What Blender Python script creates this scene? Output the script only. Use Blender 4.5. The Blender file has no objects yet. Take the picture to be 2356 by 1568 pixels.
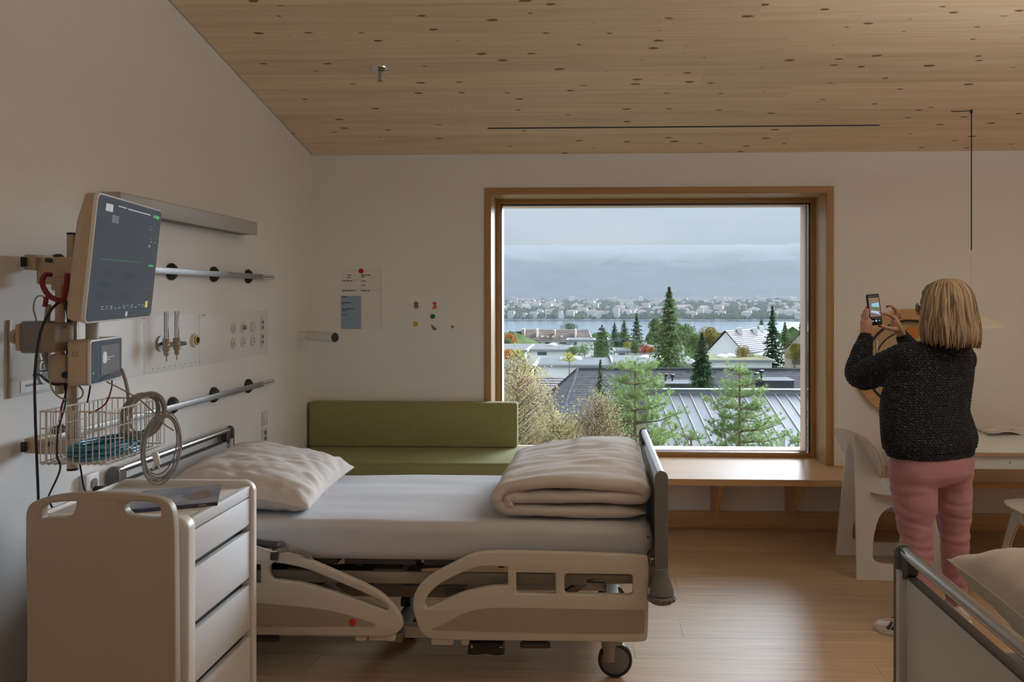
import bpy, bmesh, math, random
import numpy as np
from mathutils import Vector, Matrix, noise as mnoise

C = bpy.context.scene.collection
SC = bpy.context.scene
R = math.radians
PI = math.pi

# ------------------------------------------------------------------ camera
FOC, PX, PY, EYE, YAW = 1800.0, 1295.0, 684.0, 1.58, math.atan(65 / 1800)
cam_data = bpy.data.cameras.new('camera')
cam = bpy.data.objects.new('camera', cam_data)
C.objects.link(cam)
cam.location = (0, 0, EYE)
cam.rotation_euler = (PI / 2, 0, YAW)
cam_data.sensor_width = 36
cam_data.sensor_fit = 'HORIZONTAL'
cam_data.lens = 36 * FOC / 2356
cam_data.shift_x = -(PX - 1178) / 2356
cam_data.shift_y = -(784 - PY) / 2356
cam_data.clip_start = 0.05
cam_data.clip_end = 20000
SC.camera = cam

# ------------------------------------------------------------------ world: overcast sky, brighter towards the zenith
w = bpy.data.worlds.new('overcast_sky')
SC.world = w
w.use_nodes = True
nt = w.node_tree
nt.nodes.clear()
geo = nt.nodes.new('ShaderNodeTexCoord')
sep = nt.nodes.new('ShaderNodeSeparateXYZ')
nt.links.new(geo.outputs['Generated'], sep.inputs[0])
ramp = nt.nodes.new('ShaderNodeMapRange')
ramp.inputs['From Min'].default_value = 0.0
ramp.inputs['From Max'].default_value = 1.0
ramp.inputs['To Min'].default_value = 1.0
ramp.inputs['To Max'].default_value = 2.6
nt.links.new(sep.outputs[2], ramp.inputs['Value'])
mp = nt.nodes.new('ShaderNodeMapping')
mp.inputs['Scale'].default_value = (1.5, 1.5, 9.0)
nt.links.new(geo.outputs['Generated'], mp.inputs[0])
nz = nt.nodes.new('ShaderNodeTexNoise')
nz.inputs['Scale'].default_value = 2.2
nz.inputs['Detail'].default_value = 5
nt.links.new(mp.outputs[0], nz.inputs['Vector'])
cr = nt.nodes.new('ShaderNodeValToRGB')
cr.color_ramp.elements[0].position = 0.30
cr.color_ramp.elements[0].color = (0.455, 0.555, 0.65, 1)
cr.color_ramp.elements[1].position = 0.70
cr.color_ramp.elements[1].color = (0.55, 0.62, 0.70, 1)
nt.links.new(nz.outputs['Fac'], cr.inputs[0])
bg = nt.nodes.new('ShaderNodeBackground')
nt.links.new(cr.outputs[0], bg.inputs['Color'])
nt.links.new(ramp.outputs[0], bg.inputs['Strength'])
out = nt.nodes.new('ShaderNodeOutputWorld')
nt.links.new(bg.outputs[0], out.inputs[0])

# ------------------------------------------------------------------ sun behind the cloud layer: very wide and soft
def sun(name, strength, color, angle, az, el):
    d = bpy.data.lights.new(name, 'SUN')
    d.energy = strength
    d.color = color
    d.angle = R(angle)
    o = bpy.data.objects.new(name, d)
    C.objects.link(o)
    # az measured from +Y towards +X, the direction the light comes from
    v = Vector((math.sin(R(az)) * math.cos(R(el)), math.cos(R(az)) * math.cos(R(el)), math.sin(R(el))))
    o.rotation_euler = v.to_track_quat('Z', 'Y').to_euler()
    return o
sun('sun_behind_clouds', 26.0, (0.77, 0.89, 1.0), 76, 52, 16)
sun('overcast_dome', 0.4, (0.92, 0.96, 1.0), 176, 0, 89)
HAZE_ALB, HAZE_D = (0.352, 0.358, 0.376), 0.00036
CLOUD_ALB = (0.45, 0.45, 0.455)
# unseen fill light added to lift the room, shining up at the timber ceiling
def area(name, loc, size, power, color, rot):
    d = bpy.data.lights.new(name, 'AREA')
    d.shape = 'RECTANGLE'
    d.size, d.size_y = size
    d.energy = power
    d.color = color
    o = bpy.data.objects.new(name, d)
    C.objects.link(o)
    o.location = loc
    o.rotation_euler = rot
    return o
area('added_fill_uplight', (2.7, 2.0, 2.35), (2.6, 1.4), 74, (0.90, 0.95, 1.0), (R(180), 0, 0))

SC.view_settings.view_transform = 'Standard'
SC.view_settings.look = 'None'
SC.view_settings.exposure = 0.0
SC.view_settings.gamma = 1.0
SC.view_settings.use_curve_mapping = False
SC.cycles.diffuse_bounces = 7
SC.cycles.glossy_bounces = 4
SC.cycles.transparent_max_bounces = 16
SC.cycles.sample_clamp_indirect = 4.0
SC.cycles.use_denoising = True

# ------------------------------------------------------------------ placing helpers
_c, _s = math.cos(YAW), math.sin(YAW)
def at(px, py, Y):
    """The point at depth Y (metres from the lens plane along the room) behind a measured photo position."""
    a, b = (px - PX) / FOC, -(py - PY) / FOC
    r = (a * _c - _s, a * _s + _c, b)
    k = Y / r[1]
    return Vector((r[0] * k, Y, EYE + r[2] * k))
def atX(px, py, X):
    a, b = (px - PX) / FOC, -(py - PY) / FOC
    r = (a * _c - _s, a * _s + _c, b)
    k = X / r[0]
    return Vector((X, r[1] * k, EYE + r[2] * k))

# ------------------------------------------------------------------ materials
def srgb(r, g, b):
    f = lambda c: (c / 255 / 12.92) if c / 255 <= 0.04045 else ((c / 255 + 0.055) / 1.055) ** 2.4
    return (f(r), f(g), f(b))
def mat(name, col, rough=0.5, metal=0.0, var=0.0, vscale=5.0, stretch=(1, 1, 1), bump=0.0, bscale=60.0, bstretch=None,
        coat=0.0, spec=0.5, sheen=0.0, emit=None, estr=0.0, alpha=1.0, trans=0.0, sss=0.0):
    m = bpy.data.materials.new(name)
    m.use_nodes = True
    n = m.node_tree.nodes
    l = m.node_tree.links
    b = n['Principled BSDF']
    b.inputs['Base Color'].default_value = (*col, 1)
    b.inputs['Roughness'].default_value = rough
    b.inputs['Metallic'].default_value = metal
    b.inputs['Coat Weight'].default_value = coat
    b.inputs['Specular IOR Level'].default_value = spec
    b.inputs['Sheen Weight'].default_value = sheen
    b.inputs['Alpha'].default_value = alpha
    b.inputs['Transmission Weight'].default_value = trans
    if sss:
        b.inputs['Subsurface Weight'].default_value = sss
        b.inputs['Subsurface Scale'].default_value = 0.01
    if emit:
        b.inputs['Emission Color'].default_value = (*emit, 1)
        b.inputs['Emission Strength'].default_value = estr
    if var or bump:
        tc = n.new('ShaderNodeTexCoord')
    if var:
        mpg = n.new('ShaderNodeMapping')
        mpg.inputs['Scale'].default_value = stretch
        l.new(tc.outputs['Object'], mpg.inputs[0])
        z = n.new('ShaderNodeTexNoise')
        z.inputs['Scale'].default_value = vscale
        z.inputs['Detail'].default_value = 4
        l.new(mpg.outputs[0], z.inputs['Vector'])
        mx = n.new('ShaderNodeValToRGB')
        mx.color_ramp.elements[0].position = 0.3
        mx.color_ramp.elements[1].position = 0.7
        mx.color_ramp.elements[0].color = (*[max(0, x * (1 - var)) for x in col], 1)
        mx.color_ramp.elements[1].color = (*[min(1, x * (1 + var)) for x in col], 1)
        l.new(z.outputs['Fac'], mx.inputs[0])
        l.new(mx.outputs[0], b.inputs['Base Color'])
    if bump:
        mpb = n.new('ShaderNodeMapping')
        mpb.inputs['Scale'].default_value = bstretch or stretch
        l.new(tc.outputs['Object'], mpb.inputs[0])
        z2 = n.new('ShaderNodeTexNoise')
        z2.inputs['Scale'].default_value = bscale
        z2.inputs['Detail'].default_value = 3
        l.new(mpb.outputs[0], z2.inputs['Vector'])
        bp = n.new('ShaderNodeBump')
        bp.inputs['Strength'].default_value = bump
        bp.inputs['Distance'].default_value = 0.01
        l.new(z2.outputs['Fac'], bp.inputs['Height'])
        l.new(bp.outputs[0], b.inputs['Normal'])
    return m

def wood_mat(name, c1, c2, rough=0.45, axis=(0.35, 6, 6), knots=0.0, knot_col=(0.09, 0.035, 0.012), scale=3.0, per_obj=0.10, bump=0.04):
    """Long-grained timber; per-object tone shift; optional knots."""
    m = bpy.data.materials.new(name)
    m.use_nodes = True
    n = m.node_tree.nodes
    l = m.node_tree.links
    b = n['Principled BSDF']
    b.inputs['Roughness'].default_value = rough
    tc = n.new('ShaderNodeTexCoord')
    oi = n.new('ShaderNodeObjectInfo')
    off = n.new('ShaderNodeVectorMath')
    off.operation = 'SCALE'
    cmb = n.new('ShaderNodeCombineXYZ')
    for k in range(3):
        l.new(oi.outputs['Random'], cmb.inputs[k])
    l.new(cmb.outputs[0], off.inputs[0])
    off.inputs['Scale'].default_value = 37.0
    add = n.new('ShaderNodeVectorMath')
    l.new(tc.outputs['Object'], add.inputs[0])
    l.new(off.outputs[0], add.inputs[1])
    mp1 = n.new('ShaderNodeMapping')
    mp1.inputs['Scale'].default_value = axis
    l.new(add.outputs[0], mp1.inputs[0])
    n1 = n.new('ShaderNodeTexNoise')
    n1.inputs['Scale'].default_value = scale
    n1.inputs['Detail'].default_value = 6
    n1.inputs['Roughness'].default_value = 0.6
    n1.inputs['Distortion'].default_value = 0.6
    l.new(mp1.outputs[0], n1.inputs['Vector'])
    mp2 = n.new('ShaderNodeMapping')
    mp2.inputs['Scale'].default_value = tuple(a * 6 if a > 1 else a * 1.5 for a in axis)
    l.new(add.outputs[0], mp2.inputs[0])
    n2 = n.new('ShaderNodeTexNoise')
    n2.inputs['Scale'].default_value = scale
    n2.inputs['Detail'].default_value = 3
    l.new(mp2.outputs[0], n2.inputs['Vector'])
    mixf = n.new('ShaderNodeMath')
    mixf.operation = 'MULTIPLY_ADD'
    l.new(n2.outputs['Fac'], mixf.inputs[0])
    mixf.inputs[1].default_value = 0.5
    sc_ = n.new('ShaderNodeMath')
    sc_.operation = 'MULTIPLY'
    l.new(n1.outputs['Fac'], sc_.inputs[0])
    sc_.inputs[1].default_value = 0.5
    l.new(sc_.outputs[0], mixf.inputs[2])
    ra = n.new('ShaderNodeValToRGB')
    ra.color_ramp.elements[0].position = 0.36
    ra.color_ramp.elements[1].position = 0.64
    ra.color_ramp.elements[0].color = (*c1, 1)
    ra.color_ramp.elements[1].color = (*c2, 1)
    l.new(mixf.outputs[0], ra.inputs[0])
    hs = n.new('ShaderNodeHueSaturation')
    l.new(ra.outputs[0], hs.inputs['Color'])
    mr = n.new('ShaderNodeMapRange')
    mr.inputs['To Min'].default_value = 1 - per_obj
    mr.inputs['To Max'].default_value = 1 + per_obj
    l.new(oi.outputs['Random'], mr.inputs['Value'])
    l.new(mr.outputs[0], hs.inputs['Value'])
    colout = hs.outputs[0]
    if knots:
        mk = n.new('ShaderNodeMapping')
        mk.inputs['Scale'].default_value = (2.0, 5.2, 0.01)
        l.new(add.outputs[0], mk.inputs[0])
        nzk = n.new('ShaderNodeTexNoise')
        nzk.inputs['Scale'].default_value = 9
        l.new(mk.outputs[0], nzk.inputs['Vector'])
        addk = n.new('ShaderNodeMixRGB')
        addk.inputs[0].default_value = 0.06
        l.new(mk.outputs[0], addk.inputs[1])
        l.new(nzk.outputs['Color'], addk.inputs[2])
        vo = n.new('ShaderNodeTexVoronoi')
        vo.voronoi_dimensions = '2D'
        vo.inputs['Scale'].default_value = 1.75
        vo.inputs['Randomness'].default_value = 1.0
        l.new(addk.outputs[0], vo.inputs['Vector'])
        # per-cell knot size
        sepc = n.new('ShaderNodeSeparateColor')
        l.new(vo.outputs['Color'], sepc.inputs[0])
        mrk = n.new('ShaderNodeMapRange')
        mrk.inputs['From Min'].default_value = 0.25
        mrk.inputs['To Min'].default_value = 0.0
        mrk.inputs['To Max'].default_value = knots
        l.new(sepc.outputs[0], mrk.inputs['Value'])
        sub = n.new('ShaderNodeMath')
        sub.operation = 'SUBTRACT'
        l.new(mrk.outputs[0], sub.inputs[0])
        l.new(vo.outputs['Distance'], sub.inputs[1])
        ms = n.new('ShaderNodeMapRange')
        ms.inputs['From Min'].default_value = -0.012
        ms.inputs['From Max'].default_value = 0.022
        l.new(sub.outputs[0], ms.inputs['Value'])
        mxk = n.new('ShaderNodeMixRGB')
        l.new(ms.outputs[0], mxk.inputs[0])
        l.new(colout, mxk.inputs[1])
        mxk.inputs[2].default_value = (*knot_col, 1)
        colout = mxk.outputs[0]
    l.new(colout, b.inputs['Base Color'])
    bp = n.new('ShaderNodeBump')
    bp.inputs['Strength'].default_value = bump
    bp.inputs['Distance'].default_value = 0.004
    l.new(n2.outputs['Fac'], bp.inputs['Height'])
    l.new(bp.outputs[0], b.inputs['Normal'])
    return m

# ------------------------------------------------------------------ mesh builder
class MB:
    def __init__(self):
        self.v = []
        self.f = []
    def add(self, vs, fs):
        o = len(self.v)
        self.v += [tuple(p) for p in vs]
        self.f += [tuple(i + o for i in q) for q in fs]
        return self
    def box(self, c, s, M=None, bev=0.0):
        if bev > 0:
            bm = bmesh.new()
            bmesh.ops.create_cube(bm, size=1)
            for v in bm.verts:
                v.co = Vector((v.co.x * s[0], v.co.y * s[1], v.co.z * s[2]))
            bmesh.ops.bevel(bm, geom=list(bm.edges), offset=min(bev, min(s) * 0.49), segments=2 if bev < 0.01 else 3, affect='EDGES', profile=0.5)
            return self.bm(bm, c, M)
        x, y, z = s[0] / 2, s[1] / 2, s[2] / 2
        vs = [Vector(p) for p in ((-x, -y, -z), (x, -y, -z), (x, y, -z), (-x, y, -z), (-x, -y, z), (x, -y, z), (x, y, z), (-x, y, z))]
        c = Vector(c)
        vs = [((M @ p) if M else p) + c for p in vs]
        return self.add(vs, [(0, 3, 2, 1), (4, 5, 6, 7), (0, 1, 5, 4), (1, 2, 6, 5), (2, 3, 7, 6), (3, 0, 4, 7)])
    def bb(self, lo, hi, bev=0.0):
        return self.box([(a + b) / 2 for a, b in zip(lo, hi)], [abs(b - a) for a, b in zip(lo, hi)], None, bev)
    def bm(self, bm, c=(0, 0, 0), M=None):
        c = Vector(c)
        bm.verts.index_update()
        vs = [((M @ v.co) if M else v.co) + c for v in bm.verts]
        fs = [[v.index for v in f.verts] for f in bm.faces]
        bm.free()
        return self.add(vs, fs)
    def tube(self, pts, r, n=8, closed=False, caps=True, sx=1.0):
        pts = [Vector(p) for p in pts]
        N = len(pts)
        rs = r if hasattr(r, '__len__') else [r] * N
        vs = []
        up = None
        for i, p in enumerate(pts):
            if closed:
                t = pts[(i + 1) % N] - pts[i - 1]
            else:
                t = pts[min(i + 1, N - 1)] - pts[max(i - 1, 0)]
            t = t.normalized() if t.length > 1e-9 else Vector((0, 0, 1))
            if up is None:
                up = t.orthogonal().normalized()
            up = (up - t * up.dot(t))
            up = up.normalized() if up.length > 1e-6 else t.orthogonal().normalized()
            b = t.cross(up)
            for k in range(n):
                a = 2 * PI * k / n
                vs.append(p + (up * math.cos(a) * sx + b * math.sin(a)) * rs[i])
        fs = []
        for i in range(N if closed else N - 1):
            j = (i + 1) % N
            for k in range(n):
                k2 = (k + 1) % n
                fs.append((i * n + k, i * n + k2, j * n + k2, j * n + k))
        if not closed and caps:
            fs.append(tuple(range(n - 1, -1, -1)))
            fs.append(tuple((N - 1) * n + k for k in range(n)))
        return self.add(vs, fs)
    def cyl(self, p0, p1, r, n=16, r2=None):
        return self.tube([p0, p1], [r, r if r2 is None else r2], n)
    def lathe(self, prof, o, axis=(0, 0, 1), n=24, closed=False):
        axis = Vector(axis).normalized()
        M = Vector((0, 0, 1)).rotation_difference(axis).to_matrix()
        o = Vector(o)
        vs = []
        for r, h in prof:
            for k in range(n):
                a = 2 * PI * k / n
                vs.append(M @ Vector((r * math.cos(a), r * math.sin(a), h)) + o)
        fs = []
        N = len(prof)
        for i in range(N if closed else N - 1):
            j = (i + 1) % N
            for k in range(n):
                k2 = (k + 1) % n
                fs.append((i * n + k, i * n + k2, j * n + k2, j * n + k))
        if not closed:
            if prof[0][0] > 1e-6:
                fs.append(tuple(range(n - 1, -1, -1)))
            if prof[-1][0] > 1e-6:
                fs.append(tuple((N - 1) * n + k for k in range(n)))
        return self.add(vs, fs)
    def grid(self, fn, nu, nv):
        vs = [fn(i / nu, j / nv) for j in range(nv + 1) for i in range(nu + 1)]
        W = nu + 1
        fs = [(j * W + i, j * W + i + 1, (j + 1) * W + i + 1, (j + 1) * W + i) for j in range(nv) for i in range(nu)]
        return self.add(vs, fs)
    def plate(self, outer, holes, th, fn, bev=0.0):
        """A flat board cut from a 2D outline with holes; fn maps (u, v, w) to the world, w = thickness direction."""
        cu = bpy.data.curves.new('tmp', 'CURVE')
        cu.dimensions = '2D'
        cu.fill_mode = 'BOTH'
        cu.extrude = max(th / 2 - bev, 1e-5)
        cu.bevel_depth = bev
        cu.offset = -bev
        cu.bevel_resolution = 2
        for ring in [outer] + list(holes):
            sp = cu.splines.new('POLY')
            sp.points.add(len(ring) - 1)
            for i, (a, b) in enumerate(ring):
                sp.points[i].co = (a, b, 0, 1)
            sp.use_cyclic_u = True
        o = bpy.data.objects.new('tmp', cu)
        C.objects.link(o)
        dg = bpy.context.evaluated_depsgraph_get()
        me = bpy.data.meshes.new_from_object(o.evaluated_get(dg))
        vs = [Vector(fn(v.co.x, v.co.y, v.co.z)) for v in me.vertices]
        fs = [tuple(p.vertices) for p in me.polygons]
        bpy.data.objects.remove(o)
        bpy.data.curves.remove(cu)
        bpy.data.meshes.remove(me)
        bm = bmesh.new()
        bv = [bm.verts.new(p) for p in vs]
        for q in fs:
            try:
                bm.faces.new([bv[i] for i in q])
            except ValueError:
                pass
        bmesh.ops.remove_doubles(bm, verts=bm.verts, dist=1e-5)
        return self.bm(bm)

BASE = {}
def finish_mesh(me, smooth, m):
    if m:
        me.materials.append(m)
    if smooth is not None:
        me.shade_smooth()
        me.set_sharp_from_angle(angle=R(smooth))
def ob(name, mb, m, parent=None, smooth=35, fixn=True):
    me = bpy.data.meshes.new(name)
    b = BASE.get(parent, Vector((0, 0, 0))) if parent else Vector((0, 0, 0))
    if isinstance(mb, MB):
        me.from_pydata([(p[0] - b[0], p[1] - b[1], p[2] - b[2]) for p in mb.v], [], mb.f)
        me.update()
        if fixn and len(mb.f) < 60000:
            bm = bmesh.new()
            bm.from_mesh(me)
            bmesh.ops.recalc_face_normals(bm, faces=bm.faces)
            bm.to_mesh(me)
            bm.free()
    finish_mesh(me, smooth, m)
    o = bpy.data.objects.new(name, me)
    C.objects.link(o)
    if parent:
        o.parent = parent
        BASE[o] = b
    else:
        BASE[o] = Vector((0, 0, 0))
    return o
def rebase(o, loc):
    """Move a top-level mesh's origin to its base."""
    loc = Vector(loc)
    o.data.transform(Matrix.Translation(-loc))
    o.location = loc
    BASE[o] = loc
    return o
def thing(name, label, cat, loc=(0, 0, 0), group=None):
    o = bpy.data.objects.new(name, None)
    o.empty_display_size = 0.05
    C.objects.link(o)
    o.location = loc
    BASE[o] = Vector(loc)
    tag(o, label, cat, group)
    return o
def tag(o, label, cat, group=None, kind=None):
    o['label'] = label
    o['category'] = cat
    if group:
        o['group'] = group
    if kind:
        o['kind'] = kind
    return o
def struct(o, label=None):
    o['kind'] = 'structure'
    if label:
        o['label'] = label
    return o
def stuff(o):
    o['kind'] = 'stuff'
    return o
def copy_tree(o, parent=None):
    c = o.copy()
    C.objects.link(c)
    if parent:
        c.parent = parent
    for ch in list(o.children):
        copy_tree(ch, c)
    return c
def arc(c, r, a0, a1, n, plane='xz', o3=(0, 0, 0)):
    out_ = []
    for i in range(n + 1):
        a = R(a0 + (a1 - a0) * i / n)
        out_.append((c[0] + r * math.cos(a), c[1] + r * math.sin(a)))
    return out_
def rrect(x0, y0, x1, y1, r, n=5):
    p = []
    for cx, cy, a in ((x1 - r, y1 - r, 0), (x0 + r, y1 - r, 90), (x0 + r, y0 + r, 180), (x1 - r, y0 + r, 270)):
        p += arc((cx, cy), r, a, a + 90, n)
    return p
def smooth_loop(pts, it=2, closed=True):
    """Chaikin corner cutting."""
    for _ in range(it):
        q = []
        N = len(pts)
        for i in range(N if closed else N - 1):
            a, b = Vector(pts[i]), Vector(pts[(i + 1) % N])
            q += [a * 0.75 + b * 0.25, a * 0.25 + b * 0.75]
        if not closed:
            q = [Vector(pts[0])] + q + [Vector(pts[-1])]
        pts = q
    return pts
def spline(pts, n=8, closed=False):
    """Catmull-Rom through points."""
    P = [Vector(p) for p in pts]
    N = len(P)
    res = []
    for i in range(N if closed else N - 1):
        p0 = P[i - 1] if (closed or i > 0) else P[0] * 2 - P[1]
        p1, p2 = P[i], P[(i + 1) % N]
        p3 = P[(i + 2) % N] if (closed or i + 2 < N) else P[-1] * 2 - P[-2]
        for k in range(n):
            t = k / n
            res.append(0.5 * ((2 * p1) + (p2 - p0) * t + (2 * p0 - 5 * p1 + 4 * p2 - p3) * t * t + (3 * p1 - p0 - 3 * p2 + p3) * t ** 3))
    if not closed:
        res.append(P[-1])
    return res
def modmesh(name, mb, mods, parent=None, m=None, smooth=180):
    """Build an object, run modifiers on it once and keep the resulting mesh."""
    o = ob(name, mb, m, parent, smooth)
    for kind, kw in mods:
        md = o.modifiers.new(kind, kind)
        for k, v in kw.items():
            setattr(md, k, v)
    dg = bpy.context.evaluated_depsgraph_get()
    dg.update()
    me = bpy.data.meshes.new_from_object(o.evaluated_get(dg))
    old = o.data
    o.modifiers.clear()
    o.data = me
    if not me.materials and m:
        me.materials.append(m)
    bpy.data.meshes.remove(old)
    me.shade_smooth()
    if smooth is not None and smooth < 180:
        me.set_sharp_from_angle(angle=R(smooth))
    return o
random.seed(7)
rnd = random.Random(11)

# ------------------------------------------------------------------ palette
M = {}
M['wall'] = mat('white_plaster', (0.83, 0.825, 0.825), 0.75, bump=0.05, bscale=220)
M['ceil'] = wood_mat('spruce_ceiling', (0.72, 0.55, 0.36), (0.88, 0.72, 0.52), 0.55, axis=(0.30, 5, 5), knots=0.10, knot_col=(0.24, 0.13, 0.065), per_obj=0.06)
M['floor'] = wood_mat('oak_floor', (0.46, 0.305, 0.175), (0.62, 0.44, 0.28), 0.40, axis=(0.5, 9, 9), per_obj=0.10, bump=0.02)
M['oak'] = wood_mat('oak_joinery', (0.52, 0.30, 0.14), (0.66, 0.42, 0.21), 0.42, axis=(0.5, 9, 9), per_obj=0.04)
M['oak_v'] = wood_mat('oak_joinery_upright', (0.52, 0.30, 0.14), (0.66, 0.42, 0.21), 0.42, axis=(9, 9, 0.5), per_obj=0.04)
M['larch'] = wood_mat('pale_larch', (0.55, 0.40, 0.32), (0.70, 0.54, 0.44), 0.55, axis=(9, 9, 0.5), per_obj=0.04)
M['black'] = mat('black_plastic', (0.012, 0.012, 0.014), 0.4)
M['seal'] = mat('black_rubber_seal', (0.02, 0.022, 0.03), 0.5)
M['white'] = mat('white_plastic', (0.72, 0.72, 0.71), 0.38)
M['cream'] = mat('cream_plastic', (0.40, 0.335, 0.27), 0.42)
M['beige'] = mat('bed_beige_plastic', (0.57, 0.515, 0.445), 0.45, bump=0.03, bscale=400)
M['beige_dark'] = mat('bed_inset_taupe', (0.36, 0.30, 0.235), 0.6, bump=0.04, bscale=400)
M['grey'] = mat('grey_plastic', (0.16, 0.155, 0.155), 0.5)
M['dgrey'] = mat('dark_grey_plastic', (0.055, 0.052, 0.055), 0.5)
M['lgrey'] = mat('light_grey_laminate', (0.50, 0.51, 0.52), 0.35)
M['steel'] = mat('brushed_steel', (0.55, 0.55, 0.56), 0.28, 1.0, bump=0.02, bscale=80, bstretch=(1, 1, 30))
M['chrome'] = mat('chrome', (0.75, 0.75, 0.76), 0.12, 1.0)
M['alu'] = mat('anodised_aluminium', (0.38, 0.37, 0.365), 0.48, 1.0)
M['red'] = mat('red_plastic', (0.55, 0.03, 0.02), 0.4)
M['sheet'] = mat('white_sheet', (0.53, 0.53, 0.565), 0.85, bump=0.06, bscale=12, bstretch=(1, 5, 1), sheen=0.1)
M['linen'] = mat('beige_linen', (0.57, 0.515, 0.475), 0.9, var=0.05, vscale=3, bump=0.06, bscale=160, sheen=0.1)
M['linen2'] = mat('grey_beige_linen', (0.50, 0.46, 0.43), 0.9, var=0.05, vscale=3, bump=0.06, bscale=160, sheen=0.1)
M['green'] = mat('olive_upholstery', (0.30, 0.295, 0.12), 0.85, var=0.16, vscale=160, bump=0.10, bscale=500, sheen=0.05)
M['cable'] = mat('grey_cable', (0.30, 0.28, 0.26), 0.5)
M['bcable'] = mat('black_cable', (0.012, 0.012, 0.02), 0.45)
M['rcable'] = mat('red_cable', (0.22, 0.01, 0.03), 0.45)
M['blue'] = mat('blue_tube', (0.04, 0.23, 0.36), 0.35)
M['glass'] = None
def glass_mat(name, tint=(1, 1, 1), refl=0.5):
    m = bpy.data.materials.new(name)
    m.use_nodes = True
    n = m.node_tree.nodes
    l = m.node_tree.links
    n.clear()
    o = n.new('ShaderNodeOutputMaterial')
    mx = n.new('ShaderNodeMixShader')
    tr = n.new('ShaderNodeBsdfTransparent')
    tr.inputs[0].default_value = (*tint, 1)
    gl = n.new('ShaderNodeBsdfGlossy')
    gl.inputs['Roughness'].default_value = 0.01
    fr = n.new('ShaderNodeFresnel')
    fr.inputs['IOR'].default_value = 1.45
    mu = n.new('ShaderNodeMath')
    mu.operation = 'MULTIPLY'
    mu.inputs[1].default_value = refl
    l.new(fr.outputs[0], mu.inputs[0])
    l.new(mu.outputs[0], mx.inputs[0])
    l.new(tr.outputs[0], mx.inputs[1])
    l.new(gl.outputs[0], mx.inputs[2])
    l.new(mx.outputs[0], o.inputs[0])
    return m
M['glass'] = glass_mat('window_glass', (0.985, 0.99, 0.99), 0.9)
M['clear'] = glass_mat('clear_tube', (0.86, 0.88, 0.90), 1.0)
# ================================================================== THE ROOM
XL, XR, YB, YF = -1.956, 4.35, 5.42, -1.6
ZB, SL = 2.575, 0.2035            # ceiling height at the window wall, slope rising into the room
def zc(y): return ZB + (YB - y) * SL
T = 0.25
fl = struct(ob('floor', MB().bb((XL - T, YF - T, -0.2), (XR + T, YB + 0.4, -0.014)), M['floor']))
# boards laid along X
rows = [(-1.6 + 0.21 * i) for i in range(34)]
rb = random.Random(3)
for i, y0 in enumerate(rows):
    x = XL - rb.random() * 1.8
    while x < XR:
        ln = 2.2 + rb.random() * 0.5
        a, b = max(x, XL), min(x + ln, XR)
        y1 = min(y0 + 0.21, YB)
        if b - a > 0.05 and y1 > y0:
            mb = MB().bb((a + 0.0006, y0 + 0.0006, -0.014), (b - 0.0006, y1 - 0.0006, 0.0))
            ob('floor_board', mb, M['floor'], fl, None)
        x += ln
# ceiling: sloped slab with boards below it
cm = MB()
th = 0.25
ya, yb = YF - T, YB + 0.4
cm.add([(XL - T, ya, zc(ya) + 0.02), (XR + T, ya, zc(ya) + 0.02), (XR + T, yb, zc(yb) + 0.02), (XL - T, yb, zc(yb) + 0.02),
        (XL - T, ya, zc(ya) + th), (XR + T, ya, zc(ya) + th), (XR + T, yb, zc(yb) + th), (XL - T, yb, zc(yb) + th)],
       [(0, 1, 2, 3), (4, 7, 6, 5), (0, 4, 5, 1), (1, 5, 6, 2), (2, 6, 7, 3), (3, 7, 4, 0)])
ce = struct(ob('ceiling', cm, M['ceil'], None, None))
L = math.sqrt(1 + SL * SL)
def cboard(x0, x1, y0, y1, name='ceiling_board', m=None, drop=0.0):
    mb = MB()
    z = lambda y, d: zc(y) + d
    mb.add([(x0, y0, z(y0, -drop)), (x1, y0, z(y0, -drop)), (x1, y1, z(y1, -drop)), (x0, y1, z(y1, -drop)),
            (x0, y0, z(y0, 0.022)), (x1, y0, z(y0, 0.022)), (x1, y1, z(y1, 0.022)), (x0, y1, z(y1, 0.022))],
           [(0, 1, 2, 3), (4, 7, 6, 5), (0, 4, 5, 1), (1, 5, 6, 2), (2, 6, 7, 3), (3, 7, 4, 0)])
    return ob(name, mb, m or M['ceil'], ce, None)
bw = 0.165
y = YB
k = 0
slot_y = 4.99
while y > YF:
    y0 = max(y - bw, YF)
    x = XL + 0.006 - rb.random() * 3
    while x < XR:
        ln = 3.2 + rb.random() * 1.6
        a, b = max(x, XL + 0.006), min(x + ln, XR)
        if b - a > 0.05:
            cboard(a, b - 0.0005, y0 + 0.0004, y - 0.0004)
        x += ln
    y = y0
# black slot let into the ceiling above the window (a light/curtain track)
pA = at(1122, 322, slot_y)
pB = at(2023, 315.5, slot_y)
sl_ = thing('ceiling_track', 'thin black linear track running along the timber ceiling above the window', 'track', (pA.x, slot_y, zc(slot_y)))
cbm = MB()
cbm.bb((pA.x, slot_y - 0.009, zc(slot_y) - 0.003), (pB.x, slot_y + 0.009, zc(slot_y) + 0.012))
ob('track_channel', cbm, M['black'], sl_)
def wall(name, mb, m=None):
    return struct(ob(name, mb, m or M['wall'], None, None))
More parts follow.
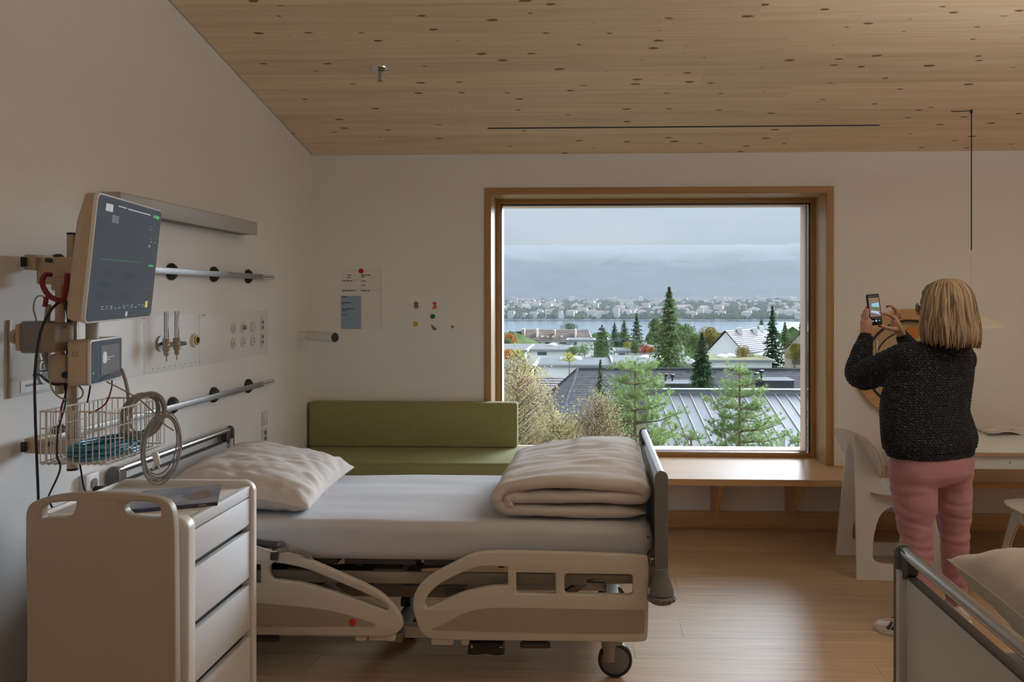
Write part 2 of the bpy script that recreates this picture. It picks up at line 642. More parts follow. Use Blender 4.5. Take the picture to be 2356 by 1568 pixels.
# side and rear walls follow the pitch
def sidewall(x0, x1):
    mb = MB()
    ya_, yb_ = YF - T, YB
    mb.add([(x0, ya_, 0), (x1, ya_, 0), (x1, yb_, 0), (x0, yb_, 0),
            (x0, ya_, zc(ya_) + 0.01), (x1, ya_, zc(ya_) + 0.01), (x1, yb_, zc(yb_) + 0.01), (x0, yb_, zc(yb_) + 0.01)],
           [(0, 3, 2, 1), (4, 5, 6, 7), (0, 1, 5, 4), (1, 2, 6, 5), (2, 3, 7, 6), (3, 0, 4, 7)])
    return mb
wall('wall_left', sidewall(XL - T, XL))
wall('wall_right', sidewall(XR, XR + T))
wall('wall_rear', MB().bb((XL, YF - T, 0), (XR, YF, zc(YF) + 0.01)))
# window wall with its opening
WX0, WX1, WZ0, WZ1, WD = -0.70, 1.617, 0.43, 2.30, 0.42
mb = MB()
mb.bb((XL, YB, 0), (WX0, YB + WD, ZB + 0.01))
mb.bb((WX1, YB, 0), (XR, YB + WD, ZB + 0.01))
mb.bb((WX0, YB, 0), (WX1, YB + WD, WZ0 - 0.035))
mb.bb((WX0, YB, WZ1), (WX1, YB + WD, ZB + 0.01))
wall('wall_back', mb)
# thin dark shadow gap where the left wall meets the ceiling is left open by the boards

# ---- window: casing, lining, sash, pane
win = struct(thing('window_1', 'large square picture window in an oak casing', 'window', (0.46, YB, WZ0)))
del win['category']
CW, CWr = 0.047, 0.047
ix0, ix1, iz1 = -0.694, 1.611, 2.294
yc0 = YB - 0.012
M['oak_c'] = wood_mat('oak_casing', (0.36, 0.195, 0.08), (0.48, 0.28, 0.125), 0.42, axis=(0.5, 9, 9), per_obj=0.03)
M['oak_cv'] = wood_mat('oak_casing_upright', (0.36, 0.195, 0.08), (0.48, 0.28, 0.125), 0.42, axis=(9, 9, 0.5), per_obj=0.03)
def cs(lo, hi, v=False, name='casing_board', m=None):
    return ob(name, MB().bb(lo, hi, 0.0015), m or (M['oak_cv'] if v else M['oak_c']), win)
cs((ix0 - CW, yc0, WZ0), (ix0, YB + 0.01, iz1 + CW), True)
cs((ix1, yc0, WZ0), (ix1 + CWr, YB + 0.01, iz1 + CW), True)
cs((ix0, yc0, iz1), (ix1, YB + 0.01, iz1 + CW))
yfr = 5.68
M['oak_light'] = wood_mat('oak_reveal', (0.50, 0.35, 0.19), (0.62, 0.45, 0.26), 0.45, axis=(9, 9, 0.5), per_obj=0.03)
cs((ix0 - 0.01, YB, WZ0), (ix0, yfr + 0.1, iz1), True, 'lining_board', M['oak_light'])
cs((ix1, YB, WZ0), (ix1 + 0.01, yfr + 0.1, iz1), True, 'lining_board', M['oak_light'])
cs((ix0, YB, iz1), (ix1, yfr + 0.1, iz1 + 0.01), False, 'lining_board', M['oak_light'])
# sash frame at the back of the recess
def rect_frame(x0, x1, z0, z1, w_, y0, y1, name, m, mv, bot=None):
    bw_ = bot or w_
    cs((x0, y0, z0), (x0 + w_, y1, z1), True, name, mv)
    cs((x1 - w_, y0, z0), (x1, y1, z1), True, name, mv)
    cs((x0 + w_, y0, z1 - w_), (x1 - w_, y1, z1), False, name, m)
    cs((x0 + w_, y0, z0), (x1 - w_, y1, z0 + bw_), False, name, m)
rect_frame(ix0, ix1, 0.43, iz1, 0.034, yfr, yfr + 0.04, 'frame_rail', M['oak_c'], M['oak_cv'])
rect_frame(ix0 + 0.032, ix1 - 0.032, 0.455, iz1 - 0.032, 0.010, yfr + 0.012, yfr + 0.045, 'glazing_seal', M['seal'], M['seal'])
pale = M['larch']
rect_frame(ix0 + 0.018, ix1 - 0.036, 0.445, iz1 - 0.024, 0.020, yfr + 0.07, yfr + 0.20, 'outer_frame', pale, pale, 0.024)
rect_frame(ix0 + 0.014, ix1 - 0.028, 0.445, iz1 - 0.022, 0.012, yfr + 0.20, yfr + 0.215, 'outer_trim', M['dgrey'], M['dgrey'], 0.022)
ob('window_pane', MB().bb((ix0 + 0.03, yfr + 0.05, 0.455), (ix1 - 0.03, yfr + 0.056, iz1 - 0.03)), M['glass'], win, None)

# ---- bench / sill board running along the window wall and into the recess
bt = 0.43
bench = thing('window_bench', 'long oak bench board along the window wall on tapered brackets', 'bench', (1.2, 5.2, 0.43))
yfb = 4.985
o = MB()
o.plate([(XL + 0.01, yfb), (XR - 0.01, yfb), (XR - 0.01, YB), (WX1 - 0.006, YB), (WX1 - 0.006, yfr + 0.02), (WX0 + 0.006, yfr + 0.02), (WX0 + 0.006, YB), (XL + 0.01, YB)],
        [], 0.042, lambda u, v, w_: (u, v, bt - 0.021 + w_), 0.0015)
ob('bench_board', o, M['oak'], bench, None)
def bracket(px):
    p = at(px, 1145, 5.2)
    mb = MB()
    mb.plate([(yfb + 0.06, bt - 0.043), (YB - 0.001, bt - 0.043), (YB - 0.001, 0.125), (YB - 0.14, 0.125)], [], 0.034, lambda u, v, w_: (p.x + w_, u, v), 0.001)
    ob('bracket', mb, M['oak_v'], bench, None)
for px in (1652, 1830, 2012, 2190, 1300, 1120, 760):
    bracket(px)
struct(ob('baseboard_back', MB().bb((XL, YB - 0.016, 0), (XR, YB, 0.115), 0.002), M['oak'], None))
struct(ob('baseboard_left', MB().bb((XL, YF, 0), (XL + 0.012, YB - 0.016, 0.06), 0.002), M['wall'], None))

# ---- cushions on the bench
def cushion(name, lo, hi, lab, r=0.022):
    """Boxy foam cushion with piping, softly crowned."""
    t = thing(name, lab, 'cushion', ((lo[0] + hi[0]) / 2, (lo[1] + hi[1]) / 2, lo[2]))
    b = MB().bb(lo, hi, r)
    ob('cushion_body', b, M['green'], t)
    for ysel in (lo[1] + 0.004,):
        zz = (lo[2] + r * 0.35, hi[2] - r * 0.35)
        ring = [(lo[0] + r * .4, ysel, zz[0]), (hi[0] - r * .4, ysel, zz[0]), (hi[0] - r * .4, ysel, zz[1]), (lo[0] + r * .4, ysel, zz[1])]
        ob('piping', MB().tube(ring, 0.0035, 6, closed=True), M['green'], t)
    return t
cushion('seat_cushion', (XL + 0.012, 4.80, 0.432), (-0.30, 5.415, 0.558), 'long olive green seat cushion on the bench below the backrest cushion')
cushion('window_cushion', (-0.295, 4.80, 0.432), (0.272, 5.63, 0.558), 'shorter olive seat cushion reaching into the window recess behind the folded duvet')
cushion('back_cushion', (XL + 0.014, 5.305, 0.560), (-0.503, 5.412, 0.862), 'long olive green backrest cushion standing against the window wall', 0.014)

# ---- pendant lamp
pl_y = 4.78
p = at(2235, 700, pl_y)
lx = p.x
lz = at(2235, 727, pl_y).z
lamp = thing('pendant_lamp', 'pendant lamp with flat pale conical shade hanging over the white table', 'lamp', (lx, pl_y, lz))
zt = zc(pl_y)
ob('cord', MB().cyl((lx, pl_y, at(0, 580, pl_y).z), (lx, pl_y, zt - 0.004), 0.0035, 8), M['black'], lamp)
ob('suspension_wire', MB().cyl((lx, pl_y, lz), (lx, pl_y, at(0, 580, pl_y).z), 0.0022, 6), M['white'], lamp)
ob('ceiling_hook', MB().cyl((lx, pl_y, zt - 0.02), (lx, pl_y, zt), 0.008, 10), M['black'], lamp)
ob('ceiling_cord', MB().tube(spline([(lx, pl_y, zt - 0.006), (lx - 0.05, pl_y + 0.004, zt - 0.007), (lx - 0.10, pl_y + 0.006, zt - 0.008), (lx - 0.118, pl_y, zt - 0.008)], 4), 0.0028, 6), M['black'], lamp)
M['shade'] = mat('cream_lamp_shade', (0.74, 0.71, 0.62), 0.45)
ob('shade', MB().lathe([(0.0, 0.0), (0.07, 0.0), (0.076, -0.003), (0.175, -0.052), (0.178, -0.066), (0.170, -0.066), (0.07, -0.020), (0, -0.018)], (lx, pl_y, lz), n=48), M['shade'], lamp, 40)
ob('lamp_socket', MB().cyl((lx, pl_y, lz - 0.055), (lx, pl_y, lz - 0.018), 0.02, 16), M['white'], lamp)

# ---- sprinkler on the ceiling
sp_y = 4.33
for _ in range(8):
    q = at(875, 160, sp_y)
    sp_y += (q.z - zc(sp_y)) / SL * -0.6 * -1 if False else 0
# solve depth where the photo ray meets the ceiling
def on_ceiling(px, py):
    lo_, hi_ = 0.5, 6.0
    for _ in range(50):
        m_ = (lo_ + hi_) / 2
        if at(px, py, m_).z < zc(m_):
            lo_ = m_
        else:
            hi_ = m_
    return at(px, py, lo_)
q = on_ceiling(875, 160)
sp = thing('sprinkler', 'chrome ceiling sprinkler with round cover plate on the timber ceiling', 'sprinkler', q)
nrm = Vector((0, -SL, -1)).normalized()
down = Vector((0, 0, -1))
ob('cover_plate', MB().lathe([(0.0, 0), (0.052, 0.001), (0.05, 0.006), (0.03, 0.016), (0.012, 0.02), (0.0, 0.02)], q, nrm, 32), M['chrome'], sp)
e = q + nrm * 0.018
ob('nozzle', MB().lathe([(0.009, 0), (0.010, 0.012), (0.006, 0.016), (0.005, 0.036), (0.008, 0.038), (0.008, 0.042), (0, 0.042)], e, down, 14), M['alu'], sp)
am = MB()
for sgn in (-1, 1):
    am.tube(spline([e + Vector((0.006 * sgn, 0, -0.014)), e + Vector((0.012 * sgn, 0, -0.026)), e + Vector((0.008 * sgn, 0, -0.042))], 4), 0.0018, 6)
ob('frame_arm', am, M['alu'], sp)
ob('deflector', MB().lathe([(0, 0.042), (0.016, 0.043), (0.016, 0.046), (0, 0.046)], e, down, 16), M['alu'], sp)
# ================================================================== HOSPITAL BED
BX, BY = -0.80, 3.60
bed = thing('hospital_bed', 'beige hospital bed with open side rails standing against the left wall', 'bed', (BX, BY, 0))
YN = 3.10      # outer face of the near side rails
def P(px, py, Y=YN):
    v = at(px, py, Y)
    return (v.x, v.z)
def fnY(Y):
    return lambda u, v, w_: (u, Y + w_, v)
def sm(pts, it=2):
    return [(q[0], q[1]) for q in smooth_loop([Vector((a, b, 0)) for a, b in pts], it)]
def side_rail(sign, Yf):
    """sign 0: head-end rail, 1: foot-end rail."""
    if sign == 1:
        outer = sm([P(*q) for q in [(1128, 1267), (1300, 1271), (1484, 1277), (1494, 1286), (1492, 1380), (1491, 1466), (1484, 1478), (1380, 1476), (1100, 1473), (1000, 1472), (972, 1462), (957, 1430), (947, 1388), (958, 1352), (990, 1322), (1050, 1292), (1085, 1274)]], 2)
        h1 = sm([P(*q) for q in [(976, 1386), (984, 1368), (1010, 1343), (1060, 1318), (1098, 1304), (1130, 1302), (1167, 1304), (1168, 1304), (1168, 1346), (1167, 1346), (1130, 1349), (1085, 1357), (1040, 1372), (985, 1400), (977, 1397)]], 1)
        h2 = rrect(P(1187, 1349)[0], P(0, 1349)[1], P(1278, 1302)[0], P(0, 1302)[1], 0.006, 3)
        h3 = rrect(P(1298, 1349)[0], P(0, 1349)[1], P(1456, 1303)[0], P(0, 1303)[1], 0.014, 4)
        inset = sm([P(*q) for q in [(992, 1446), (1020, 1436), (1055, 1415), (1090, 1402), (1130, 1397), (1200, 1397), (1482, 1403), (1483, 1404), (1483, 1454), (1482, 1455), (1380, 1457), (1000, 1449)]], 1)
        holes = [h1, h2, h3]
    else:
        outer = sm([P(*q) for q in [(402, 1262), (568, 1262), (620, 1264), (690, 1280), (780, 1318), (860, 1354), (900, 1385), (926, 1425), (926, 1445), (905, 1462), (880, 1465), (800, 1462), (402, 1460), (392, 1452), (392, 1272)]], 2)
        h1 = sm([P(*q) for q in [(619, 1292), (660, 1298), (705, 1308), (762, 1331), (850, 1369), (885, 1387), (894, 1402), (884, 1404), (795, 1371), (700, 1342), (650, 1336), (619, 1333)]], 1)
        h2 = rrect(P(500, 1335)[0], P(0, 1335)[1], P(599, 1291)[0], P(0, 1291)[1], 0.006, 3)
        h3 = rrect(P(425, 1335)[0], P(0, 1335)[1], P(480, 1291)[0], P(0, 1291)[1], 0.012, 3)
        inset = sm([P(*q) for q in [(420, 1384), (568, 1384), (660, 1391), (760, 1402), (830, 1422), (878, 1440), (800, 1440), (420, 1438)]], 1)
        holes = [h1, h2, h3]
    mb = MB()
    mb.plate(outer, holes, 0.030, fnY(Yf + 0.015), 0.006)
    r = ob('side_rail', mb, M['beige'], bed, 50)
    mb = MB()
    mb.plate(inset, [], 0.004, fnY(Yf - 0.0008))
    ob('rail_inset', mb, M['beige_dark'], r, 40)
    return r
M['orange'] = mat('orange_tray', (0.55, 0.17, 0.02), 0.5)
r0 = side_rail(0, YN)
r1 = side_rail(1, YN)
# red round knob on the head-end rail
c_ = at(812, 1430, YN)
ob('release_button', MB().lathe([(0.0, 0.006), (0.0125, 0.006), (0.0145, 0.003), (0.0145, 0.0)], (c_.x, YN - 0.002, c_.z), (0, -1, 0), 20), M['red'], r0)
# lower catches
for (x0, x1, par) in ((815, 842, r0), (846, 908, r0), (1060, 1078, r1), (990, 1042, r1)):
    a, b = P(x0, 1458), P(x1, 1479)
    mb = MB()
    yy = 1460 if par is r0 else 1470
    a, b = P(x0, yy), P(x1, yy + 17)
    mb.plate(rrect(a[0], b[1], b[0], a[1], 0.009, 3), [], 0.018, fnY(YN + 0.02), 0.003)
    ob('rail_catch', mb, M['beige'], par)
# far side rails: the same two outlines on the window side
for r in (r0, r1):
    c = copy_tree(r, bed)
    c.location = (0, 1.0, 0)
# ---- head and foot boards
def end_board(xc, foot):
    n_, f_ = 3.085, 4.075
    zt_ = 0.882
    par = ob('footboard' if foot else 'headboard', MB().bb((xc - 0.011, n_ + 0.04, 0.36), (xc + 0.011, f_ - 0.04, 0.825), 0.003), M['lgrey'], bed)
    ob('edge_strip', MB().bb((xc - 0.0125, n_ + 0.042, 0.825), (xc + 0.0125, f_ - 0.042, 0.831)), M['dgrey'], par)
    ob('top_tube', MB().tube([(xc, n_ + 0.012, zt_), (xc, f_ - 0.012, zt_)], 0.0165, 20), M['steel'], par)
    for yy, sg in ((n_, 1), (f_, -1)):
        # end post with rounded top
        mb = MB()
        w_ = 0.026
        prof = [(xc - w_, 0.47), (xc + w_, 0.47), (xc + w_, zt_ - 0.006)] + arc((xc, zt_ - 0.006), w_, 10, 170, 8) + [(xc - w_, zt_ - 0.006)]
        mb.plate(prof, [], 0.009, fnY(yy - sg * 0.009), 0.002)
        ob('end_cap', mb, M['grey'], par)
        ob('end_post', MB().bb((xc - 0.0235, min(yy - sg * 0.004, yy + sg * 0.022), 0.50), (xc + 0.0235, max(yy - sg * 0.004, yy + sg * 0.022), 0.835), 0.003), M['lgrey'], par)
        mb = MB()
        mb.plate([(yy, zt_ + 0.014), (yy + sg * 0.055, zt_ + 0.008), (yy + sg * 0.055, 0.838), (yy + sg * 0.04, 0.826), (yy, 0.80)], [], 0.030, lambda u, v, t_: (xc + t_, u, v), 0.003)
        ob('corner_bracket', mb, M['dgrey'], par)
        if foot or True:
            bz = 0.50
            sgx = 1 if foot else -1
            bx = xc + 0.0 * sgx
            yb_ = yy - sg * 0.01
            ob('bumper_cone', MB().lathe([(0.026, 0.02), (0.028, 0), (0.036, -0.03), (0.048, -0.065), (0.049, -0.075), (0.044, -0.08), (0.0, -0.08)], (bx, yb_, bz), n=28), M['grey'], par)
            wl = MB().lathe([(0.0, -0.079), (0.046, -0.081), (0.0515, -0.088), (0.050, -0.104), (0.040, -0.112), (0, -0.114)], (bx, yb_, bz), n=32)
            for k in range(14):
                a = 2 * PI * k / 14
                wl.box((bx + 0.0515 * math.cos(a), yb_ + 0.0515 * math.sin(a), bz - 0.096), (0.008, 0.013, 0.013), Matrix.Rotation(a, 3, 'Z'), 0.002)
            ob('bumper_wheel', wl, M['grey'], par, 40)
    return par
end_board(0.275, True)
end_board(-1.917, False)
# ---- lying surface, frame and lift under the mattress
dk = M['mech'] = mat('dark_metal_frame', (0.10, 0.09, 0.085), 0.5, 0.3)
M['mech2'] = mat('taupe_frame_metal', (0.30, 0.26, 0.22), 0.5, 0.2)
for (x0, x1) in ((-1.80, -1.05), (-1.02, -0.72), (-0.69, -0.20), (-0.17, 0.20)):
    mb = MB().bb((x0, 3.20, 0.478), (x1, 4.03, 0.500), 0.004)
    n_ = int((x1 - x0) / 0.12)
    for k in range(n_):
        xx = x0 + 0.06 + k * (x1 - x0 - 0.1) / max(1, n_ - 1)
        mb.bb((xx - 0.012, 3.21, 0.468), (xx + 0.012, 4.02, 0.478))
    ob('deck_panel', mb, M['dgrey'], bed)
for yy in (3.185, 4.03):
    mb = MB()
    mb.plate([(-1.86, 0.455), (0.24, 0.455), (0.24, 0.425), (-0.15, 0.41), (-1.4, 0.41), (-1.86, 0.425)], [rrect(-0.02, 0.422, 0.06, 0.438, 0.007, 3)], 0.018, fnY(yy), 0.001)
    ob('side_beam', mb, M['mech2'], bed)
for xx in (-1.85, -1.2, -0.62, -0.05, 0.235):
    ob('cross_bar', MB().bb((xx - 0.018, 3.19, 0.40), (xx + 0.018, 4.03, 0.44), 0.003), M['mech2'], bed)
for px0, px1, py0, py1, y_, m_ in ((858, 925, 1308, 1345, 3.3, 'mech2'), (660, 705, 1305, 1342, 3.35, 'mech2'), (1200, 1275, 1318, 1345, 3.3, 'dgrey'), (610, 655, 1300, 1342, 3.5, 'dgrey'), (1300, 1345, 1310, 1350, 3.4, 'alu')):
    a, b = at(px0, py1, y_), at(px1, py0, y_)
    ob('bracket_plate', MB().bb((a.x, y_, a.z), (b.x, y_ + 0.12, b.z), 0.004), M[m_], bed)
a = at(560, 1325, 3.35)
ob('label_tray', MB().bb((a.x - 0.12, 3.33, a.z - 0.015), (a.x + 0.04, 3.5, a.z + 0.015), 0.003), M['orange'], bed)
# actuators
ob('actuator', MB().cyl((-1.35, 3.42, 0.36), (-0.75, 3.42, 0.40), 0.026, 16).cyl((-0.75, 3.42, 0.40), (-0.45, 3.42, 0.42), 0.013, 12).bb((-1.42, 3.38, 0.32), (-1.28, 3.46, 0.40), 0.01), M['dgrey'], bed)
ob('actuator', MB().cyl((-0.35, 3.72, 0.36), (0.02, 3.72, 0.40), 0.026, 16).cyl((0.02, 3.72, 0.4), (0.18, 3.72, 0.42), 0.013, 12), M['mech2'], bed)
# intermediate long box beam with rating plate
a, b = at(860, 1372, 3.42), at(1075, 1348, 3.42)
ob('tool_channel', MB().bb((-1.55, 3.42, a.z), (b.x, 3.47, b.z), 0.003), M['mech2'], bed)
ob('rating_plate', MB().bb((b.x - 0.10, 3.417, a.z + 0.008), (b.x - 0.015, 3.42, b.z - 0.008)), M['grey'], bed)
# lift arms
for yy in (3.30, 3.90):
    for (xa, xb) in ((-1.45, -1.05), (-0.35, 0.0)):
        mb = MB()
        d = Vector((xb - xa, 0, 0.22))
        mb.tube([(xa, yy, 0.17), (xb, yy, 0.40)], 0.02, 4)
        ob('lift_arm', mb, M['mech2'], bed, 20)
# chassis
for yy in (3.32, 3.88):
    ob('chassis_beam', MB().bb((-1.72, yy - 0.025, 0.135), (0.12, yy + 0.025, 0.185), 0.004), M['beige'], bed)
for xx in (-1.72, -0.82, 0.10):
    ob('chassis_cross', MB().bb((xx - 0.03, 3.24, 0.14), (xx + 0.03, 3.96, 0.18), 0.004), M['mech2'], bed)
def caster(x, y, ang=0.0, col='grey'):
    d = Vector((math.cos(ang), math.sin(ang), 0))
    nn = Vector((-d.y, d.x, 0))
    r = 0.071
    c = Vector((x, y, r + 0.001)) + d * 0.025
    w_ = ob('caster', MB().lathe([(r - 0.012, -0.016), (r - 0.003, -0.016), (r, -0.010), (r, 0.010), (r - 0.003, 0.016), (r - 0.012, 0.016)], c, nn, 40, True), M['black'], bed, 40)
    ob('wheel_disc', MB().lathe([(0.0, -0.020), (0.052, -0.018), (0.060, -0.012), (0.060, 0.012), (0.052, 0.018), (0, 0.020)], c, nn, 36), M[col], w_, 40)
    f = MB()
    f.cyl((x, y, 0.07), (x, y, 0.20), 0.030, 18)
    f.cyl((x, y, 0.13), (x, y, 0.205), 0.033, 18)
    ob('caster_stem', f, M['mech2'] if col == 'grey' else M['dgrey'], w_)
    p_ = MB()
    p_.box(Vector((x, y, 0.155)) + d * 0.075, (0.05, 0.03, 0.008), Matrix.Rotation(math.atan2(d.y, d.x), 3, 'Z'), 0.002)
    ob('brake_pedal', p_, M['red'], w_)
caster(0.075, 3.27, 0.0)
caster(0.075, 3.93, 0.3)
caster(-1.70, 3.27, PI)
caster(-1.70, 3.93, 2.6)
# middle steering wheel
cw = at(945, 1440, 3.60)
r = 0.062
w_ = ob('steering_wheel_roller', MB().lathe([(0, -0.018), (r - 0.004, -0.018), (r, -0.012), (r, 0.012), (r - 0.004, 0.018), (0, 0.018)], (cw.x, 3.6, r + 0.002), (0.25, 1, 0), 36), M['dgrey'], bed, 40)
ob('roller_fork', MB().bb((cw.x - 0.03, 3.56, 0.09), (cw.x + 0.02, 3.64, 0.14), 0.006), M['mech2'], w_)
cc = at(937, 1385, 3.55)
ob('pedal_cap', MB().bb((cc.x - 0.02, 3.50, 0.185), (cc.x + 0.025, 3.6, 0.225), 0.006).lathe([(0.02, 0), (0.018, 0.02), (0.006, 0.045), (0, 0.046)], (cc.x, 3.53, 0.225), n=16), M['black'], w_)
# pedal plate and rollers below the rails
a, b = at(1077, 1505, 3.16), at(1161, 1474, 3.16)
pd = MB()
pd.plate([(a.x, a.z + 0.01), (a.x + 0.03, a.z + 0.006), ((a.x + b.x) / 2, a.z + 0.012), (b.x - 0.03, a.z + 0.006), (b.x, a.z + 0.01), (b.x - 0.004, b.z), (a.x + 0.004, b.z)], [], 0.06, fnY(3.17), 0.004)
pl_ = ob('height_pedal', pd, M['black'], bed)
ob('pedal_guard', MB().bb((a.x - 0.006, 3.16, b.z), (b.x + 0.006, 3.3, b.z + 0.008), 0.003), M['beige'], pl_)
for sx_, ch in ((0.012, 1), (b.x - a.x - 0.018, 0)):
    mk = MB().bb((a.x + sx_, 3.1365, (a.z + b.z) / 2 + 0.012), (a.x + sx_ + 0.012, 3.1395, (a.z + b.z) / 2 + 0.0145))
    if ch:
        mk.bb((a.x + sx_ + 0.005, 3.1365, (a.z + b.z) / 2 + 0.007), (a.x + sx_ + 0.0075, 3.1395, (a.z + b.z) / 2 + 0.0195))
    ob('pedal_mark', mk, M['white'], pl_)
for x0, x1, yy in ((1200, 1263, 1482), (580, 640, 1467)):
    a, b = at(x0, yy, 3.16), at(x1, yy, 3.16)
    ob('drip_roller', MB().cyl((a.x, 3.16, a.z), (b.x, 3.16, b.z), 0.014, 18).cyl((a.x - 0.006, 3.16, a.z), (a.x, 3.16, a.z), 0.010, 14).cyl((b.x, 3.16, a.z), (b.x + 0.006, 3.16, a.z), 0.010, 14).bb((a.x, 3.16, a.z + 0.01), (a.x + 0.02, 3.2, a.z + 0.03)).bb((b.x - 0.02, 3.16, a.z + 0.01), (b.x, 3.2, a.z + 0.03)), M['dgrey'], bed)
# steel bracket beside the footboard
a = at(1500, 1320, 3.12)
ob('board_socket', MB().bb((0.225, 3.12, a.z - 0.04), (0.262, 3.20, a.z + 0.03), 0.004), M['mech2'], bed)
ob('socket_hook', MB().tube(spline([(0.235, 3.125, a.z + 0.035), (0.24, 3.12, a.z + 0.06), (0.26, 3.12, a.z + 0.058), (0.265, 3.12, a.z + 0.04)], 5), 0.004, 8), M['chrome'], bed)

# ---- mattress with fitted sheet (a thing of its own)
def mattress(label):
    t = thing('mattress', label, 'mattress', (BX, BY, 0.5))
    x0, x1, y0, y1, z0, z1 = -1.885, 0.250, 3.160, 4.045, 0.502, 0.662
    rr = 0.045
    prof = []
    for cx, cy, a in ((y1 - rr, z1 - rr, 0), (y0 + rr, z1 - rr, 90), (y0 + rr, z0 + rr, 180), (y1 - rr, z0 + rr, 270)):
        prof += [(cx + rr * math.cos(R(a + 90 * k / 6)), cy + rr * math.sin(R(a + 90 * k / 6)), cx, cy) for k in range(7)]
    pr2 = []
    for i in range(len(prof)):
        a, b = prof[i], prof[(i + 1) % len(prof)]
        pr2.append(a)
        dd = math.hypot(a[0] - b[0], a[1] - b[1])
        n_ = int(dd / 0.03)
        for k in range(1, n_):
            f = k / n_
            pr2.append((a[0] * (1 - f) + b[0] * f, a[1] * (1 - f) + b[1] * f, 0, 0))
    ym, zm = (y0 + y1) / 2, (z0 + z1) / 2
    nx = 90
    vs, fs = [], []
    K = len(pr2)
    for i in range(nx + 1):
        tt = i / nx
        x = x0 + (x1 - x0) * tt
        e = min(x - x0, x1 - x)
        if e < rr:
            shr = rr - math.sqrt(max(0, rr * rr - (rr - e) ** 2))
        else:
            shr = 0
        for q in pr2:
            yy, zz = q[0], q[1]
            ky = (abs(yy - ym) - shr) / max(abs(yy - ym), 1e-4) if abs(yy - ym) > 0.3 else 1
            kz = (abs(zz - zm) - shr) / max(abs(zz - zm), 1e-4) if abs(zz - zm) > shr else 0.5
            yy2 = ym + (yy - ym) * ky
            zz2 = zm + (zz - zm) * kz
            wv = mnoise.noise(Vector((x * 2.2, yy * 9, zz * 3))) * 0.004 + mnoise.noise(Vector((x * 1.2, yy * 2.5, 5))) * 0.006
            edge = max(0, 1 - abs(yy - y0) / 0.10)
            if zz > z0 + 0.08:
                zz2 += wv + 0.0022 * edge * math.sin(x * 9 + 3 * mnoise.noise(Vector((x * 3, 0, 0)))) - 0.004 * math.cos((x - x0) / (x1 - x0) * 2 * PI)
            if yy < y0 + 0.05:
                yy2 += mnoise.noise(Vector((x * 3, zz * 12, 1))) * 0.006
            vs.append((x, yy2, zz2))
    for i in range(nx):
        for k in range(K):
            k2 = (k + 1) % K
            fs.append((i * K + k, i * K + k2, (i + 1) * K + k2, (i + 1) * K + k))
    fs.append(tuple(range(K)))
    fs.append(tuple(nx * K + k for k in range(K)))
    mb = MB().add(vs, fs)
    ob('fitted_sheet', mb, M['sheet'], t, 60)
    return t
mt = mattress('white sheeted mattress on the beige bed in the middle of the room')

# ---- pillow
def pillow(name, label, cx, cy, cz, lx, ly, th, mtl, rx=0, ry=0, rz=0, seed=0, wr=1.0):
    t = thing(name, label, 'pillow', (cx, cy, cz))
    nu, nv = 72, 56
    mb = MB()
    def f(side):
        def g(u, v):
            a, b = u * 2 - 1, v * 2 - 1
            ex, ey = 1 - abs(a) ** 3.2, 1 - abs(b) ** 3.2
            h = max(ex, 0) ** 0.55 * max(ey, 0) ** 0.55
            corner = (abs(a) * abs(b)) ** 3
            x = a * lx / 2 * (1 - 0.06 * (1 - abs(b) ** 2) * abs(a) ** 4 + 0.02 * corner)
            y_ = b * ly / 2 * (1 - 0.07 * (1 - abs(a) ** 2) * abs(b) ** 4 + 0.02 * corner)
            z = side * th / 2 * h
            p3 = Vector((x * 5 + seed, y_ * 5, side))
            edge = 1 - min(ex, ey)
            crease = mnoise.noise(Vector((x * 7 + seed, y_ * 16, side * 2))) * 0.014 * (0.35 + edge)
            crease2 = (abs(mnoise.noise(Vector((x * 9 + y_ * 6 + seed, y_ * 20 - x * 5, 3)))) - 0.2) * 0.016 * wr
            z += side * (crease + crease2) * min(1, h * 2.5) + mnoise.noise(p3) * 0.012 * min(1, h * 3)
            # radial puckers at the seam
            z += side * 0.006 * wr * math.sin((a * 23 if abs(b) > abs(a) else b * 19) + seed) * max(0, edge - 0.25) * min(1, h * 3)
            return Vector((x, y_, z))
        return g
    mb.grid(f(1), nu, nv)
    n0 = len(mb.v)
    mb.grid(f(-1), nu, nv)
    Mx = Matrix.Rotation(R(rz), 3, 'Z') @ Matrix.Rotation(R(ry), 3, 'Y') @ Matrix.Rotation(R(rx), 3, 'X')
    mb.v = [tuple(Mx @ Vector(p) + Vector((cx, cy, cz))) for p in mb.v]
    o = ob('pillowcase', mb, mtl, t, 180)
    ring = []
    for k in range(60):
        a = 2 * PI * k / 60
        ca, sa = math.cos(a), math.sin(a)
        m_ = max(abs(ca), abs(sa))
        u, v = (ca / m_ + 1) / 2, (sa / m_ + 1) / 2
        ring.append(Mx @ f(1)(u, v) + Vector((cx, cy, cz)))
    ob('seam', MB().tube(ring, 0.0030, 6, closed=True), mtl, t)
    return t
pil = pillow('pillow', 'plump beige linen pillow lying at the head of the middle bed', -1.50, 3.60, 0.752, 0.60, 0.80, 0.20, M['linen'], rx=0, ry=10, rz=4, seed=2.3)
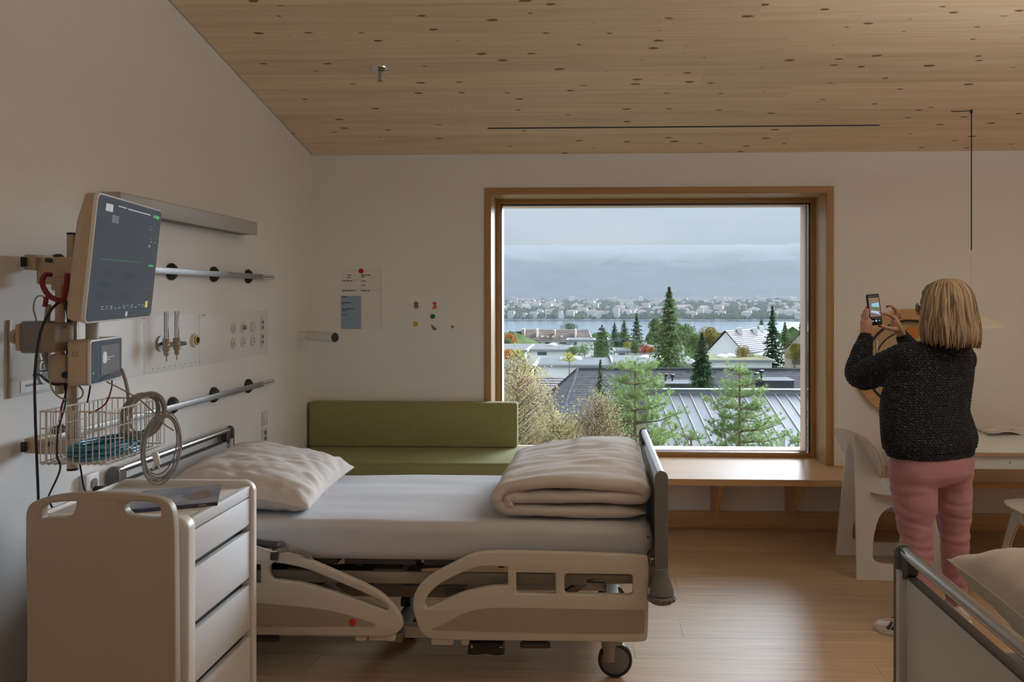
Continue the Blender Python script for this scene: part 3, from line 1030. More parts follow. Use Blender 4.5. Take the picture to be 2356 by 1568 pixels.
# ---- folded duvet at the foot end: one thick quilt folded in three
def duvet():
    t = thing('folded_duvet', 'beige duvet folded in three layers lying at the foot end of the middle bed', 'duvet', (-0.05, 3.63, 0.665))
    xl, xr = -0.352, 0.225
    path = spline([(xr, 0, 0.694), (0.0, 0, 0.693), (-0.29, 0, 0.698), (-0.370, 0, 0.716), (-0.390, 0, 0.750), (-0.345, 0, 0.792), (-0.18, 0, 0.812), (0.05, 0, 0.812), (0.19, 0, 0.792), (0.222, 0, 0.770),
                   (0.20, 0, 0.752), (0.10, 0, 0.756), (-0.08, 0, 0.752), (-0.26, 0, 0.750), (-0.325, 0, 0.752), (-0.345, 0, 0.735), (-0.32, 0, 0.722)], 7)
    n = len(path)
    ys = []
    y0, y1 = 3.215, 4.03
    ry_ = 0.035
    for k in range(9):
        a = PI / 2 * k / 8
        ys.append((y0 + ry_ * (1 - math.cos(a)) if k else y0 + 0.0005, max(0.12, math.sin(a))))
    ny = 34
    for k in range(1, ny):
        ys.append((y0 + ry_ + (y1 - y0 - 2 * ry_) * k / ny, 1))
    for k in range(9):
        a = PI / 2 * (8 - k) / 8
        ys.append((y1 - ry_ * (1 - math.cos(a)) if a else y1 - 0.0005, max(0.12, math.sin(a))))
    vs, fs = [], []
    ring = 2 * n
    for (yy, s_) in ys:
        top, bot = [], []
        for i, p in enumerate(path):
            a_ = path[max(i - 1, 0)]
            b_ = path[min(i + 1, n - 1)]
            tn = (b_ - a_).normalized()
            nn = Vector((-tn.z, 0, tn.x))
            endt = min(1, math.sqrt(max(0.02, min(i, n - 1 - i) / 4)))
            h = 0.027 * s_ * endt
            # soft quilting lumps along the edge
            lump = 1 + 0.20 * mnoise.noise(Vector((i * 0.23, yy * 6, 1.5))) + 0.10 * mnoise.noise(Vector((i * 0.8, yy * 15, 4)))
            off = Vector((0, 0, 0))
            yq = yy + (0.014 * mnoise.noise(Vector((i * 0.16, 3, 1))) + 0.006 * mnoise.noise(Vector((i * 0.7, 7, 1)))) * (1 if yy < 3.4 else (1 if yy > 3.9 else 0.2))
            # rise towards the far right like a slumped stack
            rel = (yy - y0) / (y1 - y0)
            hz = (p.z - 0.667) / 0.15
            zlift = hz * (0.020 * rel + 0.045 * rel * max(0, (p.x + 0.1) / 0.3) - 0.02 * rel * max(0, (-p.x - 0.05) / 0.3)) + hz * 0.010 * mnoise.noise(Vector((p.x * 5, yy * 4, 2)))
            dx = hz * (-0.02 * rel if p.x < -0.2 else 0)
            q = Vector((p.x + dx + (0.035 * rel if p.x < -0.1 else 0), yq, p.z + zlift))
            wr = 0.010 * (0.5 - abs(mnoise.noise(Vector((p.x * 4 + yy * 2, yy * 17, i * 0.04))))) + 0.004 * mnoise.noise(Vector((p.x * 9, yy * 40, 2))) - 0.004
            top.append(q + nn * h * lump + nn * wr * s_)
            bot.append(q - nn * h * (2 - lump) * 0.98 - nn * wr * s_ * 0.4)
        vs += top + bot[::-1]
    m_ = len(ys)
    for j in range(m_ - 1):
        for k in range(ring):
            k2 = (k + 1) % ring
            fs.append((j * ring + k, j * ring + k2, (j + 1) * ring + k2, (j + 1) * ring + k))
    for j in (0, m_ - 1):
        for k in range(n - 1):
            fs.append((j * ring + k, j * ring + k + 1, j * ring + ring - 2 - k, j * ring + ring - 1 - k))
    ob('duvet_cover', MB().add(vs, fs), M['linen'], t, 180)
    return t
duvet()

# ---- hand control and coiled cable hung over the head-end rail
hc = thing('hand_control', 'dark grey bed hand control with coiled cable lying on the head-end side rail', 'remote control', at(610, 1255, 3.13))
a, b = at(560, 1243, 3.135), at(650, 1254, 3.135)
mb = MB()
mb.tube(spline([a + Vector((-0.05, 0, 0.004)), a + Vector((0.02, 0, 0.0)), at(620, 1252, 3.135), b], 5), [0.013] * 5 + [0.0125] * 5 + [0.014] * 6, 14)
ob('handset', mb, M['dgrey'], hc, 50)
ob('handset_cap', MB().tube([at(640, 1251, 3.135), at(653, 1256, 3.135)], [0.0145, 0.0135], 16), M['grey'], hc)
c1, c2 = at(640, 1262, 3.12), at(634, 1283, 3.12)
ob('rail_clip', MB().box((c1 + c2) / 2 - Vector((0, 0.022, 0)), (0.032, 0.012, 0.04), Matrix.Rotation(R(8), 3, 'Y'), 0.004).box((c1 + c2) / 2 + Vector((0.003, 0.0, 0.019)), (0.03, 0.05, 0.008), None, 0.003), M['dgrey'], hc)
path = spline([at(640, 1266, 3.075), at(665, 1263, 3.08), at(690, 1268, 3.09), at(710, 1280, 3.12), at(722, 1300, 3.16), at(740, 1325, 3.17), at(768, 1350, 3.18), at(790, 1368, 3.18)], 30)
co = []
ph = 0
for i, p in enumerate(path):
    t_ = (path[min(i + 1, len(path) - 1)] - path[max(i - 1, 0)]).normalized()
    u_ = t_.orthogonal().normalized()
    v_ = t_.cross(u_)
    for k in range(3):
        ph += 2 * PI / 11
        pp = p + t_ * (k / 3 * 0.0014)
        co.append(pp + (u_ * math.cos(ph) + v_ * math.sin(ph)) * 0.0085)
ob('coiled_cable', MB().tube(co, 0.0019, 5), M['cable'], hc)
ob('thin_cable', MB().tube(spline([at(562, 1252, 3.10), at(590, 1256, 3.10), at(610, 1263, 3.09), at(628, 1268, 3.08), at(640, 1266, 3.075)], 6), 0.003, 8), M['white'], hc)

# ================================================================== SECOND BED (right foreground)
bed2 = copy_tree(bed)
bed2.location = (1.935, 1.665, 0)
bed2.rotation_euler = (0, 0, PI)
bed2['label'] = 'hospital bed cut off by the right edge, its steel tube footboard nearest the camera'
mt2 = copy_tree(mt)
mt2.location = (1.935, 1.665, 0.5)
mt2.rotation_euler = (0, 0, PI)
mt2['label'] = 'mattress behind the tube footboard of the bed in the right foreground'
# ================================================================== SUPPLY WALL (left wall)
def wx(x): return XL + x
# ---- long service panel
pan = thing('service_panel', 'long white medical supply panel with sockets and gas outlets on the left wall', 'wall panel', (XL, 3.6, 1.24))
pz0, pz1 = 1.243, 1.500
pv = [2.564, 3.345, 3.83, 4.655]
for a, b in zip(pv[:-1], pv[1:]):
    ob('panel_cover', MB().bb((XL, a + 0.0012, pz0), (XL + 0.007, b - 0.0012, pz1), 0.001), M['panel'] if 'panel' in M else M.setdefault('panel', mat('panel_white', (0.78, 0.78, 0.78), 0.5)), pan)
ob('end_trim', MB().bb((XL, 2.552, pz0 - 0.002), (XL + 0.009, 2.564, pz1 + 0.004), 0.001), M['cream'], pan)
ox = (1, 0, 0)
px_ = XL + 0.007
def disc(y, z, r, h, m, par, name, n=24, x=None, holes=False):
    return ob(name, MB().lathe([(0, h * 0.8), (r * 0.72, h * 0.8), (r * 0.76, h), (r * 0.97, h), (r, h * 0.6), (r, 0)], (px_ if x is None else x, y, z), ox, n), m, par, 30)
M['sock'] = mat('socket_white', (0.66, 0.66, 0.65), 0.35)
M['hole'] = mat('dark_hole', (0.02, 0.02, 0.02), 0.6)
cols_ = (4.197, 4.314, 4.438)
for j, z in enumerate((1.412, 1.331)):
    for i, y in enumerate(cols_):
        s_ = disc(y, z, 0.030, 0.006, M['sock'], pan, 'socket')
        if i == 0:
            k = ob('socket_insert', MB().bb((px_ + 0.004, y - 0.012, z - 0.012), (px_ + 0.016, y + 0.014, z + 0.012), 0.004), M['white'], s_)
        elif (i, j) == (1, 0):
            ob('socket_insert', MB().bb((px_ + 0.004, y - 0.010, z - 0.012), (px_ + 0.020, y + 0.010, z + 0.012), 0.003), M['alu'], s_)
        elif (i, j) != (2, 0):
            for dy, dz in ((0, 0.011), (-0.010, -0.006), (0.010, -0.006)):
                ob('contact_hole', MB().cyl((px_ + 0.0045, y + dy, z + dz), (px_ + 0.0056, y + dy, z + dz), 0.0035, 10), M['hole'], s_)
for z in (1.419, 1.333):
    mb = MB()
    mb.plate(rrect(4.562 - 0.014, z - 0.034, 4.562 + 0.014, z + 0.034, 0.0135, 5), [], 0.008, lambda u, v, t_: (px_ + 0.004 + t_, u, v), 0.001)
    s_ = ob('data_socket', mb, M['sock'], pan)
    for dz in (-0.015, 0.015):
        ob('port', MB().cyl((px_ + 0.007, 4.562, z + dz), (px_ + 0.010, 4.562, z + dz), 0.010, 16), M['grey'], s_)
for z in (1.462, 1.290):
    ob('printed_mark', MB().bb((px_, 4.552, z), (px_ + 0.0006, 4.576, z + 0.003)), M['dgrey'], pan)
# sockets in the first section, behind the mounting pole
for py_, on in ((815, 0), (845, 0), (865, 1)):
    q = atX(78, py_, px_)
    s_ = disc(q.y + 0.05, q.z, 0.033, 0.008, M['sock'], pan, 'socket')
    ob('socket_insert', MB().cyl((px_ + 0.004, q.y + 0.05, q.z), (px_ + 0.009, q.y + 0.05, q.z), 0.018, 20), M['grey'], s_)
q = atX(90, 882, px_)
ob('label_plate', MB().bb((px_, q.y - 0.09, q.z - 0.022), (px_ + 0.002, q.y + 0.11, q.z + 0.018)), M['white'], pan)
ob('label_print', MB().bb((px_ + 0.002, q.y - 0.07, q.z - 0.004), (px_ + 0.0026, q.y + 0.02, q.z + 0.004)), M['grey'], pan)
for ax_, ay_ in ((330, 731), (468, 726)):
    q = atX(ax_, ay_, px_)
    l_ = ob('label_tag', MB().bb((px_, q.y - 0.022, pz1 - 0.026), (px_ + 0.001, q.y + 0.022, pz1 + 0.004)), M['white'], pan)
    ob('printed_mark', MB().bb((px_ + 0.001, q.y - 0.014, pz1 - 0.012), (px_ + 0.0015, q.y + 0.014, pz1 - 0.008)), M['grey'], l_)
hm = MB()
for k in range(10):
    y = 3.41 + k * 0.047
    hm.cyl((px_ - 0.001, y, 1.262), (px_ + 0.0008, y, 1.262), 0.0025, 8)
ob('vent_holes', hm, M['dgrey'], pan)
# gas outlet roundel with yellow ring
q = atX(447, 782, px_)
g_ = disc(q.y, q.z, 0.034, 0.012, M['white'], pan, 'gas_outlet', 32)
M['yellow'] = mat('yellow_ring', (0.55, 0.42, 0.02), 0.45)
ob('colour_ring', MB().lathe([(0.016, 0.010), (0.016, 0.018), (0.024, 0.018), (0.026, 0.010)], (px_, q.y, q.z), ox, 28, True), M['yellow'], g_)
ob('coupling', MB().lathe([(0.004, 0.010), (0.014, 0.020), (0.015, 0.010)], (px_, q.y, q.z), ox, 24, True), M['dgrey'], g_)
# flowmeters: two glass tubes on brass-coloured blocks
fl_ = thing('flow_meter', 'pair of chrome oxygen flowmeters with clear upright tubes on the supply panel', 'flowmeter', (px_, 3.56, 1.36))
M['brass'] = mat('worn_nickel', (0.40, 0.33, 0.26), 0.3, 0.9)
q = atX(368, 790, px_)
disc(q.y, q.z, 0.036, 0.010, M['alu'], fl_, 'wall_coupling', 28)
xx = px_ + 0.075
y1_, y2_ = atX(383, 795, xx).y, atX(407, 795, xx).y
ob('pipe', MB().tube([(px_, q.y, q.z), (xx - 0.03, q.y, q.z), (xx, q.y + 0.02, q.z), (xx, y2_ + 0.02, q.z - 0.004)], 0.008, 12), M['dgrey'], fl_)
for y in (y1_, y2_):
    b_ = ob('valve_body', MB().cyl((xx, y, q.z - 0.028), (xx, y, q.z + 0.026), 0.0155, 20).cyl((xx, y, q.z - 0.05), (xx, y, q.z - 0.028), 0.010, 16).cyl((xx, y, q.z - 0.075), (xx, y, q.z - 0.05), 0.003, 10).cyl((xx, y, q.z - 0.040), (xx, y, q.z - 0.036), 0.013, 16), M['brass'], fl_)
    ob('valve_knob', MB().cyl((xx + 0.01, y, q.z), (xx + 0.026, y - 0.004, q.z), 0.011, 16), M['chrome'], b_)
    t_ = ob('flow_tube', MB().lathe([(0.0095, 0), (0.0095, 0.118), (0.0085, 0.12), (0.0, 0.12)], (xx, y, q.z + 0.026), n=20), M['clear'], fl_)
    ob('scale_rod', MB().cyl((xx, y, q.z + 0.028), (xx, y, q.z + 0.135), 0.0025, 8), M['white'], t_)
ob('side_nozzle', MB().lathe([(0.006, 0), (0.009, 0.008), (0.009, 0.02), (0.006, 0.022), (0.006, 0.04), (0.009, 0.042), (0.009, 0.055)], (xx, y2_ + 0.018, q.z - 0.003), (0, 1, 0), 16), M['grey'], fl_)

# ---- equipment rails
def eq_rail(z, y0, y1, lab, ys, tagged=True):
    t = thing('equipment_rail', lab, 'rail', (XL, (y0 + y1) / 2, z))
    xr = XL + 0.045
    ob('rail_bar', MB().bb((xr - 0.005, y0, z - 0.0145), (xr + 0.005, y1, z + 0.0145), 0.002), M['alu'], t)
    ob('end_cap', MB().bb((xr - 0.007, y0 - 0.012, z - 0.0165), (xr + 0.007, y0, z + 0.0165), 0.001), M['black'], t)
    l_ = ob('rail_label', MB().bb((xr + 0.005, y1 - 0.155, z - 0.012), (xr + 0.0058, y1 - 0.01, z + 0.012)), M['white'], t)
    mk = MB()
    rr_ = random.Random(int(z * 100))
    for k in range(9):
        yy = y1 - 0.145 + k * 0.0145
        mk.bb((xr + 0.0058, yy, z - 0.003 - rr_.random() * 0.004), (xr + 0.0062, yy + 0.008, z + 0.003 + rr_.random() * 0.004))
    ob('printed_mark', mk, M['dgrey'], l_)
    for y in ys:
        s_ = ob('standoff', MB().lathe([(0.040, 0), (0.040, 0.010), (0.030, 0.022), (0.014, 0.030), (0.014, 0.042)], (XL, y, z), ox, 28), M['black'], t)
    return t
rz1, rz2 = 1.700, 1.077
ysu = [atX(407, 624, XL + 0.03).y, atX(503, 630, XL + 0.03).y, atX(581, 636, XL + 0.03).y]
eq_rail(rz1, 2.575, 4.645, 'upper steel equipment rail on black standoffs on the left wall', ysu + [2.80])
eq_rail(rz2, 2.575, 4.645, 'lower steel equipment rail on black standoffs above the bed head', [atX(409, 928, XL + 0.03).y, atX(503, 904, XL + 0.03).y, atX(581, 883, XL + 0.03).y] + [2.80])

# ---- bed head light bar
lb = thing('wall_light_bar', 'long light grey bed-head light bar on the left wall behind the monitor', 'lamp', (XL, 3.5, 1.93))
mb = MB()
mb.plate([(XL, 1.94), (XL + 0.085, 1.925), (XL + 0.09, 1.932), (XL + 0.09, 1.995), (XL + 0.085, 2.0), (XL, 2.0)], [], 4.31 - 3.04, lambda u, v, t_: (u, 3.675 + t_, v), 0.001)
M['lbar'] = mat('grey_metal_housing', (0.46, 0.45, 0.44), 0.45)
b_ = ob('bar_housing', mb, M['lbar'], lb)
ob('diffuser', MB().bb((XL + 0.012, 3.08, 1.9255), (XL + 0.076, 4.26, 1.934)), M['grey'], lb)

# ---- light switch and double socket by the corner
for nm, y0, z0, z1, lab in (('light_switch', 4.585, 0.825, 0.905, 'flat white rocker switch on the left wall above the socket, beside the green backrest'), ('wall_socket', 4.585, 0.735, 0.817, 'white double socket on the left wall below the rocker switch')):
    c0 = atX(607, 962 if nm == 'light_switch' else 1001, XL)
    z0, z1 = c0.z - 0.042, c0.z + 0.042
    y0, y1 = c0.y - 0.035, c0.y + 0.035
    t = thing(nm, lab, 'switch' if 'switch' in nm else 'socket', (XL, c0.y, z0))
    p_ = ob('cover_plate', MB().bb((XL, y0, z0), (XL + 0.009, y1, z1), 0.003), M['sock'], t)
    if 'switch' in nm:
        ob('rocker', MB().bb((XL + 0.007, y0 + 0.014, z0 + 0.015), (XL + 0.014, y1 - 0.010, z1 - 0.012), 0.002), M['white'], t)
    else:
        for dz in (-0.017, 0.017):
            ob('outlet', MB().cyl((XL + 0.008, c0.y, c0.z + dz), (XL + 0.0105, c0.y, c0.z + dz), 0.014, 20), M['grey'], t)
# lower socket behind the cabinet
q = atX(197, 1115, XL)
t = thing('wall_socket', 'white socket with a plug in it on the left wall below the wire basket', 'socket', (XL, q.y, q.z - 0.05))
ob('cover_plate', MB().bb((XL, q.y - 0.04, q.z - 0.05), (XL + 0.03, q.y + 0.04, q.z + 0.045), 0.004), M['white'], t)
ob('outlet', MB().cyl((XL + 0.03, q.y + 0.005, q.z + 0.005), (XL + 0.033, q.y + 0.005, q.z + 0.005), 0.02, 20), M['grey'], t)
ob('plug', MB().cyl((XL + 0.03, q.y + 0.01, q.z - 0.02), (XL + 0.065, q.y + 0.015, q.z - 0.02), 0.014, 14).tube([(XL + 0.06, q.y + 0.01, q.z - 0.022), (XL + 0.07, q.y + 0.05, q.z - 0.03)], [0.008, 0.004], 8), M['bcable'], t)

# ---- reading lamp: white cylinder in the corner
cy0, cy1 = at(712, 772, 5.16), at(771, 776, 5.02)
rl = thing('reading_lamp', 'small white cylinder wall lamp with dark opening beside the posted papers', 'lamp', at(703, 775, 5.16))
ax_ = (cy1 - cy0).normalized()
L_ = (cy1 - cy0).length
ob('lamp_head', MB().lathe([(0.0, 0), (0.033, 0), (0.034, 0.002), (0.034, L_), (0.031, L_), (0.030, L_ - 0.03), (0, L_ - 0.03)], cy0, ax_, 32), M['white'], rl)
ob('dark_reflector', MB().lathe([(0.0, L_ - 0.006), (0.0305, L_ - 0.004)], cy0, ax_, 32), M['black'], rl)
ob('wall_arm', MB().cyl((XL, cy0.y, cy0.z), (cy0.x - 0.004, cy0.y, cy0.z), 0.026, 24).cyl((cy0.x - 0.012, cy0.y, cy0.z), (cy0.x + 0.01, cy0.y, cy0.z), 0.012, 16), M['white'], rl)

# ================================================================== PATIENT MONITOR STACK
M['tan'] = mat('tan_plastic', (0.50, 0.41, 0.31), 0.5)
M['taupe'] = mat('taupe_plastic', (0.34, 0.27, 0.21), 0.45)
def axes(U, V):
    U = Vector(U).normalized()
    V = (Vector(V) - U * Vector(V).dot(U)).normalized()
    return U, V, V.cross(U).normalized()
# pole with clamps
pX, pY = -1.79, 2.64
pole = thing('mounting_pole', 'steel mounting pole clamped to both wall rails with tan clamps', 'pole', (pX, pY, 0.985))
ob('pole_tube', MB().cyl((pX, pY, 0.990), (pX, pY, 1.798), 0.0175, 24), M['brass'], pole)
ob('pole_cap', MB().cyl((pX, pY, 0.984), (pX, pY, 0.992), 0.0182, 24), M['black'], pole)
ob('pole_cap', MB().cyl((pX, pY, 1.796), (pX, pY, 1.803), 0.0182, 24), M['black'], pole)
xr = XL + 0.045
def clampb(z, h, name='rail_clamp'):
    c = ob(name, MB().bb((xr - 0.012, pY - 0.055, z - 0.026), (xr + 0.03, pY + 0.035, z + 0.026), 0.004).bb((xr + 0.02, pY - 0.04, z - h), (pX + 0.032, pY + 0.03, z + 0.018), 0.005), M['tan'], pole)
    ob('clamp_screw', MB().cyl((pX - 0.05, pY - 0.058, z + 0.006), (pX - 0.05, pY - 0.040, z + 0.006), 0.008, 12), M['dgrey'], c)
    return c
clampb(rz1, 0.075)
clampb(rz2, 0.032)
# second upright arm in front of the pole
a0, a1 = at(138, 655, 2.56), at(138, 905, 2.56)
ob('arm_tube', MB().cyl(a0, a1, 0.0145, 18), M['tan'], pole)
for (x0, y0, x1, y1, yy, m_) in ((115, 640, 160, 668, 2.58, 'tan'), (158, 678, 182, 735, 2.55, 'tan'), (112, 815, 150, 885, 2.545, 'tan'), (146, 820, 205, 882, 2.58, 'tan'), (108, 755, 142, 790, 2.53, 'tan')):
    a, b = at(x0, y1, yy), at(x1, y0, yy)
    ob('arm_joint', MB().bb((a.x, yy, a.z), (b.x, yy + 0.06, b.z), 0.008), M[m_], pole)
a = at(151, 862, 2.54)
ob('joint_knob', MB().cyl((a.x, 2.545, a.z), (a.x, 2.535, a.z), 0.011, 16), M['black'], pole)
# column stub under monitor
a = at(212, 760, 2.62)
ob('monitor_neck', MB().cyl((a.x, 2.62, a.z - 0.05), (a.x, 2.62, a.z + 0.06), 0.020, 20), M['lbar'], pole)

# monitor
k_ = 2.36 / 2.5
TL = Vector((-1.571 * k_, 2.445 * k_, EYE + 0.331 * k_))
U, V, N = axes((-0.125, 0.593, 0.006), (-0.045, 0.012, -0.405))
MWd, MHt = 0.560, 0.388
mon = thing('patient_monitor', 'large patient monitor with dark glossy screen and tan housing on the wall pole', 'monitor', TL + U * MWd / 2 + V * MHt)
cen = TL + U * MWd / 2 + V * MHt / 2
def mfn(u, v, t_):
    return cen + U * u + V * (-v) + N * t_
scr = bpy.data.materials.new('monitor_screen')
M['screen'] = mat('glossy_dark_screen', (0.016, 0.022, 0.030), 0.08, spec=0.9, emit=(0.022, 0.036, 0.052), estr=1.0)  # backlight glow, its blue also standing in for the reflected window
mb = MB()
mb.plate(rrect(-MWd / 2 - 0.006, -MHt / 2 - 0.006, MWd / 2 + 0.006, MHt / 2 + 0.006, 0.022, 6), [], 0.012, lambda u, v, t_: mfn(u, v, t_ - 0.0065), 0.002)
ob('bezel', mb, M['white'], mon, 40)
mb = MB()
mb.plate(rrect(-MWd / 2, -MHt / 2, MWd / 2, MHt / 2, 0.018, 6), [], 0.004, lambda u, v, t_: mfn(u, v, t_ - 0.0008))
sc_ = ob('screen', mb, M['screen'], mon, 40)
# housing: loft from bezel to a smaller back
secs = [(-0.010, 1.0, 1.0, 0), (-0.040, 0.985, 0.985, 0), (-0.065, 0.88, 0.80, 0.036), (-0.092, 0.66, 0.56, 0.078), (-0.100, 0.58, 0.50, 0.085)]
mb = MB()
base_r = rrect(-MWd / 2 - 0.004, -MHt / 2 - 0.004, MWd / 2 + 0.004, MHt / 2 + 0.004, 0.022, 6)
n_ = len(base_r)
vs, fs = [], []
for d_, s_, sv_, o_ in secs:
    for (u, v) in base_r:
        vs.append(mfn(u * s_, v * sv_ - o_, d_))
for i in range(len(secs) - 1):
    for k in range(n_):
        k2 = (k + 1) % n_
        fs.append((i * n_ + k, i * n_ + k2, (i + 1) * n_ + k2, (i + 1) * n_ + k))
fs.append(tuple(range(n_)))
fs.append(tuple((len(secs) - 1) * n_ + k for k in range(n_)))
ob('housing', mb.add(vs, fs), M['tan'], mon, 40)
# things shown on the screen, plus one painted reflection
def emis(name, col, st=1.0):
    return mat(name, tuple(c * 0.3 for c in col), 0.3, emit=col, estr=st)
M['e_w'] = emis('screen_white', (0.55, 0.60, 0.62), 0.5)
M['e_g'] = emis('screen_green', (0.05, 0.60, 0.12), 0.5)
M['e_y'] = emis('screen_yellow', (0.55, 0.52, 0.10), 0.7)
M['e_r'] = emis('screen_red', (0.35, 0.05, 0.08), 0.4)
M['e_d'] = emis('screen_grey', (0.10, 0.12, 0.14), 0.5)
def sq(u0, v0, u1, v1, m, name='screen_mark', par=None, h=0.0016):
    """u, v in 0..1 of the screen from its top left."""
    f = lambda u, v, t_: mfn((u - 0.5) * MWd, (0.5 - v) * MHt, t_)
    p = [f(u0, v0, h), f(u1, v0, h), f(u1, v1, h), f(u0, v1, h)]
    return MB().add(p, [(0, 1, 2, 3)])
def marks(name, m, lst):
    mb = MB()
    for l_ in lst:
        q = sq(*l_, m)
        mb.add(q.v, q.f)
    return ob(name, mb, m, sc_, None, False)
rs_ = random.Random(5)
marks('status_bar', M['e_w'], [(0.10, 0.055, 0.20, 0.115), (0.27, 0.050, 0.40, 0.058), (0.42, 0.052, 0.80, 0.062), (0.855, 0.05, 0.87, 0.075)])
marks('status_badge', M['e_g'], [(0.885, 0.048, 0.965, 0.078)])
marks('green_readings', M['e_g'], [(0.86, 0.515, 0.885, 0.532), (0.89, 0.515, 0.915, 0.532), (0.92, 0.515, 0.945, 0.532), (0.10, 0.5, 0.72, 0.5018), (0.955, 0.975, 0.985, 0.980)])
marks('white_readings', M['e_w'], [(0.84, 0.30, 0.87, 0.303), (0.91, 0.30, 0.95, 0.303), (0.82, 0.335, 0.855, 0.341), (0.82, 0.349, 0.85, 0.353), (0.84, 0.27, 0.85, 0.275), (0.93, 0.26, 0.95, 0.263)] + [(0.80 + 0.02 * i, 0.13 + 0.03 * j, 0.80 + 0.02 * i + 0.010 * rs_.random() + 0.003, 0.1325 + 0.03 * j) for i in range(7) for j in range(3) if rs_.random() > 0.4])
marks('red_readings', M['e_r'], [(0.82, 0.735, 0.87, 0.742), (0.91, 0.735, 0.96, 0.742), (0.83, 0.80, 0.86, 0.803)])
marks('key_row', M['e_w'], [(0.18 + 0.064 * i, 0.885 + 0.02 * j, 0.18 + 0.064 * i + 0.030 - 0.01 * rs_.random(), 0.889 + 0.02 * j) for i in range(11) for j in range(2) if rs_.random() > 0.15])
marks('key_dots', M['e_g'], [(0.32 + 0.10 * i, 0.897, 0.338 + 0.10 * i, 0.902) for i in range(5)])
marks('alarm_key', M['e_y'], [(0.87, 0.855, 0.915, 0.915)])
marks('reflected_note', M['e_d'], [(0.20, 0.135, 0.30, 0.20)])  # reflection of a note painted as a faint glowing patch
# round maker emblem below the picture area
mb = MB()
cpt = mfn((0.565 - 0.5) * MWd, (0.5 - 0.962) * MHt, 0.0018)
ob('emblem', MB().lathe([(0.0, 0), (0.0095, 0.0)], cpt, N, 20), M['e_w'], sc_, None, False)

# small module
mod = thing('vital_signs_module', 'small boxy monitor module with a grey display and green lamp below the large monitor', 'monitor', at(230, 888, 2.55))
A = at(208, 782, 2.52)
B = at(280, 771, 2.80)
U2, V2, N2 = axes(Vector((B.x - A.x, B.y - A.y, 0)), (0, 0, -1))
W2, H2 = math.hypot(B.x - A.x, B.y - A.y), 0.152
c2_ = Vector((A.x, A.y, A.z)) + U2 * W2 / 2 + V2 * H2 / 2
def dfn(u, v, t_): return c2_ + U2 * u - V2 * v + N2 * t_
mb = MB()
mb.plate(rrect(-W2 / 2, -H2 / 2, W2 / 2, H2 / 2, 0.014, 5), [], 0.010, lambda u, v, t_: dfn(u, v, t_ - 0.005), 0.002)
ob('bezel', mb, M['white'], mod)
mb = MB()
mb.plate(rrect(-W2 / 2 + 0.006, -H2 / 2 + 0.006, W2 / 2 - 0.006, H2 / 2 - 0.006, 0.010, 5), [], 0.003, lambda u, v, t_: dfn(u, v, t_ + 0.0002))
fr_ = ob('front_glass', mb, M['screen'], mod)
M['lcd'] = mat('grey_display', (0.20, 0.205, 0.21), 0.25)
mb = MB()
mb.plate([(-W2 / 2 + 0.085, -H2 / 2 + 0.026), (W2 / 2 - 0.03, -H2 / 2 + 0.026), (W2 / 2 - 0.03, H2 / 2 - 0.024), (-W2 / 2 + 0.085, H2 / 2 - 0.024)], [], 0.001, lambda u, v, t_: dfn(u, v, t_ + 0.0022))
lc = ob('display', mb, M['lcd'], fr_)
mb = MB()
mb.plate(rrect(-W2 / 2 + 0.10, -0.010, -W2 / 2 + 0.135, 0.03, 0.012, 4), [], 0.0005, lambda u, v, t_: dfn(u, v, t_ + 0.0032))
mb.plate([(-0.01, 0.008), (0.06, 0.008), (0.06, 0.010), (-0.01, 0.010)], [], 0.0005, lambda u, v, t_: dfn(u, v, t_ + 0.0032))
mb.plate([(-0.01, 0.000), (0.02, 0.000), (0.02, 0.002), (-0.01, 0.002)], [], 0.0005, lambda u, v, t_: dfn(u, v, t_ + 0.0032))
ob('display_mark', mb, M['e_w'], fr_)
ob('status_lamp', MB().lathe([(0, 0.0), (0.005, 0)], dfn(-W2 / 2 + 0.02, -0.036, 0.0024), N2, 14), M['e_g'], fr_, None, False)
ob('divider_line', MB().plate([(-W2 / 2 + 0.055, -H2 / 2 + 0.008), (-W2 / 2 + 0.0575, -H2 / 2 + 0.008), (-W2 / 2 + 0.0575, H2 / 2 - 0.008), (-W2 / 2 + 0.055, H2 / 2 - 0.008)], [], 0.0006, lambda u, v, t_: dfn(u, v, t_ + 0.002)), M['grey'], fr_)
mb = MB()
mb.plate(rrect(-W2 / 2 + 0.001, -H2 / 2 + 0.001, W2 / 2 - 0.001, H2 / 2 - 0.001, 0.016, 5), [], 0.060, lambda u, v, t_: dfn(u, v, t_ - 0.040), 0.006)
ho = ob('housing', mb, M['tan'], mod)
ep = dfn(-W2 / 2 + 0.0, H2 / 2 - 0.045, -0.045)
mbb = MB()
mbb.lathe([(0.006, 0), (0.006, 0.001), (0.009, 0.001), (0.009, 0)], ep, -U2, 20, True)
ob('side_emblem', mbb, M['taupe'], mod)

# clear canister with tan end, on the pole arm
can = thing('humidifier_box', 'translucent grey box with a tan knob fixed left of the mounting pole', 'medical device', at(90, 812, 2.55))
mb = MB()
a, b = at(52, 812, 2.52), at(112, 738, 2.52)
mb.bb((a.x, 2.50, a.z), (b.x, 2.60, b.z), 0.012)
M['smoke'] = mat('smoky_plastic', (0.20, 0.21, 0.23), 0.25, coat=0.3)
ob('canister', mb, M['smoke'], can)
c3, d3 = at(112, 808, 2.53), at(140, 742, 2.53)
ob('canister_back', MB().bb((c3.x - 0.01, 2.50, c3.z), (d3.x, 2.60, d3.z), 0.008), M['taupe'], can)
a2, b2 = at(46, 806, 2.52), at(54, 744, 2.52)
ob('end_flange', MB().bb((a2.x, 2.495, a2.z), (b2.x + 0.004, 2.605, b2.z), 0.006), M['tan'], can)
k0, k1 = at(46, 774, 2.55), at(32, 774, 2.55)
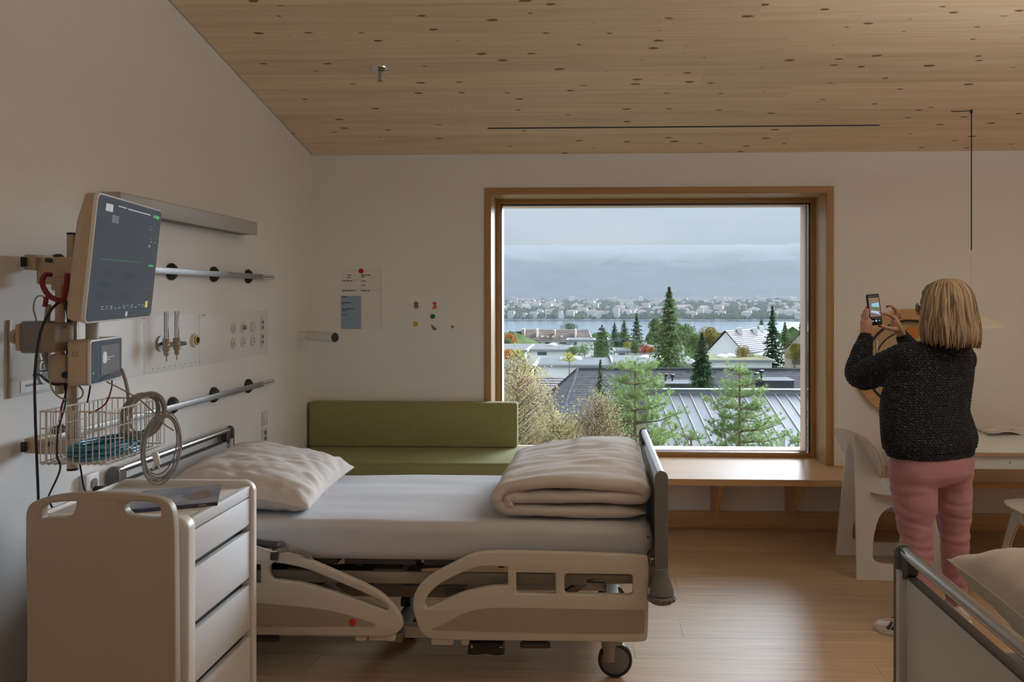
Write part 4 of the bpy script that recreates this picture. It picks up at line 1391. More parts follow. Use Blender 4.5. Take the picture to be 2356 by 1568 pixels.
ob('end_knob', MB().cyl(k0, k1, 0.030, 20, 0.024), M['tan'], can)

# ---- wire basket
bk = thing('wire_basket', 'white wire basket hanging from the mounting pole', 'basket', (-1.65, 2.61, 1.046))
bx0, bx1, by0, by1, bz0, bz1 = -1.753, -1.540, 2.430, 2.770, 1.046, 1.217
def wire(pts, r=0.0019, closed=False, nm='wire'):
    return ob(nm, MB().tube(pts, r, 6, closed=closed), M['wirem'] if 'wirem' in M else M.setdefault('wirem', mat('white_coated_wire', (0.62, 0.60, 0.56), 0.4)), bk)
wire([(bx0, by0, bz1), (bx1, by0, bz1), (bx1, by1, bz1), (bx0, by1, bz1)], 0.0030, True, 'rim')
wire([(bx0, by0, bz1 - 0.055), (bx1, by0, bz1 - 0.055), (bx1, by1, bz1 - 0.055), (bx0, by1, bz1 - 0.055)], 0.0016, True, 'ring_wire')
wire([(bx0, by0, bz0 + 0.008), (bx1, by0, bz0 + 0.008), (bx1, by1, bz0 + 0.008), (bx0, by1, bz0 + 0.008)], 0.0022, True, 'ring_wire')
ns = 10
for k in range(ns + 1):
    x = bx0 + (bx1 - bx0) * k / ns
    wire([(x, by0, bz1), (x, by0, bz0 + 0.006), (x, by0 + 0.008, bz0), (x, by1 - 0.008, bz0), (x, by1, bz0 + 0.006), (x, by1, bz1)])
for k in range(1, 14):
    y = by0 + (by1 - by0) * k / 14
    wire([(bx0, y, bz1), (bx0, y, bz0 + 0.006), (bx0 + 0.008, y, bz0), (bx1 - 0.008, y, bz0), (bx1, y, bz0 + 0.006), (bx1, y, bz1)])
# blue tubing coil in the basket
bt_ = thing('blue_tubing', 'coil of blue tubing lying in the bottom of the wire basket', 'tubing', (-1.65, 2.61, 1.05))
for q_ in range(1):
    pts = []
    for k in range(260):
        a = k * 2 * PI / 28
        lay = k / 260
        rx_ = 0.090 - 0.012 * ((k // 28) % 3)
        pts.append((-1.648 + rx_ * math.cos(a) + 0.004 * math.sin(k * 1.7), 2.600 + (rx_ + 0.055) * math.sin(a) + 0.004 * math.cos(k), 1.056 + lay * 0.042 + 0.003 * math.sin(a * 2 + k * .05)))
    ob('tube_coil', MB().tube(pts, 0.0048, 7), M['blue'], bt_)
# grey lead bundles
def coil(nm, lab, c, ru, rv, ua, va, turns, r, m, seed, spread=0.02, cat='cable', sq_=1.0):
    t = thing(nm, lab, cat, c - Vector((0, 0, rv)))
    rr_ = random.Random(seed)
    ua, va = Vector(ua).normalized(), Vector(va).normalized()
    wa = ua.cross(va)
    pts = []
    per = 22
    for k in range(turns * per):
        a = k * 2 * PI / per
        tn = k // per
        jit = 1 + 0.10 * math.sin(a * 0.31 + seed) + 0.05 * math.sin(k * 0.13 + seed)
        pts.append(c + ua * (ru * jit * math.cos(a)) + va * (rv * jit * math.sin(a) - (jit - 1) * rv * 0.4) + wa * (spread * math.sin(a * 0.37 + seed)))
    ob('cable_loops', MB().tube(spline(pts, 2), r, 7), m, t)
    return t
cA = at(328, 955, 2.66)
ca = coil('cable_coil', 'thick grey cable coil resting in the right end of the wire basket', cA, 0.062, 0.072, (0.55, 0.8, 0.1), (0, 0.1, 1), 7, 0.0042, M['cable'], 1.0, 0.028)
cB = at(372, 1030, 2.62)
cb_ = coil('cable_coil', 'thin grey lead loops hanging over the right rim of the wire basket', cB, 0.055, 0.112, (0.8, 0.5, 0.05), (0.08, 0, 1), 7, 0.0024, M['cable'], 2.4, 0.022)
q = at(360, 1055, 2.60)
ob('lead_plug', MB().box(q, (0.020, 0.012, 0.045), Matrix.Rotation(R(-15), 3, 'Y'), 0.003).cyl(q + Vector((-0.006, 0, -0.02)), q + Vector((-0.012, 0, -0.036)), 0.003, 8).cyl(q + Vector((0.006, 0, -0.02)), q + Vector((0.012, 0, -0.036)), 0.003, 8), M['white'], cb_)
# ---- loose cables
def cabl(nm, lab, pts, r, m, n=8):
    P_ = spline([at(*p) for p in pts], n)
    o = ob(nm, MB().tube(P_, r, 8), m)
    rebase(o, min(P_, key=lambda q: q.z))
    return tag(o, lab, 'cable')
cabl('power_cable', 'long black cable hanging down the left wall to the handled cabinet', [(136, 695, 2.50), (118, 712, 2.48), (98, 750, 2.46), (86, 800, 2.46), (80, 870, 2.46), (81, 950, 2.46), (84, 1040, 2.48), (88, 1140, 2.50), (90, 1240, 2.52)], 0.0042, M['bcable'])
cabl('power_cable', 'black plug lead running from the wall panel socket to the pole', [(78, 862, 2.63), (92, 862, 2.60), (105, 873, 2.56), (125, 884, 2.54), (152, 882, 2.55)], 0.0042, M['bcable'])
cabl('data_cable', 'thin dark blue cable bending from the basket bottom down to the cabinet', [(150, 885, 2.56), (150, 930, 2.50), (134, 990, 2.40), (131, 1045, 2.40), (138, 1080, 2.42), (112, 1140, 2.50), (112, 1150, 2.52), (132, 1190, 2.60)], 0.0030, M['bcable'])
cabl('data_cable', 'thin dark cable running from the pole foot to the lower wall socket', [(178, 1040, 2.66), (186, 1080, 2.70), (192, 1118, 2.76), (198, 1132, 2.80)], 0.0030, M['bcable'])
cabl('supply_hose', 'dark red braided hose looping out behind the large monitor', [(118, 632, 2.56), (104, 632, 2.54), (97, 648, 2.52), (104, 668, 2.50), (116, 682, 2.50), (134, 690, 2.50), (146, 690, 2.52), (152, 660, 2.55), (155, 630, 2.57)], 0.0085, M['rcable'])
cabl('signal_lead', 'thin red lead dropping from the small module into the basket', [(258, 875, 2.62), (256, 895, 2.60), (245, 925, 2.58), (225, 942, 2.56), (205, 950, 2.56)], 0.0026, M['rcable'])
cabl('signal_lead', 'dark lead hanging straight below the small module', [(208, 886, 2.56), (205, 905, 2.56), (201, 925, 2.58)], 0.0028, M['bcable'])
cabl('signal_lead', 'grey lead curving from the right end of the small module into the cable coil', [(280, 850, 2.76), (288, 872, 2.72), (294, 900, 2.68), (297, 930, 2.66), (302, 960, 2.64)], 0.0062, M['cable'])
cabl('signal_lead', 'thin grey lead running diagonally from the small module to the hanging loops', [(245, 878, 2.6), (280, 895, 2.6), (320, 918, 2.6), (350, 945, 2.6), (378, 975, 2.6), (400, 990, 2.6)], 0.0024, M['cable'])
cabl('signal_lead', 'grey lead looping below the tan pole clamp', [(114, 800, 2.5), (112, 850, 2.5), (118, 890, 2.5), (135, 912, 2.5), (160, 920, 2.5), (185, 915, 2.5), (191, 900, 2.52), (180, 885, 2.55)], 0.0028, M['cable'])
cabl('signal_lead', 'thin grey lead arching left of the red hose above the translucent box', [(106, 690, 2.52), (96, 680, 2.52), (82, 686, 2.52), (77, 710, 2.52), (84, 738, 2.54)], 0.0022, M['cable'])
cabl('signal_lead', 'short dark red lead beside the pole clamps', [(103, 705, 2.52), (106, 688, 2.52), (105, 682, 2.52)], 0.0075, M['rcable'])
cabl('signal_lead', 'dark red lead dropping behind the left end of the wire basket', [(154, 882, 2.56), (150, 910, 2.54), (142, 935, 2.50), (137, 970, 2.46)], 0.0034, M['rcable'])
cabl('signal_lead', 'dark lead bundle strapped along the pole behind the large monitor', [(150, 690, 2.56), (158, 730, 2.58), (160, 770, 2.6), (156, 800, 2.6), (158, 830, 2.6)], 0.0060, M['dgrey'])
cabl('signal_lead', 'tan lead hanging from the arm joint behind the translucent box', [(112, 700, 2.56), (106, 760, 2.56), (104, 800, 2.58), (108, 830, 2.58), (114, 850, 2.56)], 0.0090, M['taupe'])
# ================================================================== BEDSIDE CABINET (foreground left)
cx0, cx1, cyn, cyf = -1.735, -1.240, 2.345, 2.835
cab = thing('bedside_cabinet', 'white bedside cabinet with five drawers beside the head of the middle bed', 'cabinet', ((cx0 + cx1) / 2, (cyn + cyf) / 2, 0))
M['cab'] = mat('cabinet_white', (0.68, 0.69, 0.72), 0.40, bump=0.02, bscale=500)
M['cabtop'] = mat('cabinet_top', (0.68, 0.65, 0.60), 0.45, var=0.04, vscale=4)
M['rimw'] = mat('cabinet_rim', (0.70, 0.67, 0.63), 0.35)
for nm, y0, y1, zt_ in (('side_panel', cyn, cyn + 0.045, 0.908), ('side_panel', cyf - 0.03, cyf, 0.912)):
    mb = MB()
    mb.plate([(cx0, 0.10), (cx1 + 0.012, 0.10)] + [(cx1 + 0.012, zt_ - 0.04)] + arc((cx1 - 0.028, zt_ - 0.04), 0.04, 0, 90, 8)[1:] + [(cx0 + 0.03, zt_)] + arc((cx0 + 0.03, zt_ - 0.03), 0.03, 90, 180, 6), [], y1 - y0, fnY((y0 + y1) / 2), 0.006)
    ob(nm, mb, M['rimw'], cab, 40)
ob('cabinet_top', MB().bb((cx0, cyn + 0.04, 0.868), (cx1 - 0.002, cyf - 0.028, 0.893), 0.002), M['cabtop'], cab)
ob('carcass', MB().bb((cx0 + 0.004, cyn + 0.04, 0.10), (cx1 - 0.03, cyf - 0.03, 0.868)), M['dgrey'], cab)
ob('back_rim', MB().bb((cx0, cyn + 0.04, 0.868), (cx0 + 0.012, cyf - 0.03, 0.905), 0.003), M['rimw'], cab)
ya_, yb_ = cyn + 0.048, cyf - 0.033
dl = [(0.858, 0.895, 0), (0.757, 0.852, 1), (0.565, 0.733, 1), (0.375, 0.537, 1), (0.13, 0.347, 1)]
for z0, z1, real in dl:
    if not real:
        ob('front_rail', MB().bb((cx1 - 0.02, ya_, z0), (cx1, yb_, z1), 0.0015), M['cab'], cab)
        continue
    d_ = ob('drawer', MB().bb((cx1 - 0.022, ya_, z0), (cx1, yb_, z1), 0.0015), M['cab'], cab)
    # finger pull: recessed dark lip below the front
    ob('drawer_pull', MB().plate([(cx1 - 0.03, z0 - 0.016), (cx1 - 0.024, z0 - 0.018), (cx1 - 0.003, z0 - 0.004), (cx1 - 0.003, z0), (cx1 - 0.03, z0)], [], yb_ - ya_, lambda u, v, t_: (u, (ya_ + yb_) / 2 + t_, v)), M['grey'], d_)
for x in (cx0 + 0.06, cx1 - 0.06):
    for y in (cyn + 0.06, cyf - 0.06):
        w_ = ob('caster', MB().cyl((x - 0.014, y, 0.035), (x + 0.014, y, 0.035), 0.0345, 24), M['black'], cab)
        ob('caster_fork', MB().bb((x - 0.02, y - 0.012, 0.03), (x + 0.02, y + 0.012, 0.102), 0.003), M['grey'], w_)
# folding table leaf, hung along the cabinet, with two grips
fl2 = thing('folding_leaf', 'tall beige panel with two cut-out grips at its top, standing in the left foreground', 'panel', (-1.42, 2.27, 0.12))
YL = 2.26
Q = lambda x, y: P(x, y, YL)
outer = sm([Q(*q) for q in [(58, 1198), (59, 1175), (68, 1158), (88, 1148), (130, 1139), (190, 1134), (260, 1134), (330, 1139), (372, 1147), (392, 1162), (399, 1190), (401, 1260), (402, 1400), (405, 1568)]], 2)
b0 = Q(405, 1700)
outer = [q for q in outer if q[1] > Q(0, 1560)[1]]
outer = sm([Q(*q) for q in [(58, 1400), (58, 1198), (59, 1175), (68, 1158), (88, 1148), (130, 1139), (190, 1134), (260, 1134), (330, 1139), (372, 1147), (392, 1162), (399, 1190), (401, 1260), (402, 1400)]], 2)
i0 = outer.index(min(outer, key=lambda q: (q[1], q[0])))
xs_l, xs_r = Q(60, 1400)[0], Q(402, 1400)[0]
body = [q for q in outer if q[1] > Q(0, 1300)[1]]
# order: from left bottom over the top to right bottom
body.sort(key=lambda q: math.atan2(q[1] - 0.7, -(q[0] - (xs_l + xs_r) / 2)))
outl = body + [(xs_r + 0.004, 0.13), (xs_l + 0.012, 0.13)]
hl = sm([Q(*q) for q in [(94, 1190), (94, 1168), (108, 1158), (140, 1154), (174, 1153), (175, 1154), (172, 1172), (164, 1185), (148, 1191), (96, 1195)]], 2)
hr = sm([Q(*q) for q in [(288, 1158), (305, 1152), (340, 1154), (362, 1160), (370, 1172), (368, 1192), (366, 1194), (315, 1191), (294, 1184), (284, 1172)]], 2)
mb = MB()
mb.plate(outl, [hl, hr], 0.032, fnY(YL + 0.016), 0.005)
ob('leaf_panel', mb, M['cream'], fl2, 40)
ins = [Q(*q) for q in [(74, 1215), (78, 1207), (100, 1203), (140, 1199), (168, 1192), (182, 1172), (188, 1150), (270, 1150), (278, 1172), (292, 1190), (320, 1199), (365, 1203), (384, 1210), (388, 1222)]]
ins = ins + [(Q(389, 1400)[0], 0.16), (Q(76, 1400)[0], 0.16)]
mb = MB()
mb.plate(ins, [], 0.003, fnY(YL - 0.0008), 0.0012)
ob('raised_field', mb, M['cream'], fl2, 40)
for x in (xs_l + 0.05, xs_r - 0.05):
    ob('leaf_foot', MB().bb((x - 0.02, YL, 0.0), (x + 0.02, YL + 0.06, 0.135), 0.006), M['grey'], fl2)
# book
zb = 0.893
def onZ(px, py, z):
    a, b = (px - PX) / FOC, -(py - PY) / FOC
    r = Vector((a * _c - _s, a * _s + _c, b))
    k = (z - EYE) / r.z
    return Vector((r.x * k, r.y * k, z))
bth = 0.012
zt_ = zb + bth + 0.001
c_ = [onZ(312, 1133, zt_), onZ(495, 1115, zt_), onZ(500, 1154, zt_), onZ(301, 1171, zt_)]
u_ = (c_[2] - c_[3]).normalized()
v_ = Vector((-u_.y, u_.x, 0))
c0 = c_[3]
BWd, BHt = (c_[2] - c_[3]).length, min((c_[1] - c_[2]).length, 0.29)
book = thing('picture_book', 'dark blue picture book lying on top of the white bedside cabinet', 'book', c0 + u_ * BWd / 2 + v_ * BHt / 2 - Vector((0, 0, bth)))
def bfn(a, b, z): return c0 + u_ * a + v_ * b + Vector((0, 0, z))
def bquad(a0, b0, a1, b1, z0, z1):
    mb = MB()
    p = [bfn(a, b, z) for z in (z0, z1) for a, b in ((a0, b0), (a1, b0), (a1, b1), (a0, b1))]
    return mb.add(p, [(0, 3, 2, 1), (4, 5, 6, 7), (0, 1, 5, 4), (1, 2, 6, 5), (2, 3, 7, 6), (3, 0, 4, 7)])
M['navy'] = mat('navy_cover', (0.028, 0.03, 0.075), 0.3, coat=0.3)
M['paper'] = mat('white_paper', (0.74, 0.73, 0.70), 0.8)
# printed cover: misty blue with a brown group in the middle
cv = bpy.data.materials.new('printed_cover')
cv.use_nodes = True
n = cv.node_tree.nodes
l = cv.node_tree.links
bs = n['Principled BSDF']
bs.inputs['Roughness'].default_value = 0.28
tc = n.new('ShaderNodeTexCoord')
nz_ = n.new('ShaderNodeTexNoise')
nz_.inputs['Scale'].default_value = 9
nz_.inputs['Detail'].default_value = 5
l.new(tc.outputs['Object'], nz_.inputs['Vector'])
ra = n.new('ShaderNodeValToRGB')
e_ = ra.color_ramp.elements
e_[0].position = 0.36
e_[0].color = (0.045, 0.05, 0.10, 1)
e_[1].position = 0.62
e_[1].color = (0.22, 0.20, 0.24, 1)
x_ = ra.color_ramp.elements.new(0.50)
x_.color = (0.11, 0.12, 0.17, 1)
l.new(nz_.outputs['Fac'], ra.inputs[0])
l.new(ra.outputs[0], bs.inputs['Base Color'])
ob('front_cover', bquad(0, 0, BWd, BHt, -0.001, 0.0), cv, book)
ob('page_block', bquad(0.003, 0.002, BWd - 0.003, BHt - 0.003, -bth + 0.0015, -0.001), M['paper'], book)
ob('spine', bquad(-0.001, -0.0015, BWd + 0.001, 0.001, -bth, 0.0), M['navy'], book)
ob('back_cover', bquad(0, 0, BWd, BHt, -bth, -bth + 0.0012), M['navy'], book)
M['brownp'] = mat('printed_brown', (0.16, 0.085, 0.05), 0.35, var=0.5, vscale=40)
mb = MB()
cxs = [(0.56, 0.42), (0.62, 0.50), (0.66, 0.56), (0.72, 0.66), (0.77, 0.80), (0.83, 0.78), (0.87, 0.62), (0.90, 0.45), (0.88, 0.30), (0.80, 0.28), (0.74, 0.22), (0.66, 0.24), (0.60, 0.34)]
mb.add([bfn(a * BWd, b * BHt, 0.0004) for a, b in cxs], [tuple(range(len(cxs)))])
ob('printed_picture', mb, M['brownp'], book, None, False)
mb = MB()
for k in range(9):
    mb.add([bfn((0.40 + 0.005 * (k % 3)) * BWd, (0.18 + 0.045 * k) * BHt, 0.0004), bfn((0.54 - 0.01 * (k % 2)) * BWd, (0.18 + 0.045 * k) * BHt, 0.0004), bfn((0.54 - 0.01 * (k % 2)) * BWd, (0.195 + 0.045 * k) * BHt, 0.0004), bfn((0.40 + 0.005 * (k % 3)) * BWd, (0.195 + 0.045 * k) * BHt, 0.0004)], [(0, 1, 2, 3)])
ob('printed_line', mb, M['lgrey'], book, None, False)
mb = MB()
for k in range(5):
    mb.add([bfn((0.78 + 0.02 * k) * BWd, -0.0018, -bth * 0.7), bfn((0.792 + 0.02 * k) * BWd, -0.0018, -bth * 0.7), bfn((0.792 + 0.02 * k) * BWd, -0.0018, -bth * 0.35), bfn((0.78 + 0.02 * k) * BWd, -0.0018, -bth * 0.35)], [(0, 1, 2, 3)])
ob('spine_print', mb, M['lgrey'], book, None, False)
# ================================================================== BACK WALL: papers and magnets
YW = YB - 0.0005
def onwall(px, py): return at(px, py, YB)
def sheet_(name, lab, x0, y0, x1, y1, m, lift=0.0015):
    a, b = onwall(x0, y1), onwall(x1, y0)
    t = thing(name, lab, 'paper', ((a.x + b.x) / 2, YB, a.z))
    ob('paper_sheet', MB().bb((a.x, YB - lift - 0.0006, a.z), (b.x, YB - lift, b.z)), m, t, None)
    return t, lift + 0.0006
def line(par, x0, y0, x1, y1, lift, m, name='printed_line'):
    a, b = onwall(x0, y1), onwall(x1, y0)
    return ob(name, MB().bb((a.x, YB - lift - 0.0003, a.z), (b.x, YB - lift, b.z)), m, par, None)
M['paperw'] = mat('posted_paper', (0.80, 0.79, 0.78), 0.8)
M['paperb'] = mat('light_blue_paper', (0.30, 0.45, 0.58), 0.8)
M['ink'] = mat('printed_ink', (0.10, 0.10, 0.11), 0.7)
M['ink2'] = mat('printed_rule', (0.42, 0.42, 0.42), 0.7)
t1, l1 = sheet_('posted_sheet', 'large white printed sheet under the red magnet on the window wall', 786, 621, 876, 757, M['paperw'])
rr_ = random.Random(9)
def textrow(par, x0, x1, y, lift, m=None, h=1.3):
    mb = MB()
    x = x0
    while x < x1:
        wd = 2 + rr_.random() * 4
        a, b = onwall(x, y + h), onwall(min(x + wd, x1), y - h)
        mb.bb((a.x, YB - lift - 0.0003, a.z), (b.x, YB - lift, b.z))
        x += wd + 1.2
    ob('text_row', mb, m or M['ink'], par, None)
for x0, x1, y in ((800, 808, 632.5), (799, 807, 638.5), (788, 811, 645.7), (833, 853, 632.5), (833, 838, 636.5), (833, 842, 646), (833, 841, 656), (788, 819, 668.5), (832, 851, 668.5)):
    textrow(t1, x0, x1, y, l1)
for x0, y0, x1, y1 in ((786, 666, 876, 666.7), (786, 643.3, 831, 643.9), (830.5, 624, 831.2, 668), (838, 637.3, 868, 637.8), (796, 628, 796.6, 643), (786, 621, 876, 621.5), (876, 621, 876.6, 757)):
    line(t1, x0, y0, x1, y1, l1, M['ink2'], 'printed_rule')
t2, l2 = sheet_('blue_card', 'light blue printed card below the white sheet on the window wall', 785, 680, 831, 756, M['paperb'], 0.003)
for x0, x1, y in ((787, 799, 682.5), (788, 807, 696), (788, 813, 709.8), (789, 799, 714), (788, 795, 723.5)):
    textrow(t2, x0, x1, y, l2)
for x, y in ((789, 699.5), (814, 709.5), (797, 723.4)):
    line(t2, x - 1.2, y - 1.2, x + 1.2, y + 1.2, l2, M['ink'], 'printed_dot')
for y in (693, 707, 720.5):
    line(t2, 787, y, 829, y + 0.4, l2, M['ink2'], 'printed_rule')
def magnet(px, py, r, m, lab):
    q = onwall(px, py)
    t = ob('round_magnet', MB().lathe([(0, 0.009), (r * 0.8, 0.009), (r, 0.006), (r, 0.0)], (q.x, YB - (0.002 if py < 640 else 0), q.z), (0, -1, 0), 28), m)
    rebase(t, (q.x, YB, q.z))
    tag(t, lab, 'magnet')
M['mred'] = mat('red_magnet', (0.50, 0.01, 0.02), 0.35)
M['mgreen'] = mat('green_magnet', (0.01, 0.13, 0.05), 0.35)
M['myel'] = mat('yellow_magnet', (0.55, 0.36, 0.02), 0.35)
magnet(831, 623, 0.0165, M['mred'], 'round red magnet holding the white sheet on the wall')
magnet(995.5, 727.5, 0.0165, M['mgreen'], 'round green magnet on the bare window wall')
magnet(956, 745, 0.0165, M['myel'], 'round yellow magnet on the bare window wall')
def glyph(name, ch, px, py, h, m, lab, ext=0.004):
    cu = bpy.data.curves.new('t', 'FONT')
    cu.body = ch
    cu.size = h
    cu.extrude = ext / 2
    cu.offset = 0.0026
    cu.align_x = 'CENTER'
    cu.align_y = 'CENTER'
    tmp = bpy.data.objects.new('t', cu)
    C.objects.link(tmp)
    me = bpy.data.meshes.new_from_object(tmp.evaluated_get(bpy.context.evaluated_depsgraph_get()))
    bpy.data.objects.remove(tmp)
    q = onwall(px, py)
    me.transform(Matrix.Rotation(PI / 2, 4, 'X'))
    o = bpy.data.objects.new(name, me)
    me.name = name
    C.objects.link(o)
    me.materials.append(m)
    o.location = (q.x, YB - ext / 2, q.z)
    BASE[o] = Vector(o.location)
    tag(o, lab, 'magnet')
    return o
M['spot'] = mat('brown_spotted', (0.20, 0.12, 0.08), 0.5, var=0.7, vscale=120)
M['redspot'] = mat('red_orange_digit', (0.65, 0.06, 0.01), 0.45)
glyph('digit_magnet', '8', 957.5, 702, 0.062, M['spot'], 'spotted brown magnet in the shape of the digit 8')
glyph('digit_magnet', '3', 1000, 703, 0.062, M['redspot'], 'orange red magnet in the shape of the digit 3')
def blob_magnet(name, px, py, pts, m, lab):
    q = onwall(px, py)
    mb = MB()
    mb.plate([(q.x + a, q.z + b) for a, b in pts], [], 0.005, lambda u, v, t_: (u, YB - 0.0028 + t_, v), 0.0008)
    o = ob(name, mb, m)
    rebase(o, (q.x, YB, q.z))
    tag(o, lab, 'magnet')
    return o
M['purp'] = mat('mauve_print', (0.26, 0.10, 0.19), 0.5, var=0.6, vscale=90)
blob_magnet('flower_magnet', 998.5, 753, [(-0.019, 0.02), (-0.010, 0.018), (-0.006, 0.010), (0.004, 0.008), (0.008, -0.002), (0.020, -0.006), (0.016, -0.016), (0.006, -0.018), (-0.004, -0.02), (-0.012, -0.014), (-0.010, -0.004), (-0.018, 0.006)], M['purp'], 'small mauve figure magnet below the green round magnet')
star = []
for k in range(10):
    a = 2 * PI * k / 10 + 0.4
    r_ = 0.014 if k % 2 == 0 else 0.006
    star.append((r_ * math.cos(a), r_ * math.sin(a)))
blob_magnet('star_magnet', 1041, 751.5, star, M['mred'], 'small ragged dark red magnet, rightmost on the window wall')

# ================================================================== ROUND OAK FEATURE ON THE WALL BEHIND THE WOMAN
q = onwall(2087, 836)
Rr = 126 / 1800 * 5.32
rd = thing('round_wall_niche', 'large round oak disc with black ring on the wall behind the woman', 'wall decoration', (q.x, YB, q.z - Rr))
def ring_prof(prof, m, name, par=None, n=72):
    return ob(name, MB().lathe(prof, (q.x, YB, q.z), (0, -1, 0), n, True), m, par or rd, 30)
ring_prof([(Rr, 0.0), (Rr, 0.034), (Rr - 0.006, 0.040), (0.305, 0.040), (0.300, 0.036), (0.300, 0.0)], M['oak'], 'outer_ring')
ring_prof([(0.300, 0.0), (0.300, 0.044), (0.287, 0.044), (0.287, 0.0)], M['black'], 'black_ring')
ob('inner_disc', MB().lathe([(0.0, 0.012), (0.287, 0.012), (0.287, 0.0)], (q.x, YB, q.z), (0, -1, 0), 72), M['oak_light'], rd, 30)
ring_prof([(0.225, 0.012), (0.225, 0.020), (0.218, 0.020), (0.218, 0.012)], M['black'], 'inner_line')
a = onwall(2016, 796)
ob('white_slot', MB().bb((a.x - 0.006, YB - 0.02, a.z - 0.045), (a.x + 0.006, YB - 0.012, a.z + 0.045), 0.002).bb((a.x - 0.006, YB - 0.02, a.z - 0.36), (a.x + 0.006, YB - 0.012, a.z - 0.29), 0.002), M['white'], rd)
M['orangew'] = mat('orange_inlay', (0.60, 0.20, 0.05), 0.5)
a = onwall(2098, 758)
ob('orange_inlay', MB().lathe([(0, 0.024), (0.045, 0.022), (0.045, 0.012)], (a.x, YB, a.z - 0.02), (0, -1, 0), 28), M['orangew'], rd)

# ================================================================== TABLE
M['lam'] = mat('white_laminate', (0.70, 0.72, 0.72), 0.32)
M['ply'] = mat('plywood_edge', (0.45, 0.32, 0.21), 0.6, var=0.15, vscale=60, stretch=(0.2, 0.2, 8))
tx0, tx1, ty0, ty1, tz = 1.90, 3.10, 4.27, 5.16, 0.752
tbl = thing('table', 'white rectangular table with plywood edge standing right of the woman', 'table', ((tx0 + tx1) / 2, (ty0 + ty1) / 2, 0))
tp = ob('tabletop', MB().bb((tx0, ty0, tz - 0.004), (tx1, ty1, tz), 0.0015), M['lam'], tbl)
ob('edge_band', MB().bb((tx0, ty0, tz - 0.024), (tx1, ty1, tz - 0.004), 0.001), M['ply'], tp)
ob('apron', MB().bb((tx0 + 0.03, ty0 + 0.02, tz - 0.095), (tx1 - 0.03, ty0 + 0.045, tz - 0.024), 0.001), M['lam'], tbl)
ob('apron', MB().bb((tx0 + 0.03, ty1 - 0.045, tz - 0.095), (tx1 - 0.03, ty1 - 0.02, tz - 0.024), 0.001), M['lam'], tbl)
ob('apron', MB().bb((tx0 + 0.03, ty0 + 0.045, tz - 0.095), (tx0 + 0.055, ty1 - 0.045, tz - 0.024), 0.001), M['lam'], tbl)
for x in (tx0 + 0.07, 2.755):
    for y in (ty0 + 0.06, ty1 - 0.20):
        ob('leg', MB().cyl((x, y, 0), (x, y, tz - 0.024), 0.026, 24), M['lam'], tbl)
for x in (tx0 + 0.045, tx0 + 0.30, 2.4):
    ob('apron_screw', MB().cyl((x + 0.05, ty0 + 0.02, tz - 0.06), (x + 0.05, ty0 + 0.018, tz - 0.06), 0.004, 10), M['grey'], tbl)
# open magazine
mg = thing('magazine', 'open magazine with curled pages lying on the white table', 'magazine', at(2320, 990, 4.86))
zt_ = tz
ctr = onZ(2325, 993, tz)
M['print'] = mat('magazine_print', (0.66, 0.65, 0.63), 0.45, var=0.3, vscale=14)
for sd in (-1, 1):
    for k, (hh, ln) in enumerate(((0.004, 0.21), (0.013, 0.205), (0.020, 0.19))):
        if sd == 1 and k == 2:
            continue
        def f(u, v, sd=sd, hh=hh, ln=ln):
            z = tz + 0.001 + hh * math.sin(min(1, u * 1.25) * PI * 0.8) * (1 - 0.5 * v * (k == 2)) + 0.002
            return Vector((ctr.x + sd * u * ln * 1.0 + v * 0.03, ctr.y - 0.13 + v * 0.27 + sd * u * 0.02, z))
        mb = MB().grid(f, 14, 6)
        ob('page', mb, M['print'], mg, 180)
ob('page_stack', MB().bb((ctr.x - 0.215, ctr.y - 0.13, tz), (ctr.x + 0.215, ctr.y + 0.14, tz + 0.003)), M['paper'], mg)

